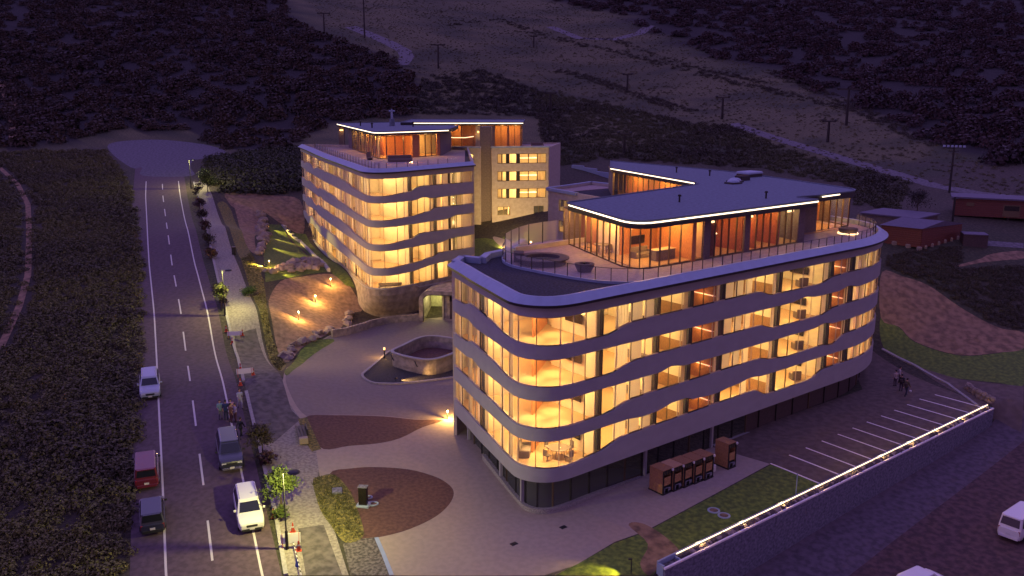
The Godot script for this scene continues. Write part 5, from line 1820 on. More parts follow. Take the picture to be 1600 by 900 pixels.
func back_portal(b: Node3D):
	# rounded concrete entrance portal with a lit porch
	var f := Basis(Vector3(0.985, 0, 0.17), Vector3.UP, Vector3(-0.17, 0, 0.985))
	var at := Vector3(-11.9, 1.3, -108.7)
	var mb := MB.new()
	var r := 1.3
	var arch: Array[Vector2] = []
	var outer: Array[Vector2] = []
	for k in 9:
		var t := PI - PI * 0.5 * k / 8.0
		arch.append(Vector2(0.55 + 1.0 + cos(t) * 1.0, 2.85 + sin(t) * 0.75))
		outer.append(Vector2(0.0 + r + cos(t) * r, 2.75 + sin(t) * r))
	arch.push_front(Vector2(0.55, 0))
	outer.push_front(Vector2(0, 0))
	arch.append(Vector2(7.0, 3.6))
	outer.append(Vector2(7.0, 4.05))
	var rim := MB.new()
	for k in arch.size() - 1:
		var a0 := at + f * Vector3(arch[k].x, arch[k].y, 0)
		var a1 := at + f * Vector3(arch[k + 1].x, arch[k + 1].y, 0)
		var o0 := at + f * Vector3(outer[k].x, outer[k].y, 0)
		var o1 := at + f * Vector3(outer[k + 1].x, outer[k + 1].y, 0)
		var back_ := f * Vector3(0, 0, -5.5)
		mb.quad(o0, a0, a1, o1)
		mb.quad(o0, o1, o1 + back_, o0 + back_)
		mb.quad(a0, a0 + back_ * 0.8, a1 + back_ * 0.8, a1)
		var w := f * Vector3(0, 0, 0.05)
		var h := f * Vector3(0.10, 0, 0) if k == 0 else f * Vector3(0.07, -0.07, 0)
		rim.quad(a0 + w, a0 + h + w, a1 + h + w, a1 + w)
		rim.quad(a0 + w, a1 + w, a1, a0)
	part("portal_shell", mb, M.rough_concrete, b)
	part("portal_rim", rim, M.fascia, b)
	var deck := MB.new()
	deck.box(at + f * Vector3(4.2, 3.98, -2.9), Vector3(5.4, 0.1, 5.0), f)
	part("portal_roof", deck, M.gravel_roof, b)
	var w2 := MB.new()
	w2.box(at + f * Vector3(3.6, 1.8, -4.2), Vector3(7.0, 3.6, 0.2), f)
	part("porch_wall", w2, M.green_plaster, b)
	w2 = MB.new()
	w2.box(at + f * Vector3(3.0, 1.8, -2.4), Vector3(0.2, 3.6, 3.4), f)
	part("porch_wall", w2, M.green_plaster, b)
	w2 = MB.new()
	w2.box(at + f * Vector3(4.6, 1.35, -0.9), Vector3(1.5, 2.7, 0.12), f)
	part("entrance_door", w2, M.panel_dark, b)
	w2 = MB.new()
	w2.box(at + f * Vector3(3.45, 1.8, -0.95), Vector3(0.8, 3.6, 0.2), f)
	w2.box(at + f * Vector3(6.3, 1.8, -0.95), Vector3(1.85, 3.6, 0.2), f)
	part("porch_wall", w2, M.rough_concrete, b)
	var lamp := MB.new()
	lamp.bevel_box(Vector3.ZERO, Vector3(0.6, 0.06, 0.6), 0.02)
	var o := part("porch_light", lamp, M.street_glow, b)
	o.position = at + f * Vector3(1.7, 3.45, -2.0)
	omni(o, Vector3(0, -0.3, 0), 4.2, Color(1.0, 0.97, 0.66), 0.2)

func back_penthouse(b: Node3D):
	var y0 := 20.42
	var y1 := 23.75
	var roof := rounded([Vector2(-32.2, -163.5), Vector2(-19.7, -127.6), Vector2(-9.9, -137.2), Vector2(-9.2, -152.0), Vector2(-20.0, -172.0)], [0.3, 2.4, 0.4, 0.2, 0.2])
	roof_slab(b, roof, 24.35, 0.5)
	var led := PackedVector2Array()
	for p in roof:
		if p.y > -163.8 and (p.x < -18.0 or p.y > -137.6) and p.x < -9.6:
			led.append(p + Vector2(0.0, 0.08))
	led_strip(b, led, 24.22, M.led)
	var a0 := Vector2(-27.4, -152.4)
	var a1 := Vector2(-20.0, -130.8)
	var a2 := Vector2(-18.4, -129.6)
	var a3 := Vector2(-11.2, -137.0)
	glass_run(b, Vector2(-31.0, -163.0), a0, y0, y1, [[0.0, 1.1, M.dark_wall], [7.0, 11.1, M.dark_wall]], M.bronze)
	glass_run(b, a0, a1, y0, y1, even(a0, a1, 1.5), M.bronze)
	glass_run(b, a1, Vector2(-19.4, -129.7), y0, y1, [[0.0, 1.25, "glass"]], M.bronze)
	glass_run(b, Vector2(-19.4, -129.7), a2, y0, y1, [[0.0, 1.0, "glass"]], M.bronze)
	glass_run(b, a2, a3, y0, y1, [[0.0, 1.6, "glass"], [1.6, 3.2, "glass"], [3.2, 4.8, "glass"], [4.8, 6.2, M.timber], [6.2, 7.4, "glass"], [7.4, 8.6, "glass"], [8.6, 9.7, "glass"], [9.7, 10.3, M.timber]], M.bronze)
	glass_run(b, a3, Vector2(-10.4, -150.0), y0, y1, [[0.0, 13.0, M.dark_wall]], M.bronze)
	var fl := MB.new()
	fl.prism(Geometry2D.offset_polygon(roof, -1.2)[0], y0, y0 + 0.04)
	part("floor", fl, M.oak, b)
	var ce := MB.new()
	ce.prism(Geometry2D.offset_polygon(roof, -1.0)[0], 23.76, 23.82)
	part("ceiling", ce, M.ceiling, b)
	for q: Array in [[Vector2(-15.0, -139.6), Vector2(-19.8, -136.2), M.timber], [Vector2(-19.8, -136.2), Vector2(-24.8, -150.6), M.red_timber], [Vector2(-15.0, -139.6), Vector2(-12.4, -143.0), M.plaster], [Vector2(-14.6, -133.9), Vector2(-16.6, -138.2), M.timber]]:
		var mb := MB.new()
		wall_box(mb, q[0], q[1], y0 + 0.04, 23.75, 0.14)
		part("room_wall", mb, q[2], b)
	for q: Array in [[Vector2(-18.3, -132.6), 8.0], [Vector2(-20.6, -135.4), 4.0], [Vector2(-22.9, -141.5), 4.0], [Vector2(-25.2, -148.0), 4.0], [Vector2(-13.4, -136.9), 6.5]]:
		ceiling_light(b, q[0], 23.75, q[1], AMBER)
	for k in 6:
		var u := a0.lerp(a1, 0.06 + k * 0.16)
		var w := a0.lerp(a1, 0.06 + k * 0.16 + 0.10)
		var mb := MB.new()
		var n := 16
		for i in n:
			var p := u.lerp(w, i / float(n)) + Vector2(0.6 + 0.06 * sin(i * 1.6), -0.2)
			var q := u.lerp(w, (i + 1.0) / n) + Vector2(0.6 + 0.06 * sin((i + 1) * 1.6), -0.2)
			mb.quad(V(p, y0 + 0.1), V(q, y0 + 0.1), V(q, y1 - 0.1), V(p, y1 - 0.1))
		part("curtain", mb, M.drape, b)
	# pillar and its lamp under the far end of the roof
	var pil := MB.new()
	pil.box(Vector3(-31.4, 22.1, -163.2), Vector3(0.8, 3.4, 0.8))
	part("pillar", pil, M.dark_wall, b)
	var lm := MB.new()
	lm.bevel_box(Vector3.ZERO, Vector3(0.7, 0.18, 0.3), 0.03)
	var o := part("pillar_lamp", lm, M.bulb, b)
	o.position = Vector3(-31.2, 23.2, -162.6)
	omni(o, Vector3(0.1, -0.1, 0.4), 0.5, AMBER, 0.15)
	# terrace paving and its glass edge
	var pl := bplan
	var poly := plan_poly(pl, -1.4, [Vector2(-6.5, -121.0), Vector2(-8.0, -150.0), Vector2(-33.0, -158.0)], 1.0)
	var t := MB.new()
	t.prism(poly, 20.385, 20.41)
	part("terrace_paving", t, M.terrace, b)
	var r := thing("glass_balustrade", "glass balustrade with thin posts round the back building's roof terrace", "balustrade")
	var s := -50.0
	while s < 13.0:
		var post := MB.new()
		upright(post, pl, s, -1.5, 0.05, 0.05, 20.4, 21.45)
		part("post", post, M.bronze, r)
		var g := MB.new()
		g.quad(V(pl.at(s + 0.05, -1.5), 20.5), V(pl.at(s + 1.75, -1.5), 20.5), V(pl.at(s + 1.75, -1.5), 21.4), V(pl.at(s + 0.05, -1.5), 21.4))
		part("glass_panel", g, M.rail_glass, r)
		s += 1.8
	# chimney-like vent with a little figure of pipes
	var fx := thing("roof_flue", "tall slim flue with a cross shaped cap on the back building's penthouse roof", "flue", Vector3(-20.5, 24.35, -152.0))
	var h := MB.new()
	h.cyl(Vector3.ZERO, Vector3(0, 1.2, 0), 0.5, 0.42, 10)
	part("collar", h, M.membrane, fx)
	h = MB.new()
	h.cyl(Vector3(0, 1.1, 0), Vector3(0, 2.6, 0), 0.20, 0.18, 10)
	part("pipe", h, M.coping, fx)
	h = MB.new()
	h.cyl(Vector3(-0.5, 2.5, 0), Vector3(0.5, 2.5, 0), 0.13, 0.13, 8)
	h.cyl(Vector3(0, 2.4, 0), Vector3(0, 2.85, 0), 0.26, 0.10, 8)
	part("cap", h, M.coping, fx)
	for k in 3:
		var q: Array = [[Vector3(-26.0, 24.35, -152.5), "slim roof vent near the far left end of the back penthouse roof"], [Vector3(-22.6, 24.35, -143.5), "slim roof vent in the middle of the back penthouse roof, left of the flue"], [Vector3(-16.6, 24.35, -149.0), "slim roof vent just right of the tall flue on the back penthouse roof"]][k]
		var vt := thing("roof_vent", q[1], "roof vent", q[0], 0.0, "slim vents on the back penthouse roof")
		h = MB.new()
		h.cyl(Vector3.ZERO, Vector3(0, 0.7, 0), 0.12, 0.12, 8)
		part("pipe", h, M.dark_metal, vt)
		h = MB.new()
		h.cyl(Vector3(0, 0.64, 0), Vector3(0, 0.8, 0), 0.26, 0.16, 8)
		part("cowl", h, M.dark_metal, vt)

# ------------------------------------------------------------------ the rear block behind it

func rect_window(b: Node3D, p: Vector2, q: Vector2, y0: float, y1: float, panes: int, inset := 0.0) -> void:
	var d := (q - p) / panes
	for k in panes:
		var u := p + d * k
		var w := u + d
		var e := d.normalized()
		var mb := MB.new()
		wall_box(mb, u, u + e * 0.08, y0, y1, 0.14)
		wall_box(mb, w - e * 0.08, w, y0, y1, 0.14)
		wall_box(mb, u + e * 0.08, w - e * 0.08, y0, y0 + 0.08, 0.14)
		wall_box(mb, u + e * 0.08, w - e * 0.08, y1 - 0.08, y1, 0.14)
		var fr := part("window", mb, M.bronze, b)
		var g := MB.new()
		g.quad(V(u, y0 + 0.06), V(w, y0 + 0.06), V(w, y1 - 0.06), V(u, y1 - 0.06))
		part("pane", g, M.glass, fr)

func rear_block():
	var b := thing("rear_apartment_block", "flat fronted pale apartment block with dark stair shaft behind the five storey building", "building")
	# face 2 (right of the shaft): p..q; openings are left between wall pieces
	var p := Vector2(-3.5, -151.4)
	var q := Vector2(6.2, -153.4)
	var d := (q - p).normalized()
	var len := p.distance_to(q)
	var opens := [[0.95, 2.55, 2, "c"], [3.0, 4.35, 1, "w"], [4.85, 9.6, 3, "o"]]
	var heads := [19.7, 16.7, 13.7]
	var mb := MB.new()
	wall_box(mb, p, q, 19.7, 20.7, 0.3)
	part("facade_band", mb, M.render, b)
	for r in 3:
		var hy: float = heads[r]
		mb = MB.new()
		wall_box(mb, p, q, heads[r + 1] if r < 2 else 10.6, hy - 1.68, 0.3)
		part("facade_band", mb, M.render, b)
		var x := 0.0
		for o: Array in opens:
			mb = MB.new()
			wall_box(mb, p + d * x, p + d * o[0], hy - 1.68, hy, 0.3)
			part("wall_piece", mb, M.render if x == 0.0 else M.dark_metal, b)
			rect_window(b, p + d * o[0], p + d * o[1], hy - 1.68, hy, o[2])
			x = o[1]
		mb = MB.new()
		wall_box(mb, p + d * x, q, hy - 1.68, hy, 0.3)
		part("wall_piece", mb, M.render, b)
	# lowest storey: small lit window, dark window, slits
	mb = MB.new()
	wall_box(mb, p, p + d * 0.95, 9.1, 10.6, 0.3)
	wall_box(mb, p + d * 3.2, p + d * 7.4, 9.1, 10.6, 0.3)
	wall_box(mb, p + d * 9.2, q, 8.4, 10.6, 0.3)
	wall_box(mb, p + d * 3.2, p + d * 7.4, 8.4, 9.1, 0.3)
	wall_box(mb, p, p + d * 3.2, 8.4, 9.1, 0.3)
	wall_box(mb, p, q, 4.5, 8.4, 0.3)
	part("concrete_wall", mb, M.render, b)
	rect_window(b, p + d * 0.95, p + d * 3.2, 9.1, 10.6, 2)
	rect_window(b, p + d * 7.4, p + d * 9.2, 8.4, 10.6, 2)
	mb = MB.new()
	var nn := V(Vector2(d.y, -d.x), 0) * -1.0
	for o: Array in [[0.4, 1.2], [2.2, 3.8]]:
		wall_box(mb, p + d * o[0] + Vector2(0, 0.12), p + d * o[1] + Vector2(0, 0.12), 7.3, 7.52, 0.1)
	part("slit_opening", mb, M.fascia, b)
	mb = MB.new()
	mb.prism(PackedVector2Array([p + d * 7.3 + Vector2(0, -0.4), p + d * 9.3 + Vector2(0, -0.4), p + d * 9.3 + Vector2(0, -2.4), p + d * 7.3 + Vector2(0, -2.4)]), 8.3, 10.7)
	part("dark_room", mb, M.dark_room, b)
	# the stair shaft and the left part
	mb = MB.new()
	mb.prism(PackedVector2Array([Vector2(-5.5, -151.9), Vector2(-3.6, -152.2), Vector2(-3.6, -156), Vector2(-5.5, -156)]), 4.0, 24.2)
	part("stair_shaft", mb, M.dark_wall, b)
	var u := Vector2(-13.5, -152.6)
	var w := Vector2(-5.4, -151.0)
	var e := (w - u).normalized()
	for y: Array in [[19.7, 20.7], [16.7, 18.05], [13.7, 15.05], [10.7, 12.05], [6.2, 9.05], [3.5, 6.2]]:
		mb = MB.new()
		wall_box(mb, u, w, y[0], y[1], 0.3)
		part("facade_band", mb, M.render, b)
	for hy: float in [19.7, 16.7, 13.7, 10.7]:
		rect_window(b, u + e * 0.4, u + e * 7.0, hy - 1.65, hy, 5)
		mb = MB.new()
		wall_box(mb, u, u + e * 0.4, hy - 1.65, hy, 0.3)
		wall_box(mb, u + e * 7.0, w, hy - 1.65, hy, 0.3)
		part("wall_piece", mb, M.render, b)
	mb = MB.new()
	mb.box(Vector3(-5.7, 5.3, -150.7), Vector3(0.5, 2.3, 0.3))
	part("dark_door", mb, M.fascia, b)
	# sides, floors, inside
	mb = MB.new()
	for seg: Array in [[q, Vector2(9.0, -168)], [Vector2(9.0, -168), Vector2(-14, -168)], [Vector2(-14, -168), u]]:
		wall_box(mb, seg[0], seg[1], 4.0, 20.7, 0.3)
	part("outer_wall", mb, M.render, b)
	for y: float in [20.5, 17.1, 14.1, 11.1, 8.0]:
		mb = MB.new()
		mb.prism(PackedVector2Array([p + Vector2(0.1, -0.2), q + Vector2(-0.1, -0.2), Vector2(8.8, -167.8), Vector2(-13.8, -167.8), u + Vector2(0.2, -0.2), w + Vector2(-0.1, -0.2), Vector2(-5.6, -156.3), Vector2(-3.5, -156.3)]), y - 0.35, y)
		part("floor", mb, M.terrace if y > 20.0 else M.plaster, b)
	for y: float in [17.1, 14.1, 11.1, 8.0]:
		mb = MB.new()
		wall_box(mb, Vector2(-3.4, -156.2), Vector2(7.0, -158.2), y, y + 3.0)
		wall_box(mb, Vector2(-13.5, -157.2), Vector2(-5.6, -156.2), y, y + 3.0)
		part("room_wall", mb, M.plaster, b)
		mb = MB.new()
		wall_box(mb, p + d * 2.8 + Vector2(0, -0.3), Vector2(-0.6, -157), y, y + 2.7)
		wall_box(mb, p + d * 4.6 + Vector2(0, -0.3), Vector2(1.4, -157), y, y + 2.7)
		part("partition", mb, M.plaster, b)
		for o: Array in [[Vector2(-1.7, -153.7), 2.6], [Vector2(0.6, -154.2), 4.4], [Vector2(3.9, -154.6), 3.0], [Vector2(-7.4, -153.8), 4.0], [Vector2(-11.0, -154.4), 3.4]]:
			ceiling_light(b, o[0], y + 2.62, o[1])
	for r in 3:   # curtains on the left windows, a hanging rail on the wide ones
		var hy: float = heads[r]
		for o: Array in [[1.05, 1.7, M.drape], [1.9, 2.5, M.sheer], [3.05, 4.3, M.sheer], [8.2, 8.7, M.drape]]:
			mb = MB.new()
			var n := 14
			for i in n:
				var a := p + d * lerpf(o[0], o[1], i / float(n)) + Vector2(0, -0.3 + 0.05 * sin(i * 1.7))
				var c := p + d * lerpf(o[0], o[1], (i + 1.0) / n) + Vector2(0, -0.3 + 0.05 * sin((i + 1) * 1.7))
				mb.quad(V(a, hy - 2.5), V(c, hy - 2.5), V(c, hy - 0.02), V(a, hy - 0.02))
			part("curtain", mb, o[2], b)
		mb = MB.new()
		wall_box(mb, p + d * 5.0 + Vector2(0, -1.6), p + d * 7.9 + Vector2(0, -1.6), hy - 0.95, hy - 0.82, 0.3)
		part("shelf_strip", mb, M.led_warm, b)
	mb = MB.new()
	wall_box(mb, p + Vector2(-0.1, 0.05), q + Vector2(0.3, 0.05), 20.7, 20.95, 0.7)
	wall_box(mb, u, w, 20.7, 20.95, 0.7)
	part("coping", mb, M.coping, b)
	# its penthouse
	var roof := PackedVector2Array([Vector2(-19.5, -155.6), Vector2(1.9, -156.3), Vector2(2.4, -173), Vector2(-19.5, -174)])
	roof_slab(b, roof, 24.80, 0.42)
	led_strip(b, PackedVector2Array([Vector2(-17.3, -155.58), Vector2(1.9, -156.2)]), 24.68, M.led)
	var g0 := Vector2(-11.5, -156.9)
	var g1 := Vector2(1.5, -157.3)
	glass_run(b, g0, g1, 20.55, 24.3, [[0.0, 1.2, "glass"], [1.2, 2.6, "glass"], [2.6, 4.3, "glass"], [4.3, 5.0, M.timber], [5.0, 8.4, M.render], [8.4, 9.5, "glass"], [9.5, 10.6, "glass"], [10.6, 10.9, M.timber], [10.9, 11.9, "glass"], [11.9, 13.0, "glass"]], M.bronze)
	glass_run(b, g1, Vector2(1.8, -161), 20.55, 24.3, [[0.0, 1.8, "glass"], [1.8, 3.7, "glass"]], M.bronze)
	mb = MB.new()
	wall_box(mb, Vector2(-11.5, -161), Vector2(1.8, -161.2), 20.5, 24.3)
	wall_box(mb, Vector2(-9.0, -157.3), Vector2(-9.0, -161), 20.5, 24.3)
	part("room_wall", mb, M.timber, b)
	for o: Array in [[Vector2(-10.2, -159), 3.2], [Vector2(-6.0, -159), 1.2], [Vector2(-1.8, -159), 3.0], [Vector2(0.6, -159), 3.0]]:
		ceiling_light(b, o[0], 24.28, o[1], AMBER)
	var lamp := MB.new()
	lamp.bevel_box(Vector3.ZERO, Vector3(0.3, 0.2, 0.2), 0.03)
	var l := part("wall_lamp", lamp, M.bulb, b)
	l.position = Vector3(-6.0, 23.2, -156.6)
	omni(l, Vector3(0, -0.2, 0.5), 0.8, AMBER, 0.1)
	lamp = MB.new()
	lamp.bevel_box(Vector3.ZERO, Vector3(0.35, 0.3, 0.2), 0.03)
	l = part("door_lamp", lamp, M.bulb, b)
	l.position = Vector3(-3.2, 6.9, -150.9)
	omni(l, Vector3(0.1, -0.1, 0.7), 9.0, WARM, 0.1)
	mb = MB.new()   # curved light rail seen over the terrace of the five storey building
	mb.tube(PackedVector3Array([Vector3(-12.0, 22.6, -152.2), Vector3(-10.0, 22.4, -151.9), Vector3(-8.0, 22.4, -151.9), Vector3(-6.6, 22.6, -152.1)]), 0.06, 6)
	part("light_rail_led", mb, M.led_warm, b)
	mb = MB.new()
	for x: float in [-12.0, -6.6]:
		mb.cyl(Vector3(x, 20.6, -152.2), Vector3(x, 22.6, -152.2), 0.04, 0.04, 6)
	part("rail_post", mb, M.bronze, b)

# ------------------------------------------------------------------ walls, rocks, planters

func retaining_wall():
	var w := thing("retaining_wall", "long concrete retaining wall with lit, stone filled top beside the car park", "retaining wall")
	var f := Basis(V(AX, 0), Vector3.UP, V(BX, 0))
	var a := WALL_A0
	var k := 0
	while a < WALL_A1 - 0.1:   # cast in bays with open joints
		var e := minf(a + 3.9, WALL_A1)
		var mb := MB.new()
		mb.box(V(W((a + e) * 0.5, 10.27), -1.45), Vector3(e - a - 0.02, 4.0, 0.16), f)
		part("wall_bay", mb, M.blue_wall, w)
		a = e
		k += 1
	var top := MB.new()
	top.box(V(W((WALL_A0 + WALL_A1) * 0.5, 9.70), 0.42), Vector3(WALL_A1 - WALL_A0, 0.9, 0.12), f)
	var lipb := MB.new()
	lipb.box(V(W((WALL_A0 + WALL_A1) * 0.5, 10.29), 0.60), Vector3(WALL_A1 - WALL_A0, 0.12, 0.14), f)
	part("outer_lip", lipb, M.fresh_paint, w)
	top.box(V(W(WALL_A0 + 0.05, 9.98), -1.2), Vector3(0.14, 3.9, 0.44), f)
	top.box(V(W(WALL_A0 + 1.6, 9.98), 0.60), Vector3(0.1, 0.2, 0.44), f)
	top.box(V(W(WALL_A1 - 0.05, 9.98), -0.6), Vector3(0.14, 2.5, 0.44), f)
	part("coping", top, M.coping, w)
	var fill := MB.new()
	fill.box(V(W((WALL_A0 + WALL_A1) * 0.5, 9.98), 0.50), Vector3(WALL_A1 - WALL_A0 - 0.3, 0.1, 0.4), f)
	part("trough", fill, M.dark_gravel, w)
	# the dark stones that fill the trough
	var variants := rock_meshes(5, 4)
	var g := RandomNumberGenerator.new()
	g.seed = 12
	a = WALL_A0 + 1.9
	while a < WALL_A1 - 0.3:
		var o := part_mesh("stone", variants[g.randi() % 4], M.dark_rock if g.randf() < 0.6 else M.rock_pale, w)
		var s := g.randf_range(0.13, 0.22)
		o.transform = Transform3D(Basis(Vector3.UP, g.randf() * TAU).scaled(Vector3(s * 1.3, s, s)), V(W(a, 9.99 + g.randf_range(-0.05, 0.05)), 0.66))
		a += g.randf_range(0.19, 0.33)
	# the light strip along the inner edge, and its light
	var led := MB.new()
	a = WALL_A0 + 1.7
	while a < WALL_A1 - 0.2:
		var e := minf(a + 2.0, WALL_A1 - 0.1)
		led.box(V(W((a + e) * 0.5, 9.785), 0.83), Vector3(e - a, 0.05, 0.045), f)
		a = e
	var strip := part("led_strip", led, M.led_wall, w)
	a = 0.0
	while a < WALL_A1:
		omni(strip, V(W(a, 9.86), 1.0), 0.6, Color(1.0, 0.83, 0.55), 0.05)
		a += 4.6
	# low rubble wall that turns the corner at the far end
	rubble_wall("rubble_wall", "short rubble stone wall at the car park's far corner beside the lit retaining wall", PackedVector2Array([Vector2(46.12, -84.66), Vector2(46.17, -82.13), Vector2(46.53, -80.07)]), 0.75, 0.5, 61)

func rock_meshes(seed_: int, count: int) -> Array:   # a few boulders, each a low polyhedron pushed about
	var out := []
	var g := RandomNumberGenerator.new()
	g.seed = seed_
	for i in count:
		var mb := MB.new()
		var base := [Vector3.UP, Vector3.DOWN, Vector3.RIGHT, Vector3.LEFT, Vector3.FORWARD, Vector3.BACK]
		var f := FastNoiseLite.new()
		f.seed = seed_ * 31 + i
		f.frequency = 0.9
		for tri: Array in [[0, 2, 4], [0, 4, 3], [0, 3, 5], [0, 5, 2], [1, 4, 2], [1, 3, 4], [1, 5, 3], [1, 2, 5]]:
			var p: Vector3 = base[tri[0]]
			var q: Vector3 = base[tri[1]]
			var r: Vector3 = base[tri[2]]
			for t: Array in [[p, p + q, p + r], [p + q, q, q + r], [p + q, q + r, p + r], [p + r, q + r, r]]:
				var w: Array[Vector3] = []
				for e in 3:
					var u := (t[e] as Vector3).normalized()

					w.append(u * (1.0 + f.get_noise_3dv(u * 1.3) * 0.75))
				mb.tri(w[0], w[2], w[1])
		out.append(mb.mesh())
	return out

func rubble_wall(called: String, label: String, line: PackedVector2Array, high: float, stone: float, seed_: int) -> void:
	var w := thing(called, label, "stone wall")
	var variants := rock_meshes(seed_, 4)
	var g := RandomNumberGenerator.new()
	g.seed = seed_
	var rows := maxi(1, int(round(high / (stone * 0.8))))
	for r in rows:
		for i in line.size() - 1:
			var n := maxi(1, int(line[i].distance_to(line[i + 1]) / stone))
			for k in n:
				var p := line[i].lerp(line[i + 1], (k + 0.5 * (r % 2) + g.randf() * 0.3) / n)
				var o := part_mesh("stone", variants[g.randi() % 4], M.rock, w)
				var s := stone * 0.58
				o.transform = Transform3D(Basis(Vector3.UP, g.randf() * TAU).scaled(Vector3(s * g.randf_range(0.9, 1.3), s * g.randf_range(0.75, 0.95), s)), on_ground(p, s * 0.5 + r * stone * 0.78))

func boulder_bank(called: String, label: String, poly: PackedVector2Array, spacing: float, size: float, seed_: int) -> void:
	var w := thing(called, label, "rock bank")
	var variants := rock_meshes(seed_, 5)
	var g := RandomNumberGenerator.new()
	g.seed = seed_
	var lo := poly[0]
	var hi := poly[0]
	for p in poly:
		lo = lo.min(p)
		hi = hi.max(p)
	var y := lo.y
	var odd := 0.0
	var count := 0
	while y < hi.y:
		var x := lo.x + odd
		while x < hi.x:
			var p := Vector2(x, y) + Vector2(g.randf_range(-0.3, 0.3), g.randf_range(-0.3, 0.3)) * spacing
			x += spacing
			if count > 110 or not Geometry2D.is_point_in_polygon(p, poly):
				continue
			count += 1
			var o := part_mesh("stone", variants[g.randi() % 5], M.rock if g.randf() < 0.8 else M.rock_pale, w)
			var s := size * g.randf_range(0.7, 1.25)
			o.transform = Transform3D(Basis(Vector3(g.randf() - 0.5, 2, g.randf() - 0.5).normalized(), g.randf() * TAU).scaled(Vector3(s, s * 0.72, s * g.randf_range(0.7, 1.0))), on_ground(p, s * 0.22))
		y += spacing * 0.85
		odd = spacing * 0.5 - odd

func site_walls():
	boulder_bank("rock_bank", "steep strip of pale boulders on the upper slope between pavement and lawn", PackedVector2Array([Vector2(-44.62, -154.16), Vector2(-43.01, -152.18), Vector2(-41.66, -148.58), Vector2(-38.19, -135.11), Vector2(-36.77, -127.8), Vector2(-35.4, -120.94), Vector2(-36.31, -122.58), Vector2(-39.39, -133.86), Vector2(-43.59, -148.98)]), 0.95, 0.62, 71)
	boulder_bank("rock_bank", "level band of boulders between the lawn and the gravel slope with bollards", PackedVector2Array([Vector2(-32.8, -113.98), Vector2(-31.55, -117.72), Vector2(-30.41, -123.91), Vector2(-30.04, -131.27), Vector2(-26.88, -121.54), Vector2(-26.95, -118.96), Vector2(-28.65, -116.42), Vector2(-30.65, -114.15), Vector2(-32.27, -113.25)]), 0.95, 0.62, 72)
	boulder_bank("rock_bank", "curved row of boulders along the foot of the gravel slope beside the driveway", PackedVector2Array([Vector2(-23.91, -88.58), Vector2(-24.9, -91.65), Vector2(-24.74, -93.63), Vector2(-23.87, -95.37), Vector2(-22.87, -98.09), Vector2(-21.76, -101.32), Vector2(-21.12, -99.66), Vector2(-22.26, -96.59), Vector2(-23.3, -94.12), Vector2(-23.91, -91.86), Vector2(-23.48, -87.94)]), 0.85, 0.58, 73)
	boulder_bank("rock_bank", "small heap of boulders at the corner of the sunken bed under the back building's base", PackedVector2Array([Vector2(-20.72, -103.87), Vector2(-21.07, -107.92), Vector2(-20.81, -109.7), Vector2(-20.4, -109.16), Vector2(-20.46, -106.72), Vector2(-20.3, -103.26)]), 0.8, 0.55, 74)
	# low curved concrete wall in front of the back building
	var cw := PackedVector2Array([Vector2(-20.93, -98.3), Vector2(-19.73, -100.22), Vector2(-18.75, -103.25), Vector2(-17.71, -106.51), Vector2(-16.34, -108.18), Vector2(-14.39, -108.94), Vector2(-11.87, -109.31)])
	var tw := thing("curved_wall", "low curved concrete wall from the boulders to the entrance portal of the back building", "wall")
	var mb := MB.new()
	for i in cw.size() - 1:
		for k in 4:
			var p := cw[i].lerp(cw[i + 1], k / 4.0)
			var q := cw[i].lerp(cw[i + 1], (k + 1) / 4.0)
			var h := 0.9
			wall_box(mb, p, q, minf(height(p), height(q)) - 0.3, height(p.lerp(q, 0.5)) + h, 0.32)
	part("wall", mb, M.rough_concrete, tw)
	# the raised kerb between the two lawns beside the back building
	var kw := PackedVector2Array([Vector2(-40.19, -151.85), Vector2(-35.57, -145.57), Vector2(-29.47, -129.99), Vector2(-25.27, -118.49)])
	var t2 := thing("lawn_edging_wall", "straight pale concrete edging wall between the two lawns beside the back building", "wall")
	mb = MB.new()
	for i in kw.size() - 1:
		for k in 5:
			var p := kw[i].lerp(kw[i + 1], k / 5.0)
			var q := kw[i].lerp(kw[i + 1], (k + 1) / 5.0)
			wall_box(mb, p, q, minf(height(p), height(q)) - 0.3, height(p.lerp(q, 0.5)) + 0.4, 0.4)
	part("wall", mb, M.concrete, t2)
	# sign planter on the plaza: a sloped egg shaped wall inside a kerbed bed
	var bed := rounded(Array(PackedVector2Array([Vector2(-15.3, -84.39), Vector2(-14.09, -95.55), Vector2(-12.07, -99.37), Vector2(-6.53, -97.84), Vector2(-5.82, -86.55), Vector2(-11.46, -83.11), Vector2(-13.88, -82.32)])), [1.2, 0.8, 0.6, 0.1, 0.1, 0.5, 1.0])
	drape("planter_bed", bed, M.gravel_roof, 0.03)
	structure("planter_kerb", kerb(PackedVector2Array(Array(bed) + [bed[0]]), 0.26, 0.16).mesh(), M.kerb)
	var ring := PackedVector2Array([Vector2(-13.1, -89.77), Vector2(-12, -91.95), Vector2(-10.77, -94.76), Vector2(-9.87, -95.82), Vector2(-8.57, -95.97), Vector2(-6.32, -94.79), Vector2(-4.93, -93), Vector2(-5.36, -90.53), Vector2(-6.72, -88.4), Vector2(-7.7, -87.26), Vector2(-8.72, -86.81), Vector2(-9.83, -87.25), Vector2(-11.27, -88.15)])
	var sp := thing("sign_planter", "raised egg shaped concrete planter wall with dark lettering in the middle of the plaza", "planter")
	mb = MB.new()
	var rim := MB.new()
	var sm := rounded(Array(ring), [1.0, 0.6, 0.6, 0.6, 0.6, 0.6, 1.0, 1.0, 0.6, 0.6, 0.6, 0.6, 0.6], 3)
	var inner: PackedVector2Array = Geometry2D.offset_polygon(sm, -0.3)[0]
	var n := sm.size()
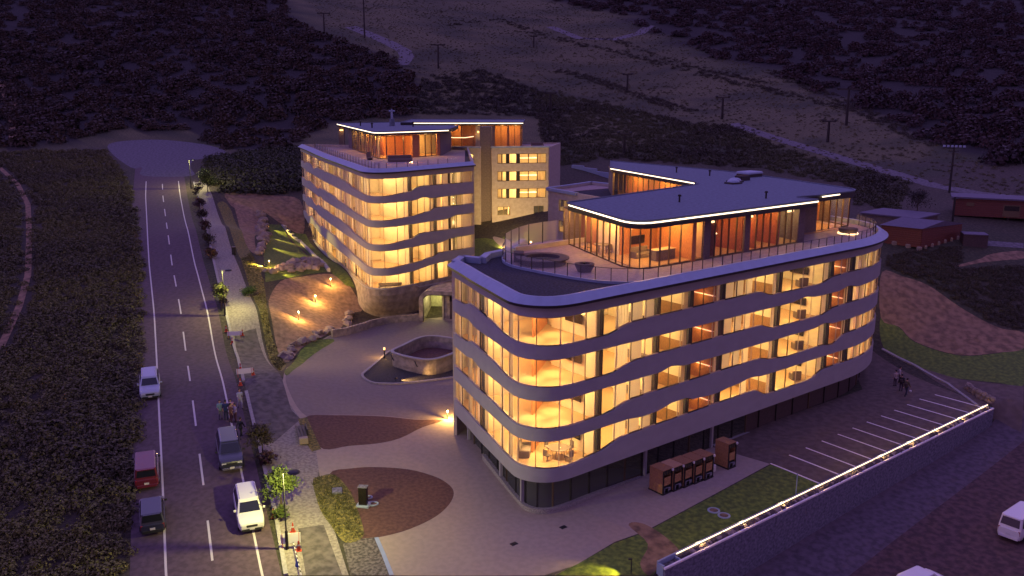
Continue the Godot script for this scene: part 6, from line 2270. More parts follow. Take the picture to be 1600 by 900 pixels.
	for i in n:
		var p := sm[i]
		var q := sm[(i + 1) % n]
		mb.quad(V(p, height(p) - 0.2), V(q, height(q) - 0.2), V(q, 3.0), V(p, 3.0))
		wall_box(rim, p.lerp(q, -0.05), q.lerp(p, -0.05), 2.94, 3.05, 0.34)
	for i in inner.size():
		var p := inner[i]
		var q := inner[(i + 1) % inner.size()]
		mb.quad(V(p, 1.6), V(q, 1.6), V(q, 3.0), V(p, 3.0))
	part("wall", mb, M.rough_concrete, sp)
	part("rim", rim, M.concrete, sp)
	mb = MB.new()
	mb.prism(inner, 1.5, 1.7, false)
	part("soil", mb, M.maroon, sp)
	var txt := TextMesh.new()
	var font := SystemFont.new()
	font.font_names = PackedStringArray(["Droid Sans"])
	txt.font = font
	txt.text = "SKYE NISEKO"
	txt.font_size = 64
	txt.pixel_size = 0.0058
	txt.depth = 0.03
	var t0: Vector2 = Vector2(-13.1, -89.77)
	var t1: Vector2 = Vector2(-9.83, -87.25)
	var lt := part_mesh("lettering", txt, M.fascia, sp)
	var dir := (t1 - t0).normalized()
	var fr := Basis(V(dir, 0), Vector3.UP, V(dir, 0).cross(Vector3.UP))
	lt.transform = Transform3D(fr, V(t0.lerp(t1, 0.52) , 2.55) + fr.z * 0.06)
	mb = MB.new()
	for x: float in [0.12, 0.95]:   # two dark curved strokes in the wall face
		var c := V(t0.lerp(t1, x), 2.4) + fr.z * 0.05
		mb.tube(PackedVector3Array([c + Vector3(0, 0.25, 0) - fr.x * 0.12, c + Vector3(0, 0, 0), c + Vector3(0, -0.3, 0) + fr.x * 0.25]), 0.05, 5)
	part("dark_stroke", mb, M.fascia, sp)
	# retaining wall far behind between the hill and the car park wing
	var hw := thing("hill_parapet", "thin pale straight wall on the hillside behind the front building's low terrace", "wall")
	var line := PackedVector2Array([Vector2(12.28, -180.56), Vector2(14.49, -178.51), Vector2(16.81, -175.51), Vector2(19.13, -172.03)])
	mb = MB.new()
	for i in line.size() - 1:
		wall_box(mb, line[i], line[i + 1], minf(height(line[i]), height(line[i + 1])) - 0.5, maxf(height(line[i]), height(line[i + 1])) + 0.55, 0.4)
	part("wall", mb, M.coping, hw)

# ------------------------------------------------------------------ sheds on the hillside

func outbuildings():
	var c := Vector2(53.96, -114.29)
	var l := Vector2(50.19, -117.83)
	var r := Vector2(61.5, -118.91)
	var b := thing("red_shed", "red wooden shed on stone footings with a low grey roof, right of the front building", "shed")
	var y := height(c) + 0.35
	var back := l + (r - c)
	var h := 2.5
	for q: Array in [[l, c], [c, r], [r, back], [back, l]]:
		var p0: Vector2 = q[0]
		var p1: Vector2 = q[1]
		var n := 9
		for k in n:   # lapped boards
			var mb := MB.new()
			wall_box(mb, p0, p1, y + k * h / n, y + (k + 0.93) * h / n, 0.14 + 0.02 * (k % 2))
			part("board", mb, M.shed, b)
	var roof := MB.new()
	var m := (l + r) * 0.5
	var ov := 1.07
	var e: Array[Vector3] = []
	for p: Vector2 in [l, c, r, back]:
		e.append(V(m + (p - m) * ov, y + h + 0.02))
	var ridge0 := V((e0xz(e[0]) + e0xz(e[3])) * 0.5, y + h + 0.75)
	var ridge1 := V((e0xz(e[1]) + e0xz(e[2])) * 0.5, y + h + 0.75)
	roof.quad(e[0], e[1], ridge1, ridge0)
	roof.quad(e[2], e[3], ridge0, ridge1)
	roof.tri(e[1], e[2], ridge1)
	roof.tri(e[3], e[0], ridge0)
	roof.quad(e[3], e[2], e[1], e[0])
	part("roof", roof, M.shed_roof, b)
	for f: float in [0.02, 0.35, 0.7, 0.98]:
		var mb := MB.new()
		mb.bevel_box(on_ground(l.lerp(c, f), 0.1), Vector3(0.6, 0.75, 0.6), 0.1)
		part("footing", mb, M.rock, b)
	for f: float in [0.12, 0.28, 0.44, 0.6, 0.76, 0.92]:
		var mb := MB.new()
		mb.bevel_box(on_ground(c.lerp(r, f), 0.1), Vector3(0.45, 0.75, 0.45), 0.1)
		part("footing", mb, M.rock, b)
	# the low dark roof behind it
	var b2 := thing("low_store", "low dark flat roofed store behind the red shed on the hillside", "shed")
	var p0 := Vector2(50.76, -126.47)
	var p1 := Vector2(56.11, -120.66)
	var mb2 := MB.new()
	var d := (p1 - p0).normalized()
	var nn := Vector2(d.y, -d.x)
	if nn.y > 0:
		nn = -nn
	var poly := PackedVector2Array([p0, p1, p1 + nn * 7.0, p0 + nn * 7.0])
	mb2.prism(poly, height(p0) - 1.0, height(p0) + 1.7)
	part("wall", mb2, M.dark_wall, b2)
	mb2 = MB.new()
	mb2.prism(Geometry2D.offset_polygon(poly, 0.3)[0], height(p0) + 1.7, height(p0) + 1.9)
	part("roof", mb2, M.shed_roof, b2)
	# long lift house with a square window
	var s0 := Vector2(65.88, -130.14)
	var s1 := Vector2(77.28, -124.93)
	var b3 := thing("long_red_hut", "long low red hut with one pale square window on the hillside", "hut")
	d = (s1 - s0).normalized()
	nn = Vector2(d.y, -d.x)
	if nn.y > 0:
		nn = -nn
	poly = PackedVector2Array([s0, s1, s1 + nn * 5.0, s0 + nn * 5.0])
	y = height(s0.lerp(s1, 0.5))
	for k in 8:
		var bd := MB.new()
		bd.prism(poly, y + 0.4 + k * 0.32, y + 0.4 + k * 0.32 + 0.30)
		part("board", bd, M.shed, b3)
		poly = Geometry2D.offset_polygon(poly, 0.015 if k % 2 == 0 else -0.015)[0]
	mb2 = MB.new()
	mb2.prism(Geometry2D.offset_polygon(poly, 0.5)[0], y + 2.98, y + 3.2)
	part("roof", mb2, M.shed_roof, b3)
	mb2 = MB.new()
	for k in 6:
		mb2.box(V(s0.lerp(s1, 0.06 + k * 0.17) + nn * 0.4, y - 0.3), Vector3(0.35, 1.5, 0.35))
	part("post", mb2, M.dark_metal, b3)
	var w0 := s0 + d * 6.4 - nn * 0.06
	var w1 := w0 + d * 2.2
	mb2 = MB.new()
	wall_box(mb2, w0, w1, y + 0.55, y + 2.3, 0.1)
	part("window", mb2, M.bronze, b3)
	mb2 = MB.new()
	wall_box(mb2, w0 + d * 0.15 - nn * 0.06, w1 - d * 0.15 - nn * 0.06, y + 1.45, y + 2.15, 0.06)
	part("pane", mb2, M.tv, b3)
	mb2 = MB.new()
	wall_box(mb2, s0 + d * 1.6 - nn * 0.06, s0 + d * 2.6 - nn * 0.06, y + 1.9, y + 2.4, 0.1)
	part("notice_board", mb2, M.bronze, b3)
	# low dark trailer like store in front of it
	var q0 := Vector2(60.44, -115.98)
	var q1 := Vector2(63.31, -115.18)
	var b4 := thing("dark_store_box", "long low dark box store on the grass between the red shed and the red hut", "store")
	mb2 = MB.new()
	d = (q1 - q0).normalized()
	nn = Vector2(d.y, -d.x)
	if nn.y > 0:
		nn = -nn
	mb2.prism(PackedVector2Array([q0, q1, q1 + nn * 2.2, q0 + nn * 2.2]), height(q0) - 0.3, height(q0) + 1.5)
	part("casing", mb2, M.panel_dark, b4)
	mb2 = MB.new()
	mb2.prism(PackedVector2Array([q0 - nn * 0.15, q1 - nn * 0.15, q1 + nn * 2.3, q0 + nn * 2.3]), height(q0) + 1.5, height(q0) + 1.62)
	part("lid", mb2, M.shed_roof, b4)

func e0xz(p: Vector3) -> Vector2:
	return Vector2(p.x, p.z)

# ------------------------------------------------------------------ trees, shrubs

func tree(label: String, called: String, category: String, at: Vector2, high: float, spread: float, leaf_color: Color, leaf_color2: Color, count: int, seed_: int, group := "", low := 0.35) -> void:
	var o := thing(called, label, category, on_ground(at, -0.05), 0.0, group)
	var g := RandomNumberGenerator.new()
	g.seed = seed_
	var mb := MB.new()
	var tops: Array[Vector3] = []
	var bend := Vector3(g.randf_range(-0.2, 0.2), 0, g.randf_range(-0.2, 0.2))
	var h0 := high * low
	mb.cyl(Vector3.ZERO, Vector3(0, h0, 0) + bend * 0.4, 0.02 * high + 0.02, 0.014 * high + 0.015, 8, false)
	mb.cyl(Vector3(0, h0, 0) + bend * 0.4, Vector3(0, high * 0.85, 0) + bend, 0.014 * high + 0.015, 0.012, 7, false)
	for i in 13:
		var t := g.randf_range(0.05, 0.95)
		var s := Vector3(0, lerpf(h0, high * 0.85, t), 0) + bend * lerpf(0.4, 1.0, t)
		var ang := i * 2.4 + g.randf()
		var reach := spread * lerpf(1.0, 0.45, t) * g.randf_range(0.6, 1.0)
		var e := s + Vector3(cos(ang) * reach, reach * g.randf_range(0.25, 0.7), sin(ang) * reach)
		mb.cyl(s, e, 0.006 * high + 0.008, 0.006, 5, false)
		tops.append(e)
		tops.append(s.lerp(e, 0.55))
	tops.append(Vector3(0, high * 0.88, 0) + bend)
	part("trunk", mb, M.bark, o)
	mb = MB.new()
	mb.colored = true
	for i in count:
		var c: Vector3 = tops[g.randi() % tops.size()]
		var p := c + Vector3(g.randfn(), g.randfn() * 0.75, g.randfn()) * spread * 0.20
		var nn := (Vector3(g.randfn(), g.randfn() + 1.0, g.randfn())).normalized()
		var x := nn.cross(Vector3(g.randfn(), g.randfn(), g.randfn())).normalized()
		var y := nn.cross(x)
		var s := g.randf_range(0.07, 0.15)
		mb.tint = leaf_color.lerp(leaf_color2, g.randf())
		mb.quad(p - x * s, p - y * s * 0.55, p + x * s, p + y * s * 0.55)
	part("crown", mb, M.leaf, o)

func trees_and_plants():
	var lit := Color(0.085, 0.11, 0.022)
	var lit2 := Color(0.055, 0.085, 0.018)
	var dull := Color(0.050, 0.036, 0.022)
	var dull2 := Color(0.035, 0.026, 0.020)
	var red := Color(0.070, 0.022, 0.020)
	tree("bright green young tree lit from above beside the nearest street lamp", "street_tree", "tree", Vector2(-16.26, -57.1), 3.9, 1.25, lit, lit2, 2600, 1, "young trees along the pavement", 0.3)
	tree("small green bush at the foot of the brightly lit tree beside the nearest street lamp", "shrub", "shrub", Vector2(-16.23, -56.62), 1.1, 0.6, lit, lit2, 500, 2, "", 0.2)
	tree("bright green young tree lit by the farthest street lamp", "street_tree", "tree", Vector2(-54.53, -157.01), 4.2, 1.7, lit, lit2, 2600, 3, "young trees along the pavement", 0.2)
	tree("thin half lit young tree beside the middle street lamp", "street_tree", "tree", Vector2(-33.34, -97.57), 3.4, 0.95, lit, dull, 1100, 4, "young trees along the pavement", 0.3)
	tree("dark young tree on the pavement between the parked black car and the bench", "street_tree", "tree", Vector2(-19.81, -65.21), 2.6, 1.2, dull, dull2, 1500, 5, "young trees along the pavement", 0.3)
	tree("dark reddish shrub at the kerb just above the brightly lit tree", "shrub", "shrub", Vector2(-19.25, -64.07), 1.0, 0.8, red, dull2, 700, 6, "dark shrubs along the kerb", 0.15)
	tree("dark reddish shrub at the kerb to the left of the dark young tree", "shrub", "shrub", Vector2(-21.35, -68.53), 0.9, 0.6, red, dull2, 500, 7, "dark shrubs along the kerb", 0.15)
	tree("dark shrub at the kerb left of the middle street lamp's pole", "shrub", "shrub", Vector2(-35.78, -104.03), 1.1, 0.7, dull2, dull, 500, 8, "dark shrubs along the kerb", 0.15)
	tree("tiny dark shrub at the kerb just below the middle street lamp's tree", "shrub", "shrub", Vector2(-33.76, -99.15), 0.8, 0.5, dull2, dull, 350, 9, "dark shrubs along the kerb", 0.15)
	var row := [[Vector2(-55.16, -153.46), "topmost dark tree of the kerbside row below the farthest street lamp", 2.6], [Vector2(-53.05, -148.1), "second dark shrub down the kerbside row below the farthest street lamp", 1.7], [Vector2(-50.25, -141.02), "third dark shrub down the kerbside row below the farthest street lamp", 1.8],
		[Vector2(-46.04, -129.92), "fourth dark shrub down the kerbside row below the farthest street lamp", 1.7], [Vector2(-43.69, -124.2), "fifth dark shrub down the kerbside row below the farthest street lamp", 1.6], [Vector2(-41.08, -117.62), "lowest dark shrub of the kerbside row, above the middle street lamp", 1.4]]
	for k in row.size():
		tree(row[k][1], "kerb_shrub", "shrub", row[k][0], row[k][2], 1.0, red if k % 2 else dull, dull2, 900, 20 + k, "dark row of shrubs at the kerb", 0.15)
	tree("round green bush on the grass verge right of the middle street lamp", "shrub", "shrub", Vector2(-32.14, -104.01), 1.1, 1.0, Color(0.05, 0.08, 0.02), Color(0.035, 0.06, 0.018), 900, 30, "", 0.1)
	tree("dark bare looking tree behind the red shed on the hillside", "hillside_tree", "tree", Vector2(60.62, -130.54), 4.2, 1.9, dull2, Color(0.03, 0.02, 0.024), 1500, 31, "", 0.3)

# ------------------------------------------------------------------ lamps

func street_lamp(label: String, at: Vector2, high: float, energy: float) -> void:
	var o := thing("street_lamp", label, "street lamp", on_ground(at), 0.0, "street lamps along the pavement")
	var mb := MB.new()
	mb.cyl(Vector3.ZERO, Vector3(0, 1.3, 0), 0.11, 0.10, 10)
	mb.cyl(Vector3(0, 1.3, 0), Vector3(0, 1.36, 0), 0.10, 0.06, 10)
	part("base", mb, M.dark_metal, o)
	mb = MB.new()
	mb.cyl(Vector3(0, 1.34, 0), Vector3(0, high, 0), 0.055, 0.042, 10)
	part("pole", mb, M.black, o)
	mb = MB.new()
	mb.cyl(Vector3(0, high - 0.05, 0), Vector3(0.55, high + 0.02, 0), 0.03, 0.03, 8)
	part("arm", mb, M.dark_metal, o)
	mb = MB.new()
	mb.lathe(PackedVector2Array([Vector2(0.40, 0.0), Vector2(0.42, 0.05), Vector2(0.30, 0.14), Vector2(0, 0.17)]), Vector3(0.72, high - 0.02, 0), 18)
	part("lamp_head", mb, M.dark_metal, o)
	mb = MB.new()
	mb.lathe(PackedVector2Array([Vector2(0.0, -0.02), Vector2(0.24, -0.01), Vector2(0.28, 0.02)]), Vector3(0.72, high - 0.03, 0), 16)
	part("lamp_glow", mb, M.street_glow, o)
	omni(o, Vector3(0.74, high - 0.14, 0), energy, Color(1.0, 0.96, 0.56), 0.06)

func bollard(label: String, at: Vector2, high: float, energy: float, group := "bollard lights on the gravel slope") -> void:
	var o := thing("bollard_light", label, "bollard light", on_ground(at), 0.0, group)
	var mb := MB.new()
	mb.cyl(Vector3.ZERO, Vector3(0, high - 0.16, 0), 0.05, 0.05, 8)
	part("post", mb, M.dark_metal, o)
	mb = MB.new()
	mb.cyl(Vector3(0, high - 0.16, 0), Vector3(0, high - 0.03, 0), 0.075, 0.075, 10)
	part("lamp_glow", mb, M.bulb, o)
	mb = MB.new()
	mb.cyl(Vector3(0, high - 0.03, 0), Vector3(0, high + 0.02, 0), 0.12, 0.07, 10)
	part("cap", mb, M.dark_metal, o)
	omni(o, Vector3(0.16, high - 0.2, 0.12), energy * 8.0, AMBER, 0.06)

func garden_spot(label: String, at: Vector2, towards: Vector2, energy: float, color: Color, group := "spike lights washing the lawn", tilt := -0.16) -> void:
	var o := thing("garden_light", label, "garden light", on_ground(at), 0.0, group)
	var d := V(towards, 0).normalized()
	var mb := MB.new()
	mb.cyl(Vector3.ZERO, Vector3(0, 0.28, 0), 0.025, 0.025, 6)
	part("spike", mb, M.dark_metal, o)
	mb = MB.new()
	mb.cyl(Vector3(0, 0.28, 0) - d * 0.1, Vector3(0, 0.28, 0) + d * 0.12, 0.07, 0.08, 8)
	part("lamp_head", mb, M.dark_metal, o)
	mb = MB.new()
	mb.cyl(Vector3(0, 0.28, 0) + d * 0.121, Vector3(0, 0.28, 0) + d * 0.13, 0.06, 0.06, 8)
	part("lamp_glow", mb, M.bulb, o)
	spot(o, Vector3(0, 0.30, 0) + d * 0.16, d + Vector3(0, tilt, 0), energy * (2.5 if tilt < 0.0 else 1.0), color, 30 if tilt < 0.0 else 50, 0.05)

func lamps():
	street_lamp("tall dark disc headed street lamp beside the white barrier board and brightly lit tree", Vector2(-14.94, -53.17), 5.5, 85.0)
	street_lamp("tall dark disc headed street lamp halfway up the road beside a thin tree", Vector2(-32.43, -96.05), 5.2, 60.0)
	street_lamp("tall dark disc headed street lamp at the top of the road by the turning area", Vector2(-58.42, -159.62), 5.2, 60.0)
	bollard("slim bollard light nearest the road on the gravel slope", Vector2(-25.16, -100.13), 1.1, 2.6)
	bollard("slim bollard light in the middle of the gravel slope, lighting a round patch", Vector2(-25.05, -108.61), 1.1, 3.0)
	bollard("slim bollard light at the top of the gravel slope near the edging wall", Vector2(-24.08, -113.69), 1.2, 1.8)
	bollard("slim bollard light on the lawn left of the band of boulders", Vector2(-32.57, -115.37), 1.1, 1.0, "")
	bollard("small bollard light between the front building and the tip of the first gravel bed", Vector2(-5.89, -75.51), 0.9, 3.2, "")
	bollard("small bollard light on the lawn of the courtyard between the buildings", Vector2(2.94, -137.15), 1.1, 1.0, "")
	var y := Color(1.0, 0.86, 0.36)
	garden_spot("uppermost small garden light washing the lawn beside the upper boulders", Vector2(-41.81, -148.75), Vector2(1, 0.05), 34, y)
	garden_spot("middle small garden light washing the lawn beside the upper boulders", Vector2(-40.29, -143.04), Vector2(1, 0.05), 40, y)
	garden_spot("lowest small garden light washing the lawn beside the upper boulders", Vector2(-37.23, -130.88), Vector2(1, 0.05), 40, y)
	garden_spot("small garden light throwing a wide yellow patch on the grass verge", Vector2(-33.07, -115.65), Vector2(-1, 0.05), 60, y, "")
	garden_spot("small garden light below the band of boulders on the slope", Vector2(-31.22, -113.73), Vector2(1, -0.1), 24, y, "")
	garden_spot("small garden light in the sunken bed below the back building's corner", Vector2(-20.23, -106.34), Vector2(1, -0.15), 24, AMBER, "")
	garden_spot("small garden light in the bed of the sign planter shining on its wall", Vector2(-11.74, -84.26), Vector2(1, -0.4), 26, AMBER, "")
	garden_spot("small garden light on the courtyard lawn washing the rear block's wall, nearer its stair shaft", Vector2(-1.75, -138.09), Vector2(0.1, -1), 150, WARM, "spike lights in the courtyard", 0.45)
	garden_spot("small garden light on the courtyard lawn washing the rear block's wall, nearer its outer corner", Vector2(1.23, -139.36), Vector2(0.15, -1), 130, WARM, "spike lights in the courtyard", 0.45)
	# bright yellow patch on the front lawn and its post light
	var o := thing("post_light", "slim post light on the front lawn throwing a yellow patch on the grass", "post light", on_ground(Vector2(7.66, -50.81)))
	var mb := MB.new()
	mb.cyl(Vector3.ZERO, Vector3(0, 1.05, 0), 0.035, 0.03, 8)
	part("post", mb, M.dark_metal, o)
	mb = MB.new()
	mb.bevel_box(Vector3(-0.08, 1.04, 0), Vector3(0.26, 0.08, 0.12), 0.02)
	part("lamp_head", mb, M.dark_metal, o)
	mb = MB.new()
	mb.box(Vector3(-0.12, 0.995, 0), Vector3(0.14, 0.01, 0.08))
	part("lamp_glow", mb, M.bulb, o)
	spot(o, Vector3(-0.14, 0.96, 0), Vector3(-1.0, -0.50, 0.05), 34.0, Color(1.0, 0.86, 0.34), 34, 0.05)
	# bright lamp on the tip of the sign planter, uplight under the back building
	var t := thing("planter_lamp", "small bright box lamp at the pointed end of the sign planter", "lamp", on_ground(Vector2(-14.07, -92.88)))
	mb = MB.new()
	mb.bevel_box(Vector3(0, 0.5, 0), Vector3(0.14, 1.0, 0.14), 0.02)
	part("post", mb, M.dark_metal, t)
	mb = MB.new()
	mb.bevel_box(Vector3(0, 1.12, 0), Vector3(0.18, 0.24, 0.18), 0.02)
	part("lamp_glow", mb, M.bulb, t)
	omni(t, Vector3(-0.3, 1.15, -0.1), 3.4, AMBER, 0.08)
	var u := thing("base_lamp", "tiny globe lamp at the foot of the back building's concrete base", "lamp", on_ground(Vector2(-17.45, -110.24)))
	mb = MB.new()
	mb.cyl(Vector3.ZERO, Vector3(0, 0.3, 0), 0.04, 0.04, 6)
	part("post", mb, M.dark_metal, u)
	mb = MB.new()
	mb.lathe(PackedVector2Array([Vector2(0.0, 0.30), Vector2(0.10, 0.34), Vector2(0.13, 0.42), Vector2(0.09, 0.51), Vector2(0, 0.54)]), Vector3.ZERO, 10)
	part("lamp_glow", mb, M.bulb, u)
	omni(u, Vector3(0, 0.42, 0.22), 0.9, AMBER, 0.08)

# ------------------------------------------------------------------ small things on the street

func cone(label: String, at: Vector2, group: String) -> void:
	var o := thing("traffic_cone", label, "traffic cone", on_ground(at), 0.3, group)
	var mb := MB.new()
	mb.bevel_box(Vector3(0, 0.02, 0), Vector3(0.38, 0.04, 0.38), 0.015)
	part("base", mb, M.orange, o)
	mb = MB.new()
	mb.cyl(Vector3(0, 0.04, 0), Vector3(0, 0.70, 0), 0.14, 0.03, 12)
	part("cone_body", mb, M.orange, o)
	mb = MB.new()
	mb.cyl(Vector3(0, 0.36, 0), Vector3(0, 0.46, 0), 0.097, 0.080, 12, false)
	part("white_band", mb, M.white, o)

func barrier(label: String, at: Vector2, turn: float, wide: float, high: float, group: String) -> void:
	var o := thing("barrier_board", label, "barrier", on_ground(at), turn, group)
	var mb := MB.new()
	mb.bevel_box(Vector3(0, high * 0.68, 0), Vector3(wide, high * 0.62, 0.04), 0.01, Basis(Vector3.RIGHT, -0.28))
	part("board", mb, M.white, o)
	for s: float in [-1, 1]:
		mb = MB.new()
		mb.cyl(Vector3(s * wide * 0.42, 0, 0.22), Vector3(s * wide * 0.42, high, -0.06), 0.02, 0.02, 6)
		mb.cyl(Vector3(s * wide * 0.42, 0, -0.28), Vector3(s * wide * 0.42, high, -0.06), 0.02, 0.02, 6)
		part("leg", mb, M.orange, o)

func street_things():
	var gc := "orange cones round the worn pavement"
	cone("orange traffic cone at the kerb beside the far barrier board", Vector2(-31.45, -93.16), gc)
	cone("orange traffic cone just right of the far barrier board", Vector2(-29.72, -93.2), gc)
	cone("orange traffic cone at the kerb just below the far barrier board", Vector2(-30.24, -91.16), gc)
	cone("orange traffic cone above the middle barrier board", Vector2(-26.63, -82.19), gc)
	cone("orange traffic cone at the right end of the middle barrier board", Vector2(-24.71, -79.93), gc)
	cone("orange traffic cone below the middle barrier board at the kerb", Vector2(-25.14, -77.29), gc)
	cone("orange traffic cone on the pavement at the kerb beside the white car", Vector2(-16.8, -56.89), gc)
	cone("orange traffic cone behind the white board beside the nearest street lamp", Vector2(-15.04, -55.21), gc)
	cone("orange traffic cone at the right end of the white board beside the nearest street lamp", Vector2(-14.15, -53.07), gc)
	var gb_ := "white barrier boards on the pavement"
	barrier("white barrier board at the upper end of the worn pavement", Vector2(-30.33, -92.4), 0.25, 1.5, 0.75, gb_)
	barrier("white barrier board at the lower end of the worn pavement", Vector2(-25.41, -79.6), 0.35, 1.5, 0.8, gb_)
	barrier("large white barrier board beside the nearest street lamp", Vector2(-14.72, -53.33), 0.2, 1.3, 1.05, gb_)
	# chain barrier on a blue stand at the near edge
	var o := thing("striped_bar_barrier", "blue stand with a black and white striped bar at the near end of the pavement", "barrier", on_ground(Vector2(-13.83, -51.35)), 0.35)
	var mb := MB.new()
	mb.cyl(Vector3.ZERO, Vector3(0, 0.55, 0), 0.16, 0.05, 10)
	part("stand", mb, M.blue, o)
	for k in 16:
		mb = MB.new()
		mb.cyl(Vector3(0, 0.62, -2.2 + k * 0.28), Vector3(0, 0.62, -2.2 + (k + 1) * 0.28), 0.035, 0.035, 8)
		part("stripe", mb, M.white if k % 2 else M.black, o)
	# bench with plank seat and pale stone end
	var bp := Vector2(-17.56, -68.88)
	var be := Vector2(-18.1, -70.74)
	var o2 := thing("bench", "dark plank bench with a pale stone block at one end, beside the gravel bed", "bench", on_ground(bp), atan2(Vector2(-17.02, -67.44).x - Vector2(-18.2, -70.71).x, Vector2(-17.02, -67.44).y - Vector2(-18.2, -70.71).y))
	for k in 3:
		mb = MB.new()
		mb.bevel_box(Vector3(-0.26 + k * 0.26, 0.46, -0.4), Vector3(0.22, 0.06, 2.6), 0.015)
		part("seat_plank", mb, M.panel_dark, o2)
	mb = MB.new()
	mb.bevel_box(Vector3(0.42, 0.62, -0.2), Vector3(0.1, 0.55, 1.5), 0.02)
	part("backrest", mb, M.dark_metal, o2)
	mb = MB.new()
	mb.bevel_box(Vector3(0, 0.22, -1.2), Vector3(0.6, 0.42, 0.35), 0.03)
	part("support", mb, M.dark_metal, o2)
	mb = MB.new()
	mb.bevel_box(Vector3(0, 0.24, 1.15), Vector3(0.72, 0.50, 0.5), 0.04)
	part("stone_block", mb, M.rock_pale, o2)
	# monolith sign with its pale kerb rings
	var mo := thing("slab_sign", "dark upright slab sign on a pale base in the oval gravel bed", "sign", on_ground(Vector2(-10.83, -59.07)), -0.12)
	mb = MB.new()
	mb.bevel_box(Vector3(0, 0.06, 0), Vector3(0.95, 0.16, 0.75), 0.03)
	part("base", mb, M.coping, mo)
	mb = MB.new()
	mb.bevel_box(Vector3(0, 0.82, 0), Vector3(0.62, 1.36, 0.42), 0.02)
	part("slab", mb, M.tv, mo)
	mb = MB.new()
	mb.bevel_box(Vector3(0, 1.52, 0), Vector3(0.70, 0.05, 0.5), 0.015)
	part("cap", mb, M.blue_wall, mo)
	for q: Array in [[Vector2(-10.22, -59.33), 0.42, 0.30, "oval pale kerb ring on the gravel right of the dark slab sign"], [Vector2(-10.68, -60.19), 0.32, 0.24, "small pale kerb ring behind the dark slab sign"]]:
		mb = MB.new()
		for k in 18:
			var t := TAU * k / 18.0
			var t1 := TAU * (k + 1) / 18.0
			wall_box(mb, Vector2(cos(t) * q[1], sin(t) * q[2]), Vector2(cos(t1) * q[1], sin(t1) * q[2]), 0, 0.09, 0.09)
		solo("kerb_ring", mb, M.coping, q[3], "kerb ring", on_ground(q[0], 0.01))
	# flat plate in the grass strip and manhole covers
	mb = MB.new()
	mb.bevel_box(Vector3(0, 0.08, 0), Vector3(0.75, 0.18, 0.9), 0.04)
	solo("ground_box", mb, M.blue_wall, "flat dark box set in the rough grass strip left of the slab sign", "ground box", on_ground(Vector2(-13.07, -60.77)), 0.2)
	for q: Array in [[Vector2(14.78, -59.01), "pale ringed round cover on the front lawn, the one nearer the building"], [Vector2(15.35, -58.24), "pale ringed round cover on the front lawn, the one nearer the retaining wall"]]:
		var mc := thing("manhole_cover", q[1], "manhole cover", on_ground(q[0]), 0.0, "round covers on the front lawn")
		mb = MB.new()
		mb.lathe(PackedVector2Array([Vector2(0.46, -0.05), Vector2(0.46, 0.07), Vector2(0.33, 0.075), Vector2(0.32, 0.04)]), Vector3.ZERO, 20)
		part("ring", mb, M.coping, mc)
		mb = MB.new()
		mb.lathe(PackedVector2Array([Vector2(0.325, 0.04), Vector2(0.30, 0.055), Vector2(0, 0.058)]), Vector3.ZERO, 16)
		part("cover", mb, M.dirt, mc)
	var drains := [[Vector2(6.16, -61.54), "dark drain cover on the apron closest to the building's rounded corner, by the glass front"], [Vector2(6.6, -62.16), "dark drain cover on the apron beside the glass front, in the middle of the row"], [Vector2(8.01, -63.32), "dark drain cover on the apron nearest the wooden cabinets"], [Vector2(3.65, -56.77), "dark drain cover on the plaza below the building's rounded corner"], [Vector2(0.16, -54.5), "small dark drain cover on the plaza away from the building"]]
	for q: Array in drains:
		mb = MB.new()
		mb.bevel_box(Vector3(0, 0.025, 0), Vector3(0.5, 0.03, 0.36), 0.01)
		solo("drain_cover", mb, M.dark_metal, q[1], "drain cover", on_ground(q[0]), 0.67, "drain covers near the front building")
	# post at the edge of the car park
	mb = MB.new()
	mb.cyl(Vector3.ZERO, Vector3(0, 1.9, 0), 0.04, 0.035, 8)
	mb.cyl(Vector3(0, 1.9, 0), Vector3(0, 1.94, 0), 0.05, 0.03, 8)
	solo("marker_post", mb, M.coping, "thin pale post at the corner of the lawn beside the first parking line", "post", on_ground(Vector2(21.4, -61.03)))
	wooden_cabinets()
	# litter bin on the verge and a crate by the boulders
	var bin := thing("litter_bin", "small dark upright litter bin on the pavement edge below the bare gravel patch", "bin", on_ground(Vector2(-38.79, -120.39)))
	mb = MB.new()
	mb.bevel_box(Vector3(0, 0.55, 0), Vector3(0.5, 1.0, 0.5), 0.05)
	part("casing", mb, M.dark_metal, bin)
	mb = MB.new()
	mb.bevel_box(Vector3(0, 1.09, 0), Vector3(0.56, 0.08, 0.56), 0.03)
	part("lid", mb, M.bronze, bin)
	var pk := thing("white_box_unit", "two small pale boxes on the concrete between the wooden cabinets", "box", V(W(10.75, 2.3), height(W(10.75, 2.3))), 0.674)
	mb = MB.new()
	mb.bevel_box(Vector3(-0.15, 0.28, 0), Vector3(0.62, 0.55, 0.5), 0.03)
	part("casing", mb, M.white, pk)
	mb = MB.new()
	mb.bevel_box(Vector3(-0.3, 0.28, 0.26), Vector3(0.22, 0.26, 0.03), 0.01)
	part("grille", mb, M.dark_metal, pk)

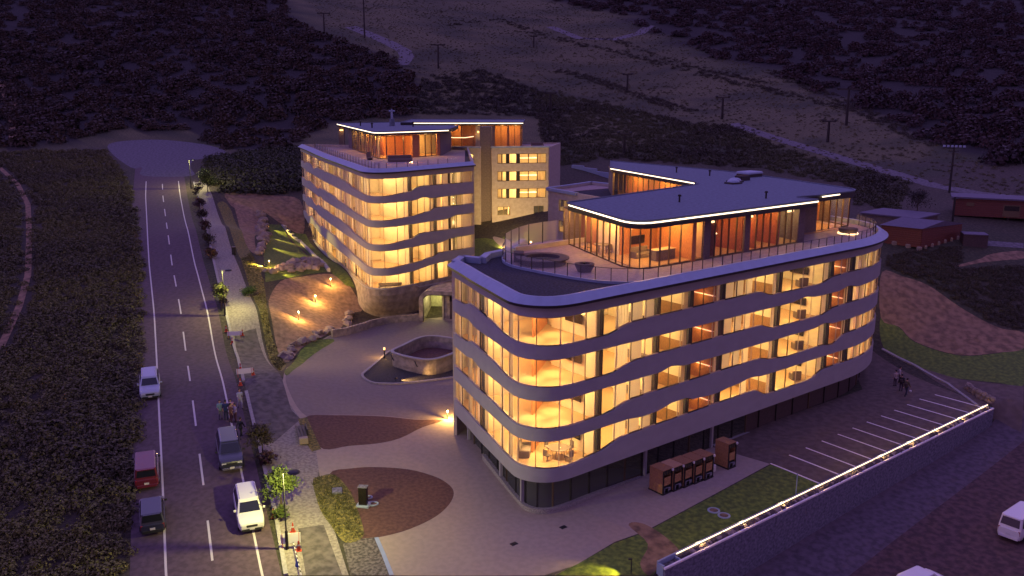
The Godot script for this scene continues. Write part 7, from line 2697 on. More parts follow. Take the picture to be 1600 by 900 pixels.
func wooden_cabinets():
	# five timber cabinets in a row and a single one, each with a dark open grille above a panel and pipework at its foot
	var turn := 0.674
	var which := ["timber equipment cabinet at the near left end of the row of five", "timber equipment cabinet with a paler roof, second in the row of five", "third, middle timber equipment cabinet of the row of five", "fourth timber equipment cabinet of the row of five, counted from its left end", "timber equipment cabinet at the far right end of the row of five", "single tall timber equipment cabinet standing apart to the right of the row of five"]
	for k in 6:
		var a := 4.97 + k * 1.09 if k < 5 else 12.25
		var bb := 1.95 + k * 0.11 if k < 5 else 2.35
		var h := 1.95 if k < 5 else 2.15
		var w := 1.07 if k < 5 else 1.0
		var o := thing("timber_cabinet", which[k], "equipment cabinet", on_ground(W(a, bb), 0.0), turn, "timber cabinets on the apron")
		var d := 1.36
		var mb := MB.new()
		mb.box(Vector3(0, 0.06, 0), Vector3(w, 0.12, d + 0.12))
		part("plinth", mb, M.dark_metal, o)
		for s: float in [-1, 1]:
			for j in 7:
				mb = MB.new()
				mb.box(Vector3(s * (w * 0.5 - 0.02), 0.12 + (h - 0.16) * (j + 0.5) / 7.0, 0), Vector3(0.03, (h - 0.16) / 7.0 - 0.012, d - 0.04))
				part("side_board", mb, M.cabinet, o)
		mb = MB.new()
		mb.box(Vector3(0, h * 0.5, -d * 0.5 + 0.02), Vector3(w - 0.06, h - 0.2, 0.03))
		part("back_panel", mb, M.cabinet, o)
		for j in 5:
			mb = MB.new()
			mb.box(Vector3(0, h + 0.01, -d * 0.5 + d * (j + 0.5) / 5.0), Vector3(w + 0.01, 0.035, d / 5.0 - 0.012))
			part("roof_board", mb, M.cabinet_pale if k == 1 else M.cabinet, o)
		mb = MB.new()
		mb.box(Vector3(0, 0.62, d * 0.5 - 0.14), Vector3(w - 0.08, 0.95, 0.05))
		part("dark_recess", mb, M.fascia, o)
		for j in 4:
			mb = MB.new()
			mb.box(Vector3(0.02, 0.78 + j * 0.17, d * 0.5 - 0.02), Vector3(w * 0.68, 0.155, 0.03))
			part("front_board", mb, M.cabinet, o)
		mb = MB.new()
		mb.box(Vector3(0, h - 0.24, d * 0.5 - 0.06), Vector3(w - 0.08, 0.34, 0.04))
		part("dark_grille", mb, M.fascia, o)
		for j in 3:
			mb = MB.new()
			mb.box(Vector3(-w * 0.28 + j * 0.28, h - 0.24, d * 0.5 - 0.02), Vector3(0.05, 0.30, 0.03), Basis(Vector3.BACK, 0.5 - 0.5 * j))
			part("grille_slat", mb, M.bronze, o)
		for s: float in [-1, 1]:
			mb = MB.new()
			mb.box(Vector3(s * (w * 0.5 - 0.05), h * 0.5, d * 0.5 + 0.0), Vector3(0.09, h - 0.1, 0.06))
			part("corner_post", mb, M.dark_metal, o)
		mb = MB.new()   # pipes and a meter in front of the recess
		mb.tube(PackedVector3Array([Vector3(-0.3, 0.12, d * 0.5 + 0.02), Vector3(-0.3, 0.5, d * 0.5 + 0.02), Vector3(0.15, 0.5, d * 0.5 + 0.02), Vector3(0.15, 0.12, d * 0.5 + 0.02)]), 0.035, 6)
		mb.box(Vector3(0.26, 0.36, d * 0.5), Vector3(0.2, 0.24, 0.1))
		part("pipework", mb, M.blue_wall, o)
		mb = MB.new()
		mb.lathe(PackedVector2Array([Vector2(0.09, -0.09), Vector2(0.11, 0), Vector2(0.08, 0.09), Vector2(0, 0.1)]), Vector3(w * 0.5, h - 0.10, d * 0.5 + 0.03), 10)
		part("round_cap", mb, M.white, o)

# ------------------------------------------------------------------ vehicles

func ring_loft(mb: MB, rings: Array, close_ends := true) -> void:   # rings of equal point counts, smoothed along and round
	var n: int = rings[0].size()
	var mid: Array[Vector3] = []
	for r: Array in rings:
		var c := Vector3.ZERO
		for p: Vector3 in r:
			c += p
		mid.append(c / n)
	for i in rings.size() - 1:
		for k in n:
			var a: Vector3 = rings[i][k]
			var b: Vector3 = rings[i][(k + 1) % n]
			var d: Vector3 = rings[i + 1][(k + 1) % n]
			var e: Vector3 = rings[i + 1][k]
			var g := (b - a).cross(d - a)
			if g.dot((a + d) * 0.5 - (mid[i] + mid[i + 1]) * 0.5) < 0:
				mb.quad(a, e, d, b)
			else:
				mb.quad(a, b, d, e)
	if close_ends:
		for i: int in [0, rings.size() - 1]:
			for k in n:
				mb.tri(mid[i], rings[i][k], rings[i][(k + 1) % n])

func car(label: String, at: Vector3, turn: float, tilt: float, paint: Material, s: Dictionary, group := "") -> Node3D:
	# local +z is the front; s: length, width, height, belt, hood (length), deck (rear overhang of the roof), rake front and rear
	var o := thing(s.name, label, s.kind, at, turn, group)
	o.rotation.x = tilt
	var L: float = s.l * 0.5
	var w: float = s.w * 0.5
	var belt: float = s.belt
	var H: float = s.h
	var clear := 0.24
	var cowl: float = L - s.hood
	var stations := [[-L, 0.86, clear + 0.22, belt - 0.14], [-L + 0.10, 0.95, clear + 0.04, belt - 0.03], [-L + 0.55, 0.995, clear, belt], [0.0, 1.0, clear, belt], [cowl, 1.0, clear, belt], [lerpf(cowl, L, 0.55), 0.985, clear, lerpf(belt, s.nose, 0.45)], [L - 0.30, 0.95, clear + 0.02, s.nose], [L - 0.08, 0.88, clear + 0.06, s.nose - 0.09], [L, 0.78, clear + 0.16, s.nose - 0.24]]
	var rings := []
	for q: Array in stations:
		var x: float = w * q[1]
		var z: float = q[0]
		var y0: float = q[2]
		var y1: float = q[3]
		var m := lerpf(y0, y1, 0.62)
		rings.append([Vector3(-x * 0.92, y0, z), Vector3(-x, lerpf(y0, y1, 0.28), z), Vector3(-x, m, z), Vector3(-x * 0.955, y1 - 0.03, z), Vector3(-x * 0.88, y1, z), Vector3(0, y1 + 0.025, z), Vector3(x * 0.88, y1, z), Vector3(x * 0.955, y1 - 0.03, z), Vector3(x, m, z), Vector3(x, lerpf(y0, y1, 0.28), z), Vector3(x * 0.92, y0, z)])
	var mb := MB.new()
	ring_loft(mb, rings)
	# cabin: belt outline to roof outline
	var bz0: float = -L + 0.06
	var bz1: float = cowl + 0.05
	var rz0: float = bz0 + s.rear_rake
	var rz1: float = bz1 - s.front_rake
	var bw := w * 0.93
	var rw: float = w * s.roof_w
	var cab := []
	for q: Array in [[0.0, 0.0], [0.45, 0.47], [0.88, 0.93], [0.97, 1.0], [1.0, 1.02]]:
		var f: float = q[1]
		var y := lerpf(belt - 0.02, H, q[0])
		var x := lerpf(bw, rw, minf(f, 1.0)) - (0.07 if q[0] == 1.0 else 0.0)
		var z0 := lerpf(bz0, rz0, minf(f, 1.0)) + (0.06 if q[0] == 1.0 else 0.0)
		var z1 := lerpf(bz1, rz1, minf(f, 1.0)) - (0.08 if q[0] == 1.0 else 0.0)
		cab.append([Vector3(-x, y, z0 + 0.08), Vector3(-x * 0.9, y, z0), Vector3(x * 0.9, y, z0), Vector3(x, y, z0 + 0.08), Vector3(x, y, z1 - 0.10), Vector3(x * 0.86, y, z1), Vector3(-x * 0.86, y, z1), Vector3(-x, y, z1 - 0.10)])
	ring_loft(mb, cab)
	part("body", mb, paint, o)
	# glass set a little proud of the cabin
	var lo := 0.10
	var hi := 0.82
	var yl := lerpf(belt, H, lo)
	var yh := lerpf(belt, H, hi)
	var z1l := lerpf(bz1, rz1, lo) + 0.012
	var z1h := lerpf(bz1, rz1, hi) + 0.012
	var z0l := lerpf(bz0, rz0, lo) - 0.012
	var z0h := lerpf(bz0, rz0, hi) - 0.012
	var xl := lerpf(bw, rw, lo)
	var xh := lerpf(bw, rw, hi)
	mb = MB.new()
	mb.quad(Vector3(-xl * 0.86, yl, z1l), Vector3(xl * 0.86, yl, z1l), Vector3(xh * 0.84, yh, z1h), Vector3(-xh * 0.84, yh, z1h))
	part("windscreen", mb, M.car_glass, o)
	mb = MB.new()
	mb.quad(Vector3(xl * 0.84, yl + 0.04, z0l), Vector3(-xl * 0.84, yl + 0.04, z0l), Vector3(-xh * 0.82, yh, z0h), Vector3(xh * 0.82, yh, z0h))
	part("rear_window", mb, M.car_glass, o)
	for side: float in [-1, 1]:
		var n: int = s.side_windows
		for k in n:
			var f0 := k / float(n)
			var f1 := (k + 1.0) / n
			var a0 := lerpf(z0l + 0.24, z1l - 0.30, f0) + 0.04
			var a1 := lerpf(z0l + 0.24, z1l - 0.30, f1) - 0.04
			var b0 := lerpf(z0h + 0.20, z1h - 0.20, f0) + 0.04
			var b1 := lerpf(z0h + 0.20, z1h - 0.20, f1) - 0.04
			mb = MB.new()
			mb.quad(Vector3(side * (xl + 0.012), yl, a0), Vector3(side * (xl + 0.012), yl, a1), Vector3(side * (xh + 0.012), yh, b1), Vector3(side * (xh + 0.012), yh, b0))
			part("side_window", mb, M.car_glass, o)
		mb = MB.new()
		mb.bevel_box(Vector3(side * (w + 0.09), belt + 0.08, cowl - 0.35), Vector3(0.18, 0.14, 0.1), 0.03)
		part("wing_mirror", mb, paint if s.light_mirror else M.black, o)
		mb = MB.new()
		mb.bevel_box(Vector3(side * w * 0.62, s.nose - 0.22, L - 0.085), Vector3(0.36, 0.15, 0.14), 0.03)
		part("headlight", mb, M.lamp_lens, o)
		mb = MB.new()
		mb.bevel_box(Vector3(side * w * 0.80, belt - 0.26, -L + 0.06), Vector3(0.16, 0.34, 0.10), 0.02)
		part("tail_light", mb, M.tail_red, o)
		if s.rails:
			mb = MB.new()
			mb.tube(PackedVector3Array([Vector3(side * (rw - 0.08), H + 0.01, rz0 + 0.25), Vector3(side * (rw - 0.08), H + 0.06, rz0 + 0.4), Vector3(side * (rw - 0.08), H + 0.06, rz1 - 0.3), Vector3(side * (rw - 0.08), H + 0.01, rz1 - 0.15)]), 0.02, 5)
			part("roof_rail", mb, M.chrome, o)
		for z: float in [L - s.front_axle, -L + s.rear_axle]:
			mb = MB.new()
			mb.cyl(Vector3(side * (w - 0.20), 0.33, z), Vector3(side * (w + 0.012), 0.33, z), 0.33, 0.33, 18)
			var wheel := part("wheel", mb, M.black, o)
			mb = MB.new()
			mb.cyl(Vector3(side * (w + 0.012), 0.33, z), Vector3(side * (w + 0.022), 0.33, z), 0.22, 0.19, 14)
			part("rim", mb, M.chrome, wheel)
	mb = MB.new()
	mb.bevel_box(Vector3(0, s.nose - 0.24, L - 0.03), Vector3(w * 0.85, 0.16, 0.07), 0.02)
	part("grille", mb, M.black, o)
	mb = MB.new()
	mb.bevel_box(Vector3(0, clear + 0.12, L - 0.05), Vector3(w * 1.55, 0.20, 0.14), 0.04)
	part("front_bumper", mb, M.chrome if s.chrome_bumper else M.black, o)
	mb = MB.new()
	mb.bevel_box(Vector3(0, clear + 0.14, -L + 0.02), Vector3(w * 1.6, 0.22, 0.12), 0.03)
	part("rear_bumper", mb, M.black if s.dark_bumper else paint, o)
	for z: float in [L + 0.03, -L - 0.045]:
		mb = MB.new()
		mb.box(Vector3(0, clear + (0.20 if z > 0 else 0.36), z), Vector3(0.33, 0.16, 0.015))
		part("licence_plate", mb, M.white, o)
	mb = MB.new()
	mb.bevel_box(Vector3(0, H - 0.05, rz0 + 0.02), Vector3(rw * 1.7, 0.05, 0.22), 0.015)
	part("roof_spoiler", mb, paint, o)
	return o

func style(extra: Dictionary) -> Dictionary:
	var s := {"name": "parked_car", "kind": "car", "l": 4.5, "w": 1.78, "h": 1.58, "belt": 0.98, "hood": 1.15, "nose": 0.86, "rear_rake": 0.32, "front_rake": 0.78, "roof_w": 0.74, "side_windows": 3, "rails": false, "light_mirror": true, "front_axle": 0.85, "rear_axle": 0.90, "chrome_bumper": false, "dark_bumper": false}
	s.merge(extra, true)
	return s

func car_paint(called: String, r: float, g: float, b: float) -> StandardMaterial3D:
	var m := plain(called, r, g, b, 0.38)
	m.clearcoat_enabled = true
	m.clearcoat = 0.8
	m.clearcoat_roughness = 0.12
	return m

func vehicles():
	M.car_glass = plain("car_glass", 0.012, 0.013, 0.018, 0.06)
	M.lamp_lens = plain("lamp_lens", 0.45, 0.45, 0.48, 0.15)
	M.tail_red = plain("tail_red", 0.22, 0.008, 0.008, 0.3)
	var down := 0.384
	var tilt := 0.107
	var grp := "cars parked along the road"
	var p := func_at(-18.55, -56.9)
	car("white sport utility car parked on the right edge line, nearest the street lamp, facing downhill", p, down, tilt, car_paint("pearl_white", 0.62, 0.61, 0.60), style({"rails": true, "h": 1.64, "l": 4.55}), grp)
	p = func_at(-22.25, -64.6)
	car("black sport utility car parked on the right edge line below the group of people", p, down, tilt, car_paint("deep_blue_black", 0.018, 0.02, 0.035), style({"h": 1.74, "l": 4.7, "w": 1.85, "belt": 1.05, "nose": 0.98, "rails": true, "chrome_bumper": true, "light_mirror": false, "rear_rake": 0.25}), grp)
	p = func_at(-33.15, -76.4)
	car("silver blue estate car with a rear spoiler parked on the left edge line, facing downhill", p, down, tilt, car_paint("silver_blue", 0.30, 0.34, 0.42), style({"h": 1.55, "l": 4.6, "hood": 1.25, "rails": true, "belt": 0.95}), grp)
	p = func_at(-27.75, -62.0)
	car("maroon boxy van like car parked at the left of the road, facing uphill", p, down + PI, -tilt, car_paint("maroon_paint", 0.12, 0.012, 0.022), style({"h": 1.72, "l": 4.3, "w": 1.72, "hood": 0.75, "front_rake": 0.6, "rear_rake": 0.12, "roof_w": 0.82, "light_mirror": false}), grp)
	p = func_at(-25.05, -56.2)
	car("small dark hatchback with red tail lights parked behind the maroon car", p, down + PI, -tilt, car_paint("dark_slate_paint", 0.022, 0.024, 0.045), style({"h": 1.58, "l": 3.9, "w": 1.68, "hood": 0.8, "front_rake": 0.65, "rear_rake": 0.22, "roof_w": 0.78, "light_mirror": false, "dark_bumper": true}), grp)
	# in the lower yard
	var yaw := 2.43
	yaw = atan2(AX.x, AX.y)
	var v := Vector2(37.06, -59.33)
	var c1 := v + AX * 2.0 - BX * 0.15
	car("white van parked at the right edge of the lower yard, seen from behind", V(c1, height(c1)), yaw, 0.0, car_paint("van_white", 0.64, 0.62, 0.62), style({"name": "parked_van", "kind": "van", "h": 1.92, "l": 4.75, "w": 1.72, "hood": 0.55, "front_rake": 0.7, "rear_rake": 0.22, "roof_w": 0.84, "belt": 1.08, "nose": 0.98}), "white vehicles in the lower yard")
	v = Vector2(27.48, -53.18)
	car("white car in the lower yard cut off by the bottom edge of the view", V(v, height(v)), yaw - 0.12, 0.0, car_paint("car_white", 0.64, 0.62, 0.63), style({"h": 1.62, "l": 4.3, "w": 1.70, "hood": 0.95, "rear_rake": 0.3}), "white vehicles in the lower yard")

func func_at(x: float, z: float) -> Vector3:
	return on_ground(Vector2(x, z), 0.015)

# ------------------------------------------------------------------ people

# one continuous surface per garment: tapered capsules between joints, joined by a smooth minimum and meshed as surface nets
func nets(bones: Array, cellsize: float, blend: float, grow: float) -> MB:
	var lo := Vector3(1e9, 1e9, 1e9)
	var hi := -lo
	for b: Array in bones:
		var m: float = maxf(b[2], b[3]) + grow + cellsize * 2.5
		lo = lo.min(b[0] - Vector3.ONE * m).min(b[1] - Vector3.ONE * m)
		hi = hi.max(b[0] + Vector3.ONE * m).max(b[1] + Vector3.ONE * m)
	var nx := int((hi.x - lo.x) / cellsize) + 2
	var ny := int((hi.y - lo.y) / cellsize) + 2
	var nz := int((hi.z - lo.z) / cellsize) + 2
	var d := PackedFloat32Array()
	d.resize(nx * ny * nz)
	d.fill(1.0)
	var acc := PackedFloat32Array()
	acc.resize(nx * ny * nz)
	for b: Array in bones:
		var p: Vector3 = b[0]
		var q: Vector3 = b[1]
		var pq := q - p
		var ll := maxf(pq.length_squared(), 1e-8)
		var m: float = maxf(b[2], b[3]) + grow + blend * 3.0 + cellsize * 2.0
		var a0 := ((p.min(q) - Vector3.ONE * m - lo) / cellsize).floor().max(Vector3.ZERO)
		var a1 := ((p.max(q) + Vector3.ONE * m - lo) / cellsize).ceil().min(Vector3(nx - 1, ny - 1, nz - 1))
		for z in range(int(a0.z), int(a1.z) + 1):
			for y in range(int(a0.y), int(a1.y) + 1):
				var row := (z * ny + y) * nx
				for x in range(int(a0.x), int(a1.x) + 1):
					var w := lo + Vector3(x, y, z) * cellsize - p
					var t := clampf(w.dot(pq) / ll, 0.0, 1.0)
					var dist: float = (w - pq * t).length() - lerpf(b[2], b[3], t) - grow
					acc[row + x] += exp(-dist / blend)
	for i in d.size():
		if acc[i] > 0.0:
			d[i] = -blend * log(acc[i])
	var at := PackedInt32Array()
	at.resize(nx * ny * nz)
	at.fill(-1)
	var pts := PackedVector3Array()
	for z in nz - 1:
		for y in ny - 1:
			for x in nx - 1:
				var base := (z * ny + y) * nx + x
				var inside := 0
				var s := Vector3.ZERO
				var n := 0
				var val: Array[float] = []
				for k in 8:
					var v := d[base + (k & 1) + ((k >> 1) & 1) * nx + (k >> 2) * nx * ny]
					val.append(v)
					if v < 0.0:
						inside += 1
				if inside == 0 or inside == 8:
					continue
				for e: Vector2i in [Vector2i(0, 1), Vector2i(2, 3), Vector2i(4, 5), Vector2i(6, 7), Vector2i(0, 2), Vector2i(1, 3), Vector2i(4, 6), Vector2i(5, 7), Vector2i(0, 4), Vector2i(1, 5), Vector2i(2, 6), Vector2i(3, 7)]:
					var va := val[e.x]
					var vb := val[e.y]
					if (va < 0.0) != (vb < 0.0):
						var t := va / (va - vb)
						var ca := Vector3(e.x & 1, (e.x >> 1) & 1, e.x >> 2)
						var cb := Vector3(e.y & 1, (e.y >> 1) & 1, e.y >> 2)
						s += ca.lerp(cb, t)
						n += 1
				at[base] = pts.size()
				pts.append(lo + (Vector3(x, y, z) + s / n) * cellsize)
	var normals := PackedVector3Array()
	normals.resize(pts.size())
	var quads: Array[PackedInt32Array] = []
	var sx := 1
	var sy := nx
	var sz := nx * ny
	for z in range(1, nz - 1):
		for y in range(1, ny - 1):
			for x in range(1, nx - 1):
				var i := (z * ny + y) * nx + x
				var v := d[i] < 0.0
				for e: Array in [[sx, sy, sz], [sy, sz, sx], [sz, sx, sy]]:
					if v != (d[i + e[0]] < 0.0):
						var qd := PackedInt32Array([at[i], at[i - e[1]], at[i - e[1] - e[2]], at[i - e[2]]])
						if qd.has(-1):
							continue
						if not v:
							qd.reverse()
						quads.append(qd)
	for q in quads:
		var g := (pts[q[1]] - pts[q[0]]).cross(pts[q[2]] - pts[q[0]])
		for k in q:
			normals[k] += g
	var mb := MB.new()
	for q in quads:
		var a := pts[q[0]]
		mb.quad_n(a, pts[q[1]], pts[q[2]], pts[q[3]], normals[q[0]].normalized(), normals[q[1]].normalized(), normals[q[2]].normalized(), normals[q[3]].normalized())
	return mb

var hand_mb := {}
var head_mb: MB
var hair_mb: MB

func merge_into(mb: MB, other: MB, t: Transform3D) -> void:
	for i in other.v.size():
		mb.v.append(t * other.v[i])
		mb.n.append((t.basis * other.n[i]).normalized())

func make_body_pieces():
	for side: float in [-1.0, 1.0]:   # a relaxed hand hanging along -y, thumb forward (+z)
		var b := []
		b.append([Vector3(0, 0.02, 0), Vector3(0, -0.075, 0.0), 0.024, 0.030])
		b.append([Vector3(0, -0.02, -0.016), Vector3(0, -0.075, -0.024), 0.020, 0.020])
		b.append([Vector3(0, -0.02, 0.016), Vector3(0, -0.08, 0.022), 0.020, 0.019])
		var fingers := [[0.030, 0.072, 0.010], [0.010, 0.080, 0.010], [-0.010, 0.074, 0.0095], [-0.029, 0.058, 0.0085]]
		for f: Array in fingers:
			var z: float = f[0]
			var l: float = f[1]
			var p0 := Vector3(0, -0.080, z)
			var p1 := p0 + Vector3(-side * 0.006, -l * 0.5, 0)
			var p2 := p1 + Vector3(-side * 0.016, -l * 0.3, 0)
			var p3 := p2 + Vector3(-side * 0.018, -l * 0.18, 0)
			b.append([p0, p1, f[2], f[2] * 0.95])
			b.append([p1, p2, f[2] * 0.95, f[2] * 0.88])
			b.append([p2, p3, f[2] * 0.88, f[2] * 0.75])
		b.append([Vector3(0, -0.025, 0.026), Vector3(-side * 0.012, -0.062, 0.052), 0.014, 0.011])
		b.append([Vector3(-side * 0.012, -0.062, 0.052), Vector3(-side * 0.018, -0.090, 0.060), 0.011, 0.009])
		hand_mb[side] = nets(b, 0.0065, 0.004, 0.0)
	var h := [[Vector3(0, 0.13, -0.01), Vector3(0, 0.11, 0.02), 0.082, 0.080], [Vector3(0, 0.03, 0.035), Vector3(0, 0.07, 0.03), 0.048, 0.060], [Vector3(0, -0.09, -0.012), Vector3(0, 0.03, 0), 0.055, 0.052],
		[Vector3(0, 0.075, 0.092), Vector3(0, 0.045, 0.108), 0.010, 0.016], [Vector3(-0.022, 0.008, 0.082), Vector3(0.022, 0.008, 0.082), 0.011, 0.011], [Vector3(0, -0.025, 0.07), Vector3(0, -0.018, 0.065), 0.022, 0.022],
		[Vector3(-0.085, 0.075, -0.005), Vector3(-0.083, 0.045, 0.0), 0.016, 0.011], [Vector3(0.085, 0.075, -0.005), Vector3(0.083, 0.045, 0.0), 0.016, 0.011], [Vector3(-0.05, 0.098, 0.075), Vector3(0.05, 0.098, 0.075), 0.012, 0.012]]
	head_mb = nets(h, 0.011, 0.008, 0.0)
	hair_mb = nets([[Vector3(0, 0.155, -0.02), Vector3(0, 0.13, -0.035), 0.085, 0.088], [Vector3(0, 0.10, -0.06), Vector3(0, 0.04, -0.06), 0.055, 0.04], [Vector3(-0.05, 0.16, 0.03), Vector3(0.05, 0.16, 0.03), 0.04, 0.04], [Vector3(-0.075, 0.12, -0.02), Vector3(-0.078, 0.08, -0.03), 0.025, 0.02], [Vector3(0.075, 0.12, -0.02), Vector3(0.078, 0.08, -0.03), 0.025, 0.02]], 0.013, 0.012, 0.0)

func person(label: String, at: Vector2, turn: float, tall: float, pose: Dictionary, shirt: Color, trousers: Color, hair: Color, group: String) -> void:
	var o := thing("person", label, "person", on_ground(at, 0.0), turn, group)
	var k := tall / 1.75
	var stride: float = pose.get("stride", 0.0)
	var bend_: float = pose.get("lean", 0.0)
	var hip := Vector3(0, 0.93, 0)
	var knee := {}
	var foot := {}
	var legs := []
	for s: float in [-1.0, 1.0]:
		var sw: float = stride * s
		var h0 := hip + Vector3(s * 0.095, -0.03, 0)
		var kn := h0 + Vector3(s * 0.012, -0.42, 0.06 + sw * 0.28)
		var an := Vector3(s * 0.11, 0.085, -0.01 + sw * 0.48 - (0.08 if stride > 0.0 and s < 0 else 0.0))
		knee[s] = kn
		foot[s] = an
		legs.append([h0, kn, 0.082, 0.056])
		legs.append([kn, an, 0.054, 0.036])
	var chest := hip + Vector3(0, 0.42, bend_ * 0.18)
	var neck := chest + Vector3(0, 0.13, bend_ * 0.07)
	var torso := [[hip + Vector3(-0.07, 0.0, 0), hip + Vector3(0.07, 0.0, 0), 0.105, 0.105], [hip, chest + Vector3(0, -0.08, 0), 0.115, 0.125], [chest + Vector3(-0.09, 0.0, 0), chest + Vector3(0.09, 0.0, 0), 0.10, 0.10], [chest + Vector3(0, 0.05, 0), neck, 0.075, 0.052]]
	var arms := []
	var fore := []
	var wrists := {}
	for s: float in [-1.0, 1.0]:
		var sh := chest + Vector3(s * 0.185, 0.055, 0)
		var raise: float = pose.get("left" if s < 0 else "right", 0.0)
		var swing := -stride * s * 0.35
		var el := sh + Vector3(s * 0.055, -0.27 + raise * 0.06, swing * 0.5 + raise * 0.10)
		var wr := el + Vector3(-s * raise * 0.10, -0.24 + raise * 0.34, 0.05 + swing * 0.5 + raise * 0.17)
		torso.append([sh - Vector3(s * 0.06, 0, 0), sh, 0.068, 0.058])
		arms.append([sh, el, 0.052, 0.041])
		fore.append([el, wr, 0.040, 0.027])
		wrists[s] = [wr, (wr - el).normalized()]
	var skin := MB.new()
	skin = nets(torso.slice(3, 4) + [[neck + Vector3(0, -0.03, 0), neck + Vector3(0, 0.06, 0.015), 0.05, 0.048]] + arms + fore + legs + torso.slice(0, 3), 0.026, 0.018, -0.008)
	for s: float in [-1.0, 1.0]:
		var dn: Vector3 = -wrists[s][1]
		var fw := Vector3(-s * 0.3, 0, 1.0)
		fw = (fw - dn * fw.dot(dn)).normalized()
		merge_into(skin, hand_mb[s], Transform3D(Basis(dn.cross(fw), dn, fw), wrists[s][0]))
	var face := Transform3D(Basis.from_euler(Vector3(pose.get("nod", 0.15), pose.get("look", 0.0), 0)), neck + Vector3(0, 0.135, 0.02))
	merge_into(skin, head_mb, face)
	for i in skin.v.size():
		skin.v[i] *= k
	var skin_mat := plain("skin", 0.42, 0.24, 0.17, 0.6)
	part("body", skin, skin_mat, o)
	var top := nets(torso + arms + (fore if pose.get("sleeves", false) else []), 0.026, 0.022, 0.014)
	for i in top.v.size():
		top.v[i] *= k
	part("shirt", top, plain("shirt_cloth", shirt.r, shirt.g, shirt.b, 0.9), o)
	var bottom := nets(legs + torso.slice(0, 1), 0.026, 0.02, 0.013)
	for i in bottom.v.size():
		bottom.v[i] *= k
	part("trousers", bottom, plain("trouser_cloth", trousers.r, trousers.g, trousers.b, 0.9), o)
	for s: float in [-1.0, 1.0]:
		var f: Vector3 = foot[s]
		var sh := nets([[f + Vector3(0, -0.02, -0.03), f + Vector3(s * 0.01, -0.045, 0.15), 0.042, 0.034], [f, f + Vector3(0, -0.04, 0.02), 0.042, 0.044]], 0.018, 0.012, 0.004)
		for i in sh.v.size():
			sh.v[i] *= k
		part("shoe", sh, M.black, o)
	var hm := MB.new()
	merge_into(hm, hair_mb, face)
	for i in hm.v.size():
		hm.v[i] *= k
	part("hair", hm, plain("hair", hair.r, hair.g, hair.b, 0.7), o)
	if pose.get("bag", false):
		var bg := nets([[chest + Vector3(-0.08, -0.10, -0.17), chest + Vector3(0.08, -0.10, -0.17), 0.09, 0.09], [chest + Vector3(-0.07, -0.26, -0.17), chest + Vector3(0.07, -0.26, -0.17), 0.10, 0.10]], 0.03, 0.03, 0.0)
		for i in bg.v.size():
			bg.v[i] *= k
		part("backpack", bg, M.panel_dark, o)

func people():
	make_body_pieces()
	var dark := Color(0.015, 0.012, 0.012)
	var navy := Color(0.02, 0.025, 0.06)
	var road := "people standing by the road"
	person("person in a pale teal top standing on the road, outermost of the roadside group", Vector2(-24.96, -70.89), 0.5, 1.68, {"left": 0.4, "right": 0.3}, Color(0.16, 0.26, 0.30), Color(0.12, 0.11, 0.14), dark, road)
	person("person in a dark blue top with back turned in the middle of the roadside group", Vector2(-24.45, -70.82), 3.4, 1.74, {"left": 0.2}, Color(0.02, 0.03, 0.10), navy, dark, road)
	person("person in a pink and white top facing downhill in the roadside group", Vector2(-24.16, -71.3), 0.2, 1.64, {"left": 0.7, "right": 0.6, "nod": 0.4}, Color(0.50, 0.34, 0.36), Color(0.10, 0.07, 0.08), dark, road)
	person("person in a brown top at the front of the roadside group", Vector2(-23.95, -70.43), 2.4, 1.66, {"right": 0.5}, Color(0.13, 0.06, 0.05), Color(0.09, 0.04, 0.04), dark, road)
	person("person in a lilac top at the right of the roadside group, arms forward", Vector2(-23.56, -70.59), -0.9, 1.62, {"left": 0.8, "right": 0.8, "nod": 0.3}, Color(0.30, 0.26, 0.38), Color(0.10, 0.05, 0.05), dark, road)
	person("person in a pale blue shirt and pale shorts walking behind the roadside group", Vector2(-23.87, -72.94), 0.6, 1.76, {"stride": 0.5, "left": 0.3, "right": 0.2}, Color(0.32, 0.34, 0.46), Color(0.34, 0.34, 0.38), dark, road)
	person("person in dark clothes walking alone on the road above the black car", Vector2(-22.35, -67.94), 2.9, 1.72, {"stride": 0.7, "sleeves": true}, Color(0.018, 0.018, 0.028), Color(0.012, 0.012, 0.018), dark, road)
	var lot := "people in the car park corner"
	person("person in a pale pink top with back turned in the car park group", Vector2(39.48, -85.97), 3.3, 1.66, {"left": 0.3}, Color(0.36, 0.28, 0.28), Color(0.06, 0.04, 0.06), dark, lot)
	person("person in a whitish top standing farthest back in the car park group", Vector2(40.29, -86.95), 1.2, 1.70, {"right": 0.5}, Color(0.42, 0.36, 0.38), Color(0.04, 0.03, 0.05), dark, lot)
	person("person in black with a backpack in the middle of the car park group", Vector2(39.39, -84.39), 2.6, 1.72, {"bag": true, "sleeves": true}, Color(0.015, 0.014, 0.02), Color(0.05, 0.03, 0.05), dark, lot)
	person("person in an olive jacket at the right of the car park group, walking away", Vector2(39.32, -83.05), 2.2, 1.74, {"stride": 0.6, "sleeves": true, "bag": true}, Color(0.09, 0.075, 0.04), Color(0.025, 0.025, 0.05), dark, lot)
	var ball := MB.new()
	ball.lathe(PackedVector2Array([Vector2(0, 0), Vector2(0.1, 0.04), Vector2(0.13, 0.13), Vector2(0.1, 0.22), Vector2(0, 0.26)]), Vector3.ZERO, 12)
	solo("white_bag", ball, M.white, "small round white bag on the asphalt beside the car park group", "bag", on_ground(Vector2(40.18, -83.98)))

# ------------------------------------------------------------------ furniture behind the glass

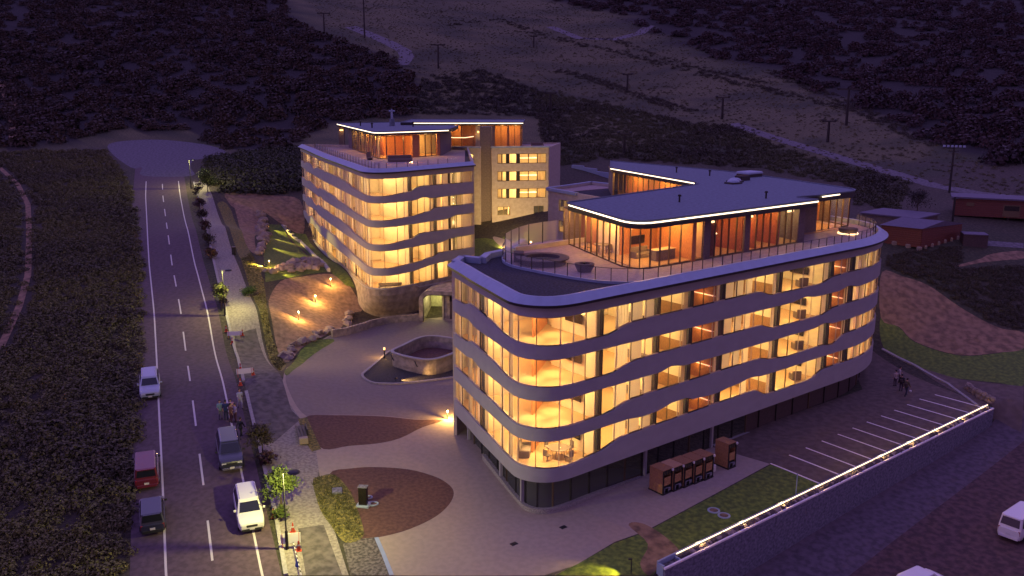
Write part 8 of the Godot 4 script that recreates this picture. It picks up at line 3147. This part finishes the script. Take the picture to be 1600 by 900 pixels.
func wall_tv(label: String, p: Vector2, y: float, along: Vector2, wide: float, group: String) -> void:
	var f := Basis(V(along, 0), Vector3.UP, V(along, 0).cross(Vector3.UP))
	var o := thing("wall_television", label, "television", V(p, y), 0.0, group)
	o.basis = f
	var mb := MB.new()
	mb.bevel_box(Vector3(0, 0.4, 0.05), Vector3(wide, 0.75, 0.06), 0.02)
	part("casing", mb, M.black, o)
	mb = MB.new()
	mb.box(Vector3(0, 0.4, 0.084), Vector3(wide - 0.06, 0.68, 0.006))
	part("screen", mb, M.tv, o)

func sofa(label: String, p: Vector2, y: float, turn: float, wide: float, group: String) -> void:
	var o := thing("sofa", label, "sofa", V(p, y), turn, group)
	var mb := MB.new()
	mb.bevel_box(Vector3(0, 0.22, 0), Vector3(wide, 0.4, 0.85), 0.06)
	part("seat", mb, M.sofa, o)
	mb = MB.new()
	mb.bevel_box(Vector3(0, 0.55, -0.38), Vector3(wide, 0.7, 0.18), 0.06)
	part("backrest", mb, M.sofa, o)
	for s: float in [-1, 1]:
		mb = MB.new()
		mb.bevel_box(Vector3(s * (wide * 0.5 - 0.08), 0.42, 0.02), Vector3(0.16, 0.36, 0.8), 0.05)
		part("armrest", mb, M.sofa, o)

func table_set(label: String, p: Vector2, y: float, turn: float, chair_words: Array, group: String) -> void:
	var o := thing("dining_table", label, "table", V(p, y), turn, "")
	var mb := MB.new()
	mb.lathe(PackedVector2Array([Vector2(0.78, 0.70), Vector2(0.80, 0.72), Vector2(0.80, 0.745), Vector2(0, 0.75)]), Vector3.ZERO, 20)
	part("tabletop", mb, M.sofa, o)
	for k in 4:
		mb = MB.new()
		var t := PI * 0.25 + k * PI * 0.5
		mb.cyl(Vector3(cos(t) * 0.5, 0, sin(t) * 0.5), Vector3(cos(t) * 0.42, 0.71, sin(t) * 0.42), 0.03, 0.035, 6)
		part("leg", mb, M.sofa, o)
	for k in chair_words.size():
		var t := turn + k * TAU / chair_words.size() + 0.4
		var c := thing("dining_chair", chair_words[k], "chair", V(p + Vector2(sin(t), cos(t)) * 1.15, y), t + PI, group)
		mb = MB.new()
		mb.bevel_box(Vector3(0, 0.44, 0), Vector3(0.46, 0.07, 0.46), 0.02)
		part("seat", mb, M.sofa, c)
		mb = MB.new()
		mb.bevel_box(Vector3(0, 0.70, -0.22), Vector3(0.44, 0.48, 0.05), 0.015)
		part("backrest", mb, M.sofa, c)
		for q: Vector2 in [Vector2(-1, -1), Vector2(1, -1), Vector2(-1, 1), Vector2(1, 1)]:
			mb = MB.new()
			mb.cyl(Vector3(q.x * 0.19, 0, q.y * 0.19), Vector3(q.x * 0.18, 0.42, q.y * 0.18), 0.018, 0.02, 5)
			part("leg", mb, M.sofa, c)

func furniture():
	var nth := ["top lit floor", "second lit floor down", "third lit floor down", "lowest lit floor"]
	for r in 4:
		var y: float = F_HEADS[r] - 2.5
		wall_tv("dark wall television behind the rounded corner glass, front building's " + nth[r], W(-0.10, -2.6), y + 0.9, BX, 1.9, "televisions in the front building's corner rooms")
		wall_tv("dark wall television between two sofas, front building's " + nth[r], W(29.40, -3.2), y + 0.75, BX, 2.0, "televisions in the wide living rooms")
		sofa("dark sofa left of the television, front building's " + nth[r], W(27.6, -1.7), y, 0.674 + 2.6, 0.9, "sofas in the wide living rooms")
		sofa("dark sofa right of the television, front building's " + nth[r], W(28.3, -5.2), y, 0.674 - 0.5, 1.0, "sofas in the wide living rooms")
		var d := thing("side_desk", "dark desk just right of the rounded corner, front building's " + nth[r], "desk", V(W(1.6, -2.6), y), 0.674, "desks right of the corner rooms")
		var mb := MB.new()
		mb.bevel_box(Vector3(0, 0.73, 0), Vector3(1.3, 0.05, 0.6), 0.015)
		part("tabletop", mb, M.sofa, d)
		for s: float in [-1, 1]:
			mb = MB.new()
			mb.box(Vector3(s * 0.55, 0.35, 0), Vector3(0.06, 0.70, 0.5))
			part("leg", mb, M.sofa, d)
	table_set("round dark dining table behind the rounded corner glass of the front building's lowest lit floor", W(-2.0, -2.0), 3.5, 0.3, ["dark dining chair far left of the round table behind the corner glass", "dark dining chair near left of the round table behind the corner glass", "dark dining chair near right of the round table behind the corner glass", "dark dining chair far right of the round table behind the corner glass"], "dining chairs in the lowest corner room")
	sofa("reddish grey sofa against the timber wall in the front building's lowest lit corner room", W(-3.6, -4.0), 3.5, 0.674 + 0.8, 1.8, "")
	for r in 4:
		var y: float = B_HEADS[r] - 2.5
		wall_tv("dark wall screen in the back building's corner room, " + ["top floor", "second floor down", "third floor down", "fourth floor down"][r], Vector2(-14.85, -115.65), y + 0.75, Vector2(0.707, -0.707), 2.6, "dark screens in the back building's corner rooms")
	sofa("long dark sofa behind the corner glass of the back building's lowest lit floor", Vector2(-15.6, -109.8), 5.2, 0.2, 3.0, "")
	# penthouse
	var y := 15.99
	sofa("orange grey sofa near the corner glass of the front penthouse", W(12.9, -8.2), y, 0.674, 2.2, "")
	wall_tv("dark wall television on the timber wall of the front penthouse, seen through the corner glass", W(14.2, -9.98), y + 0.8, AX, 1.8, "")
	var k := thing("kitchen_counter", "dark kitchen counter with a pale top behind the front penthouse's long glass wall", "counter", V(W(13.6, -6.4), y), 0.674)
	var mb := MB.new()
	mb.bevel_box(Vector3(0, 0.45, 0), Vector3(2.4, 0.88, 0.8), 0.02)
	part("cabinet", mb, M.dark_wall, k)
	mb = MB.new()
	mb.bevel_box(Vector3(0, 0.91, 0), Vector3(2.5, 0.05, 0.9), 0.015)
	part("worktop", mb, M.pale_frame, k)
	table_set("round dining table in the left part of the front penthouse", W(11.9, -12.0), y, 0.0, ["dark chair on the far side of the front penthouse's dining table", "dark chair at the near left of the front penthouse's dining table", "dark chair at the near right of the front penthouse's dining table"], "dining chairs in the front penthouse")
	var bl := thing("lounge_chair", "dark lounge chair on the terrace before the back building's penthouse glass, left of its corner", "chair", Vector3(-20.6, 20.42, -127.8), 0.6, "lounge chairs on the back terrace")
	mb = MB.new()
	mb.bevel_box(Vector3(0, 0.3, 0), Vector3(0.7, 0.14, 0.8), 0.03)
	part("seat", mb, M.sofa, bl)
	mb = MB.new()
	mb.bevel_box(Vector3(0, 0.75, -0.35), Vector3(0.7, 0.9, 0.12), 0.03)
	part("backrest", mb, M.sofa, bl)
	mb = MB.new()
	mb.box(Vector3(0, 0.12, 0), Vector3(0.6, 0.24, 0.6))
	part("base", mb, M.dark_metal, bl)
	sofa("long low dark sofa on the terrace in front of the back penthouse's corner glass", Vector2(-15.8, -124.4), 20.42, 0.3, 3.4, "")
	sofa("wooden bench sofa on the far right terrace of the rear apartment block", Vector2(4.4, -155.4), 20.52, 0.1, 2.2, "")

# ------------------------------------------------------------------ ski lift on the slopes

func pylon(label: String, at: Vector2, high: float, turn: float) -> void:
	var o := thing("lift_pylon", label, "lift pylon", on_ground(at, -0.2), turn, "lift pylons on the slopes")
	var mb := MB.new()
	mb.cyl(Vector3.ZERO, Vector3(0, high, 0), 0.34, 0.24, 10)
	part("mast", mb, M.dark_metal, o)
	mb = MB.new()
	mb.box(Vector3(0, high, 0), Vector3(high * 0.62, 0.34, 0.34))
	part("crossarm", mb, M.dark_metal, o)
	for s: float in [-1, 1]:
		mb = MB.new()
		for k in 4:
			mb.cyl(Vector3(s * high * 0.29 - 0.06, high + 0.28, -0.75 + k * 0.5), Vector3(s * high * 0.29 + 0.06, high + 0.28, -0.75 + k * 0.5), 0.2, 0.2, 8)
		mb.box(Vector3(s * high * 0.29, high + 0.2, 0), Vector3(0.08, 0.14, 1.9))
		part("sheave_train", mb, M.dark_metal, o)
	mb = MB.new()
	for k in int(high / 0.5):
		mb.box(Vector3(0, 0.4 + k * 0.5, 0.36), Vector3(0.34, 0.04, 0.04))
	part("ladder", mb, M.dark_metal, o)

func ski_lift():
	pylon("dark T shaped lift pylon on the slope straight above the back building's penthouse", Vector2(-24.16, -294.83), 7.6, 0.1)
	pylon("dark T shaped lift pylon high on the slope, left of the bare pole", Vector2(-72.78, -352.49), 7.8, 0.1)
	pylon("small lift pylon on the slope above the gap between the two buildings", Vector2(33.53, -262.14), 4.8, -0.5)
	pylon("small lift pylon in the middle of the right slope beside a lone bush", Vector2(51.99, -221.21), 5.4, -0.5)
	pylon("small lift pylon on the right slope above the pale track", Vector2(68.09, -191.55), 4.6, -0.5)
	pylon("lift pylon with a wide head at the edge of the dark right forest", Vector2(77.71, -207.34), 8.4, -0.5)
	pylon("lift pylon among the bushes just above the front building's far terrace", Vector2(23.91, -189.12), 4.6, -0.4)
	pylon("small lift pylon in the bushes above the rear apartment block's right end", Vector2(10.1, -236.95), 5.2, -0.3)
	pylon("tiny lift pylon high on the middle of the slope", Vector2(7.71, -328.07), 4.0, 0.0)
	var o := thing("bare_pole", "tall bare utility pole at the top of the slope by the winding track", "pole", on_ground(Vector2(-55.9, -344.31)))
	var mb := MB.new()
	mb.cyl(Vector3.ZERO, Vector3(0, 19.0, 0), 0.34, 0.2, 10)
	part("mast", mb, M.dark_metal, o)
	mb = MB.new()
	mb.box(Vector3(0, 18.4, 0), Vector3(2.4, 0.2, 0.2))
	part("crossarm", mb, M.dark_metal, o)
	o = thing("floodlight_mast", "tall floodlight mast with a row of unlit lamps above the red huts at the right", "floodlight mast", on_ground(Vector2(73.64, -147.64)), -0.5)
	mb = MB.new()
	mb.cyl(Vector3.ZERO, Vector3(0, 7.6, 0), 0.2, 0.13, 10)
	part("mast", mb, M.dark_metal, o)
	mb = MB.new()
	mb.box(Vector3(0, 7.5, 0), Vector3(3.4, 0.14, 0.14))
	mb.box(Vector3(0, 6.9, 0), Vector3(1.6, 0.12, 0.12))
	part("crossarm", mb, M.dark_metal, o)
	for k in 6:
		mb = MB.new()
		mb.bevel_box(Vector3(-1.5 + k * 0.6, 7.72, 0.15), Vector3(0.42, 0.32, 0.26), 0.05)
		part("floodlight", mb, M.coping, o)
	var pole := thing("timber_post", "dark short post at the left end of the long red hut", "post", on_ground(Vector2(64.3, -127.04)))
	mb = MB.new()
	mb.cyl(Vector3.ZERO, Vector3(0, 3.6, 0), 0.16, 0.13, 8)
	part("mast", mb, M.dark_metal, pole)
	mb = MB.new()
	mb.box(Vector3(0, 3.3, 0), Vector3(0.9, 0.14, 0.14))
	part("crossarm", mb, M.dark_metal, pole)
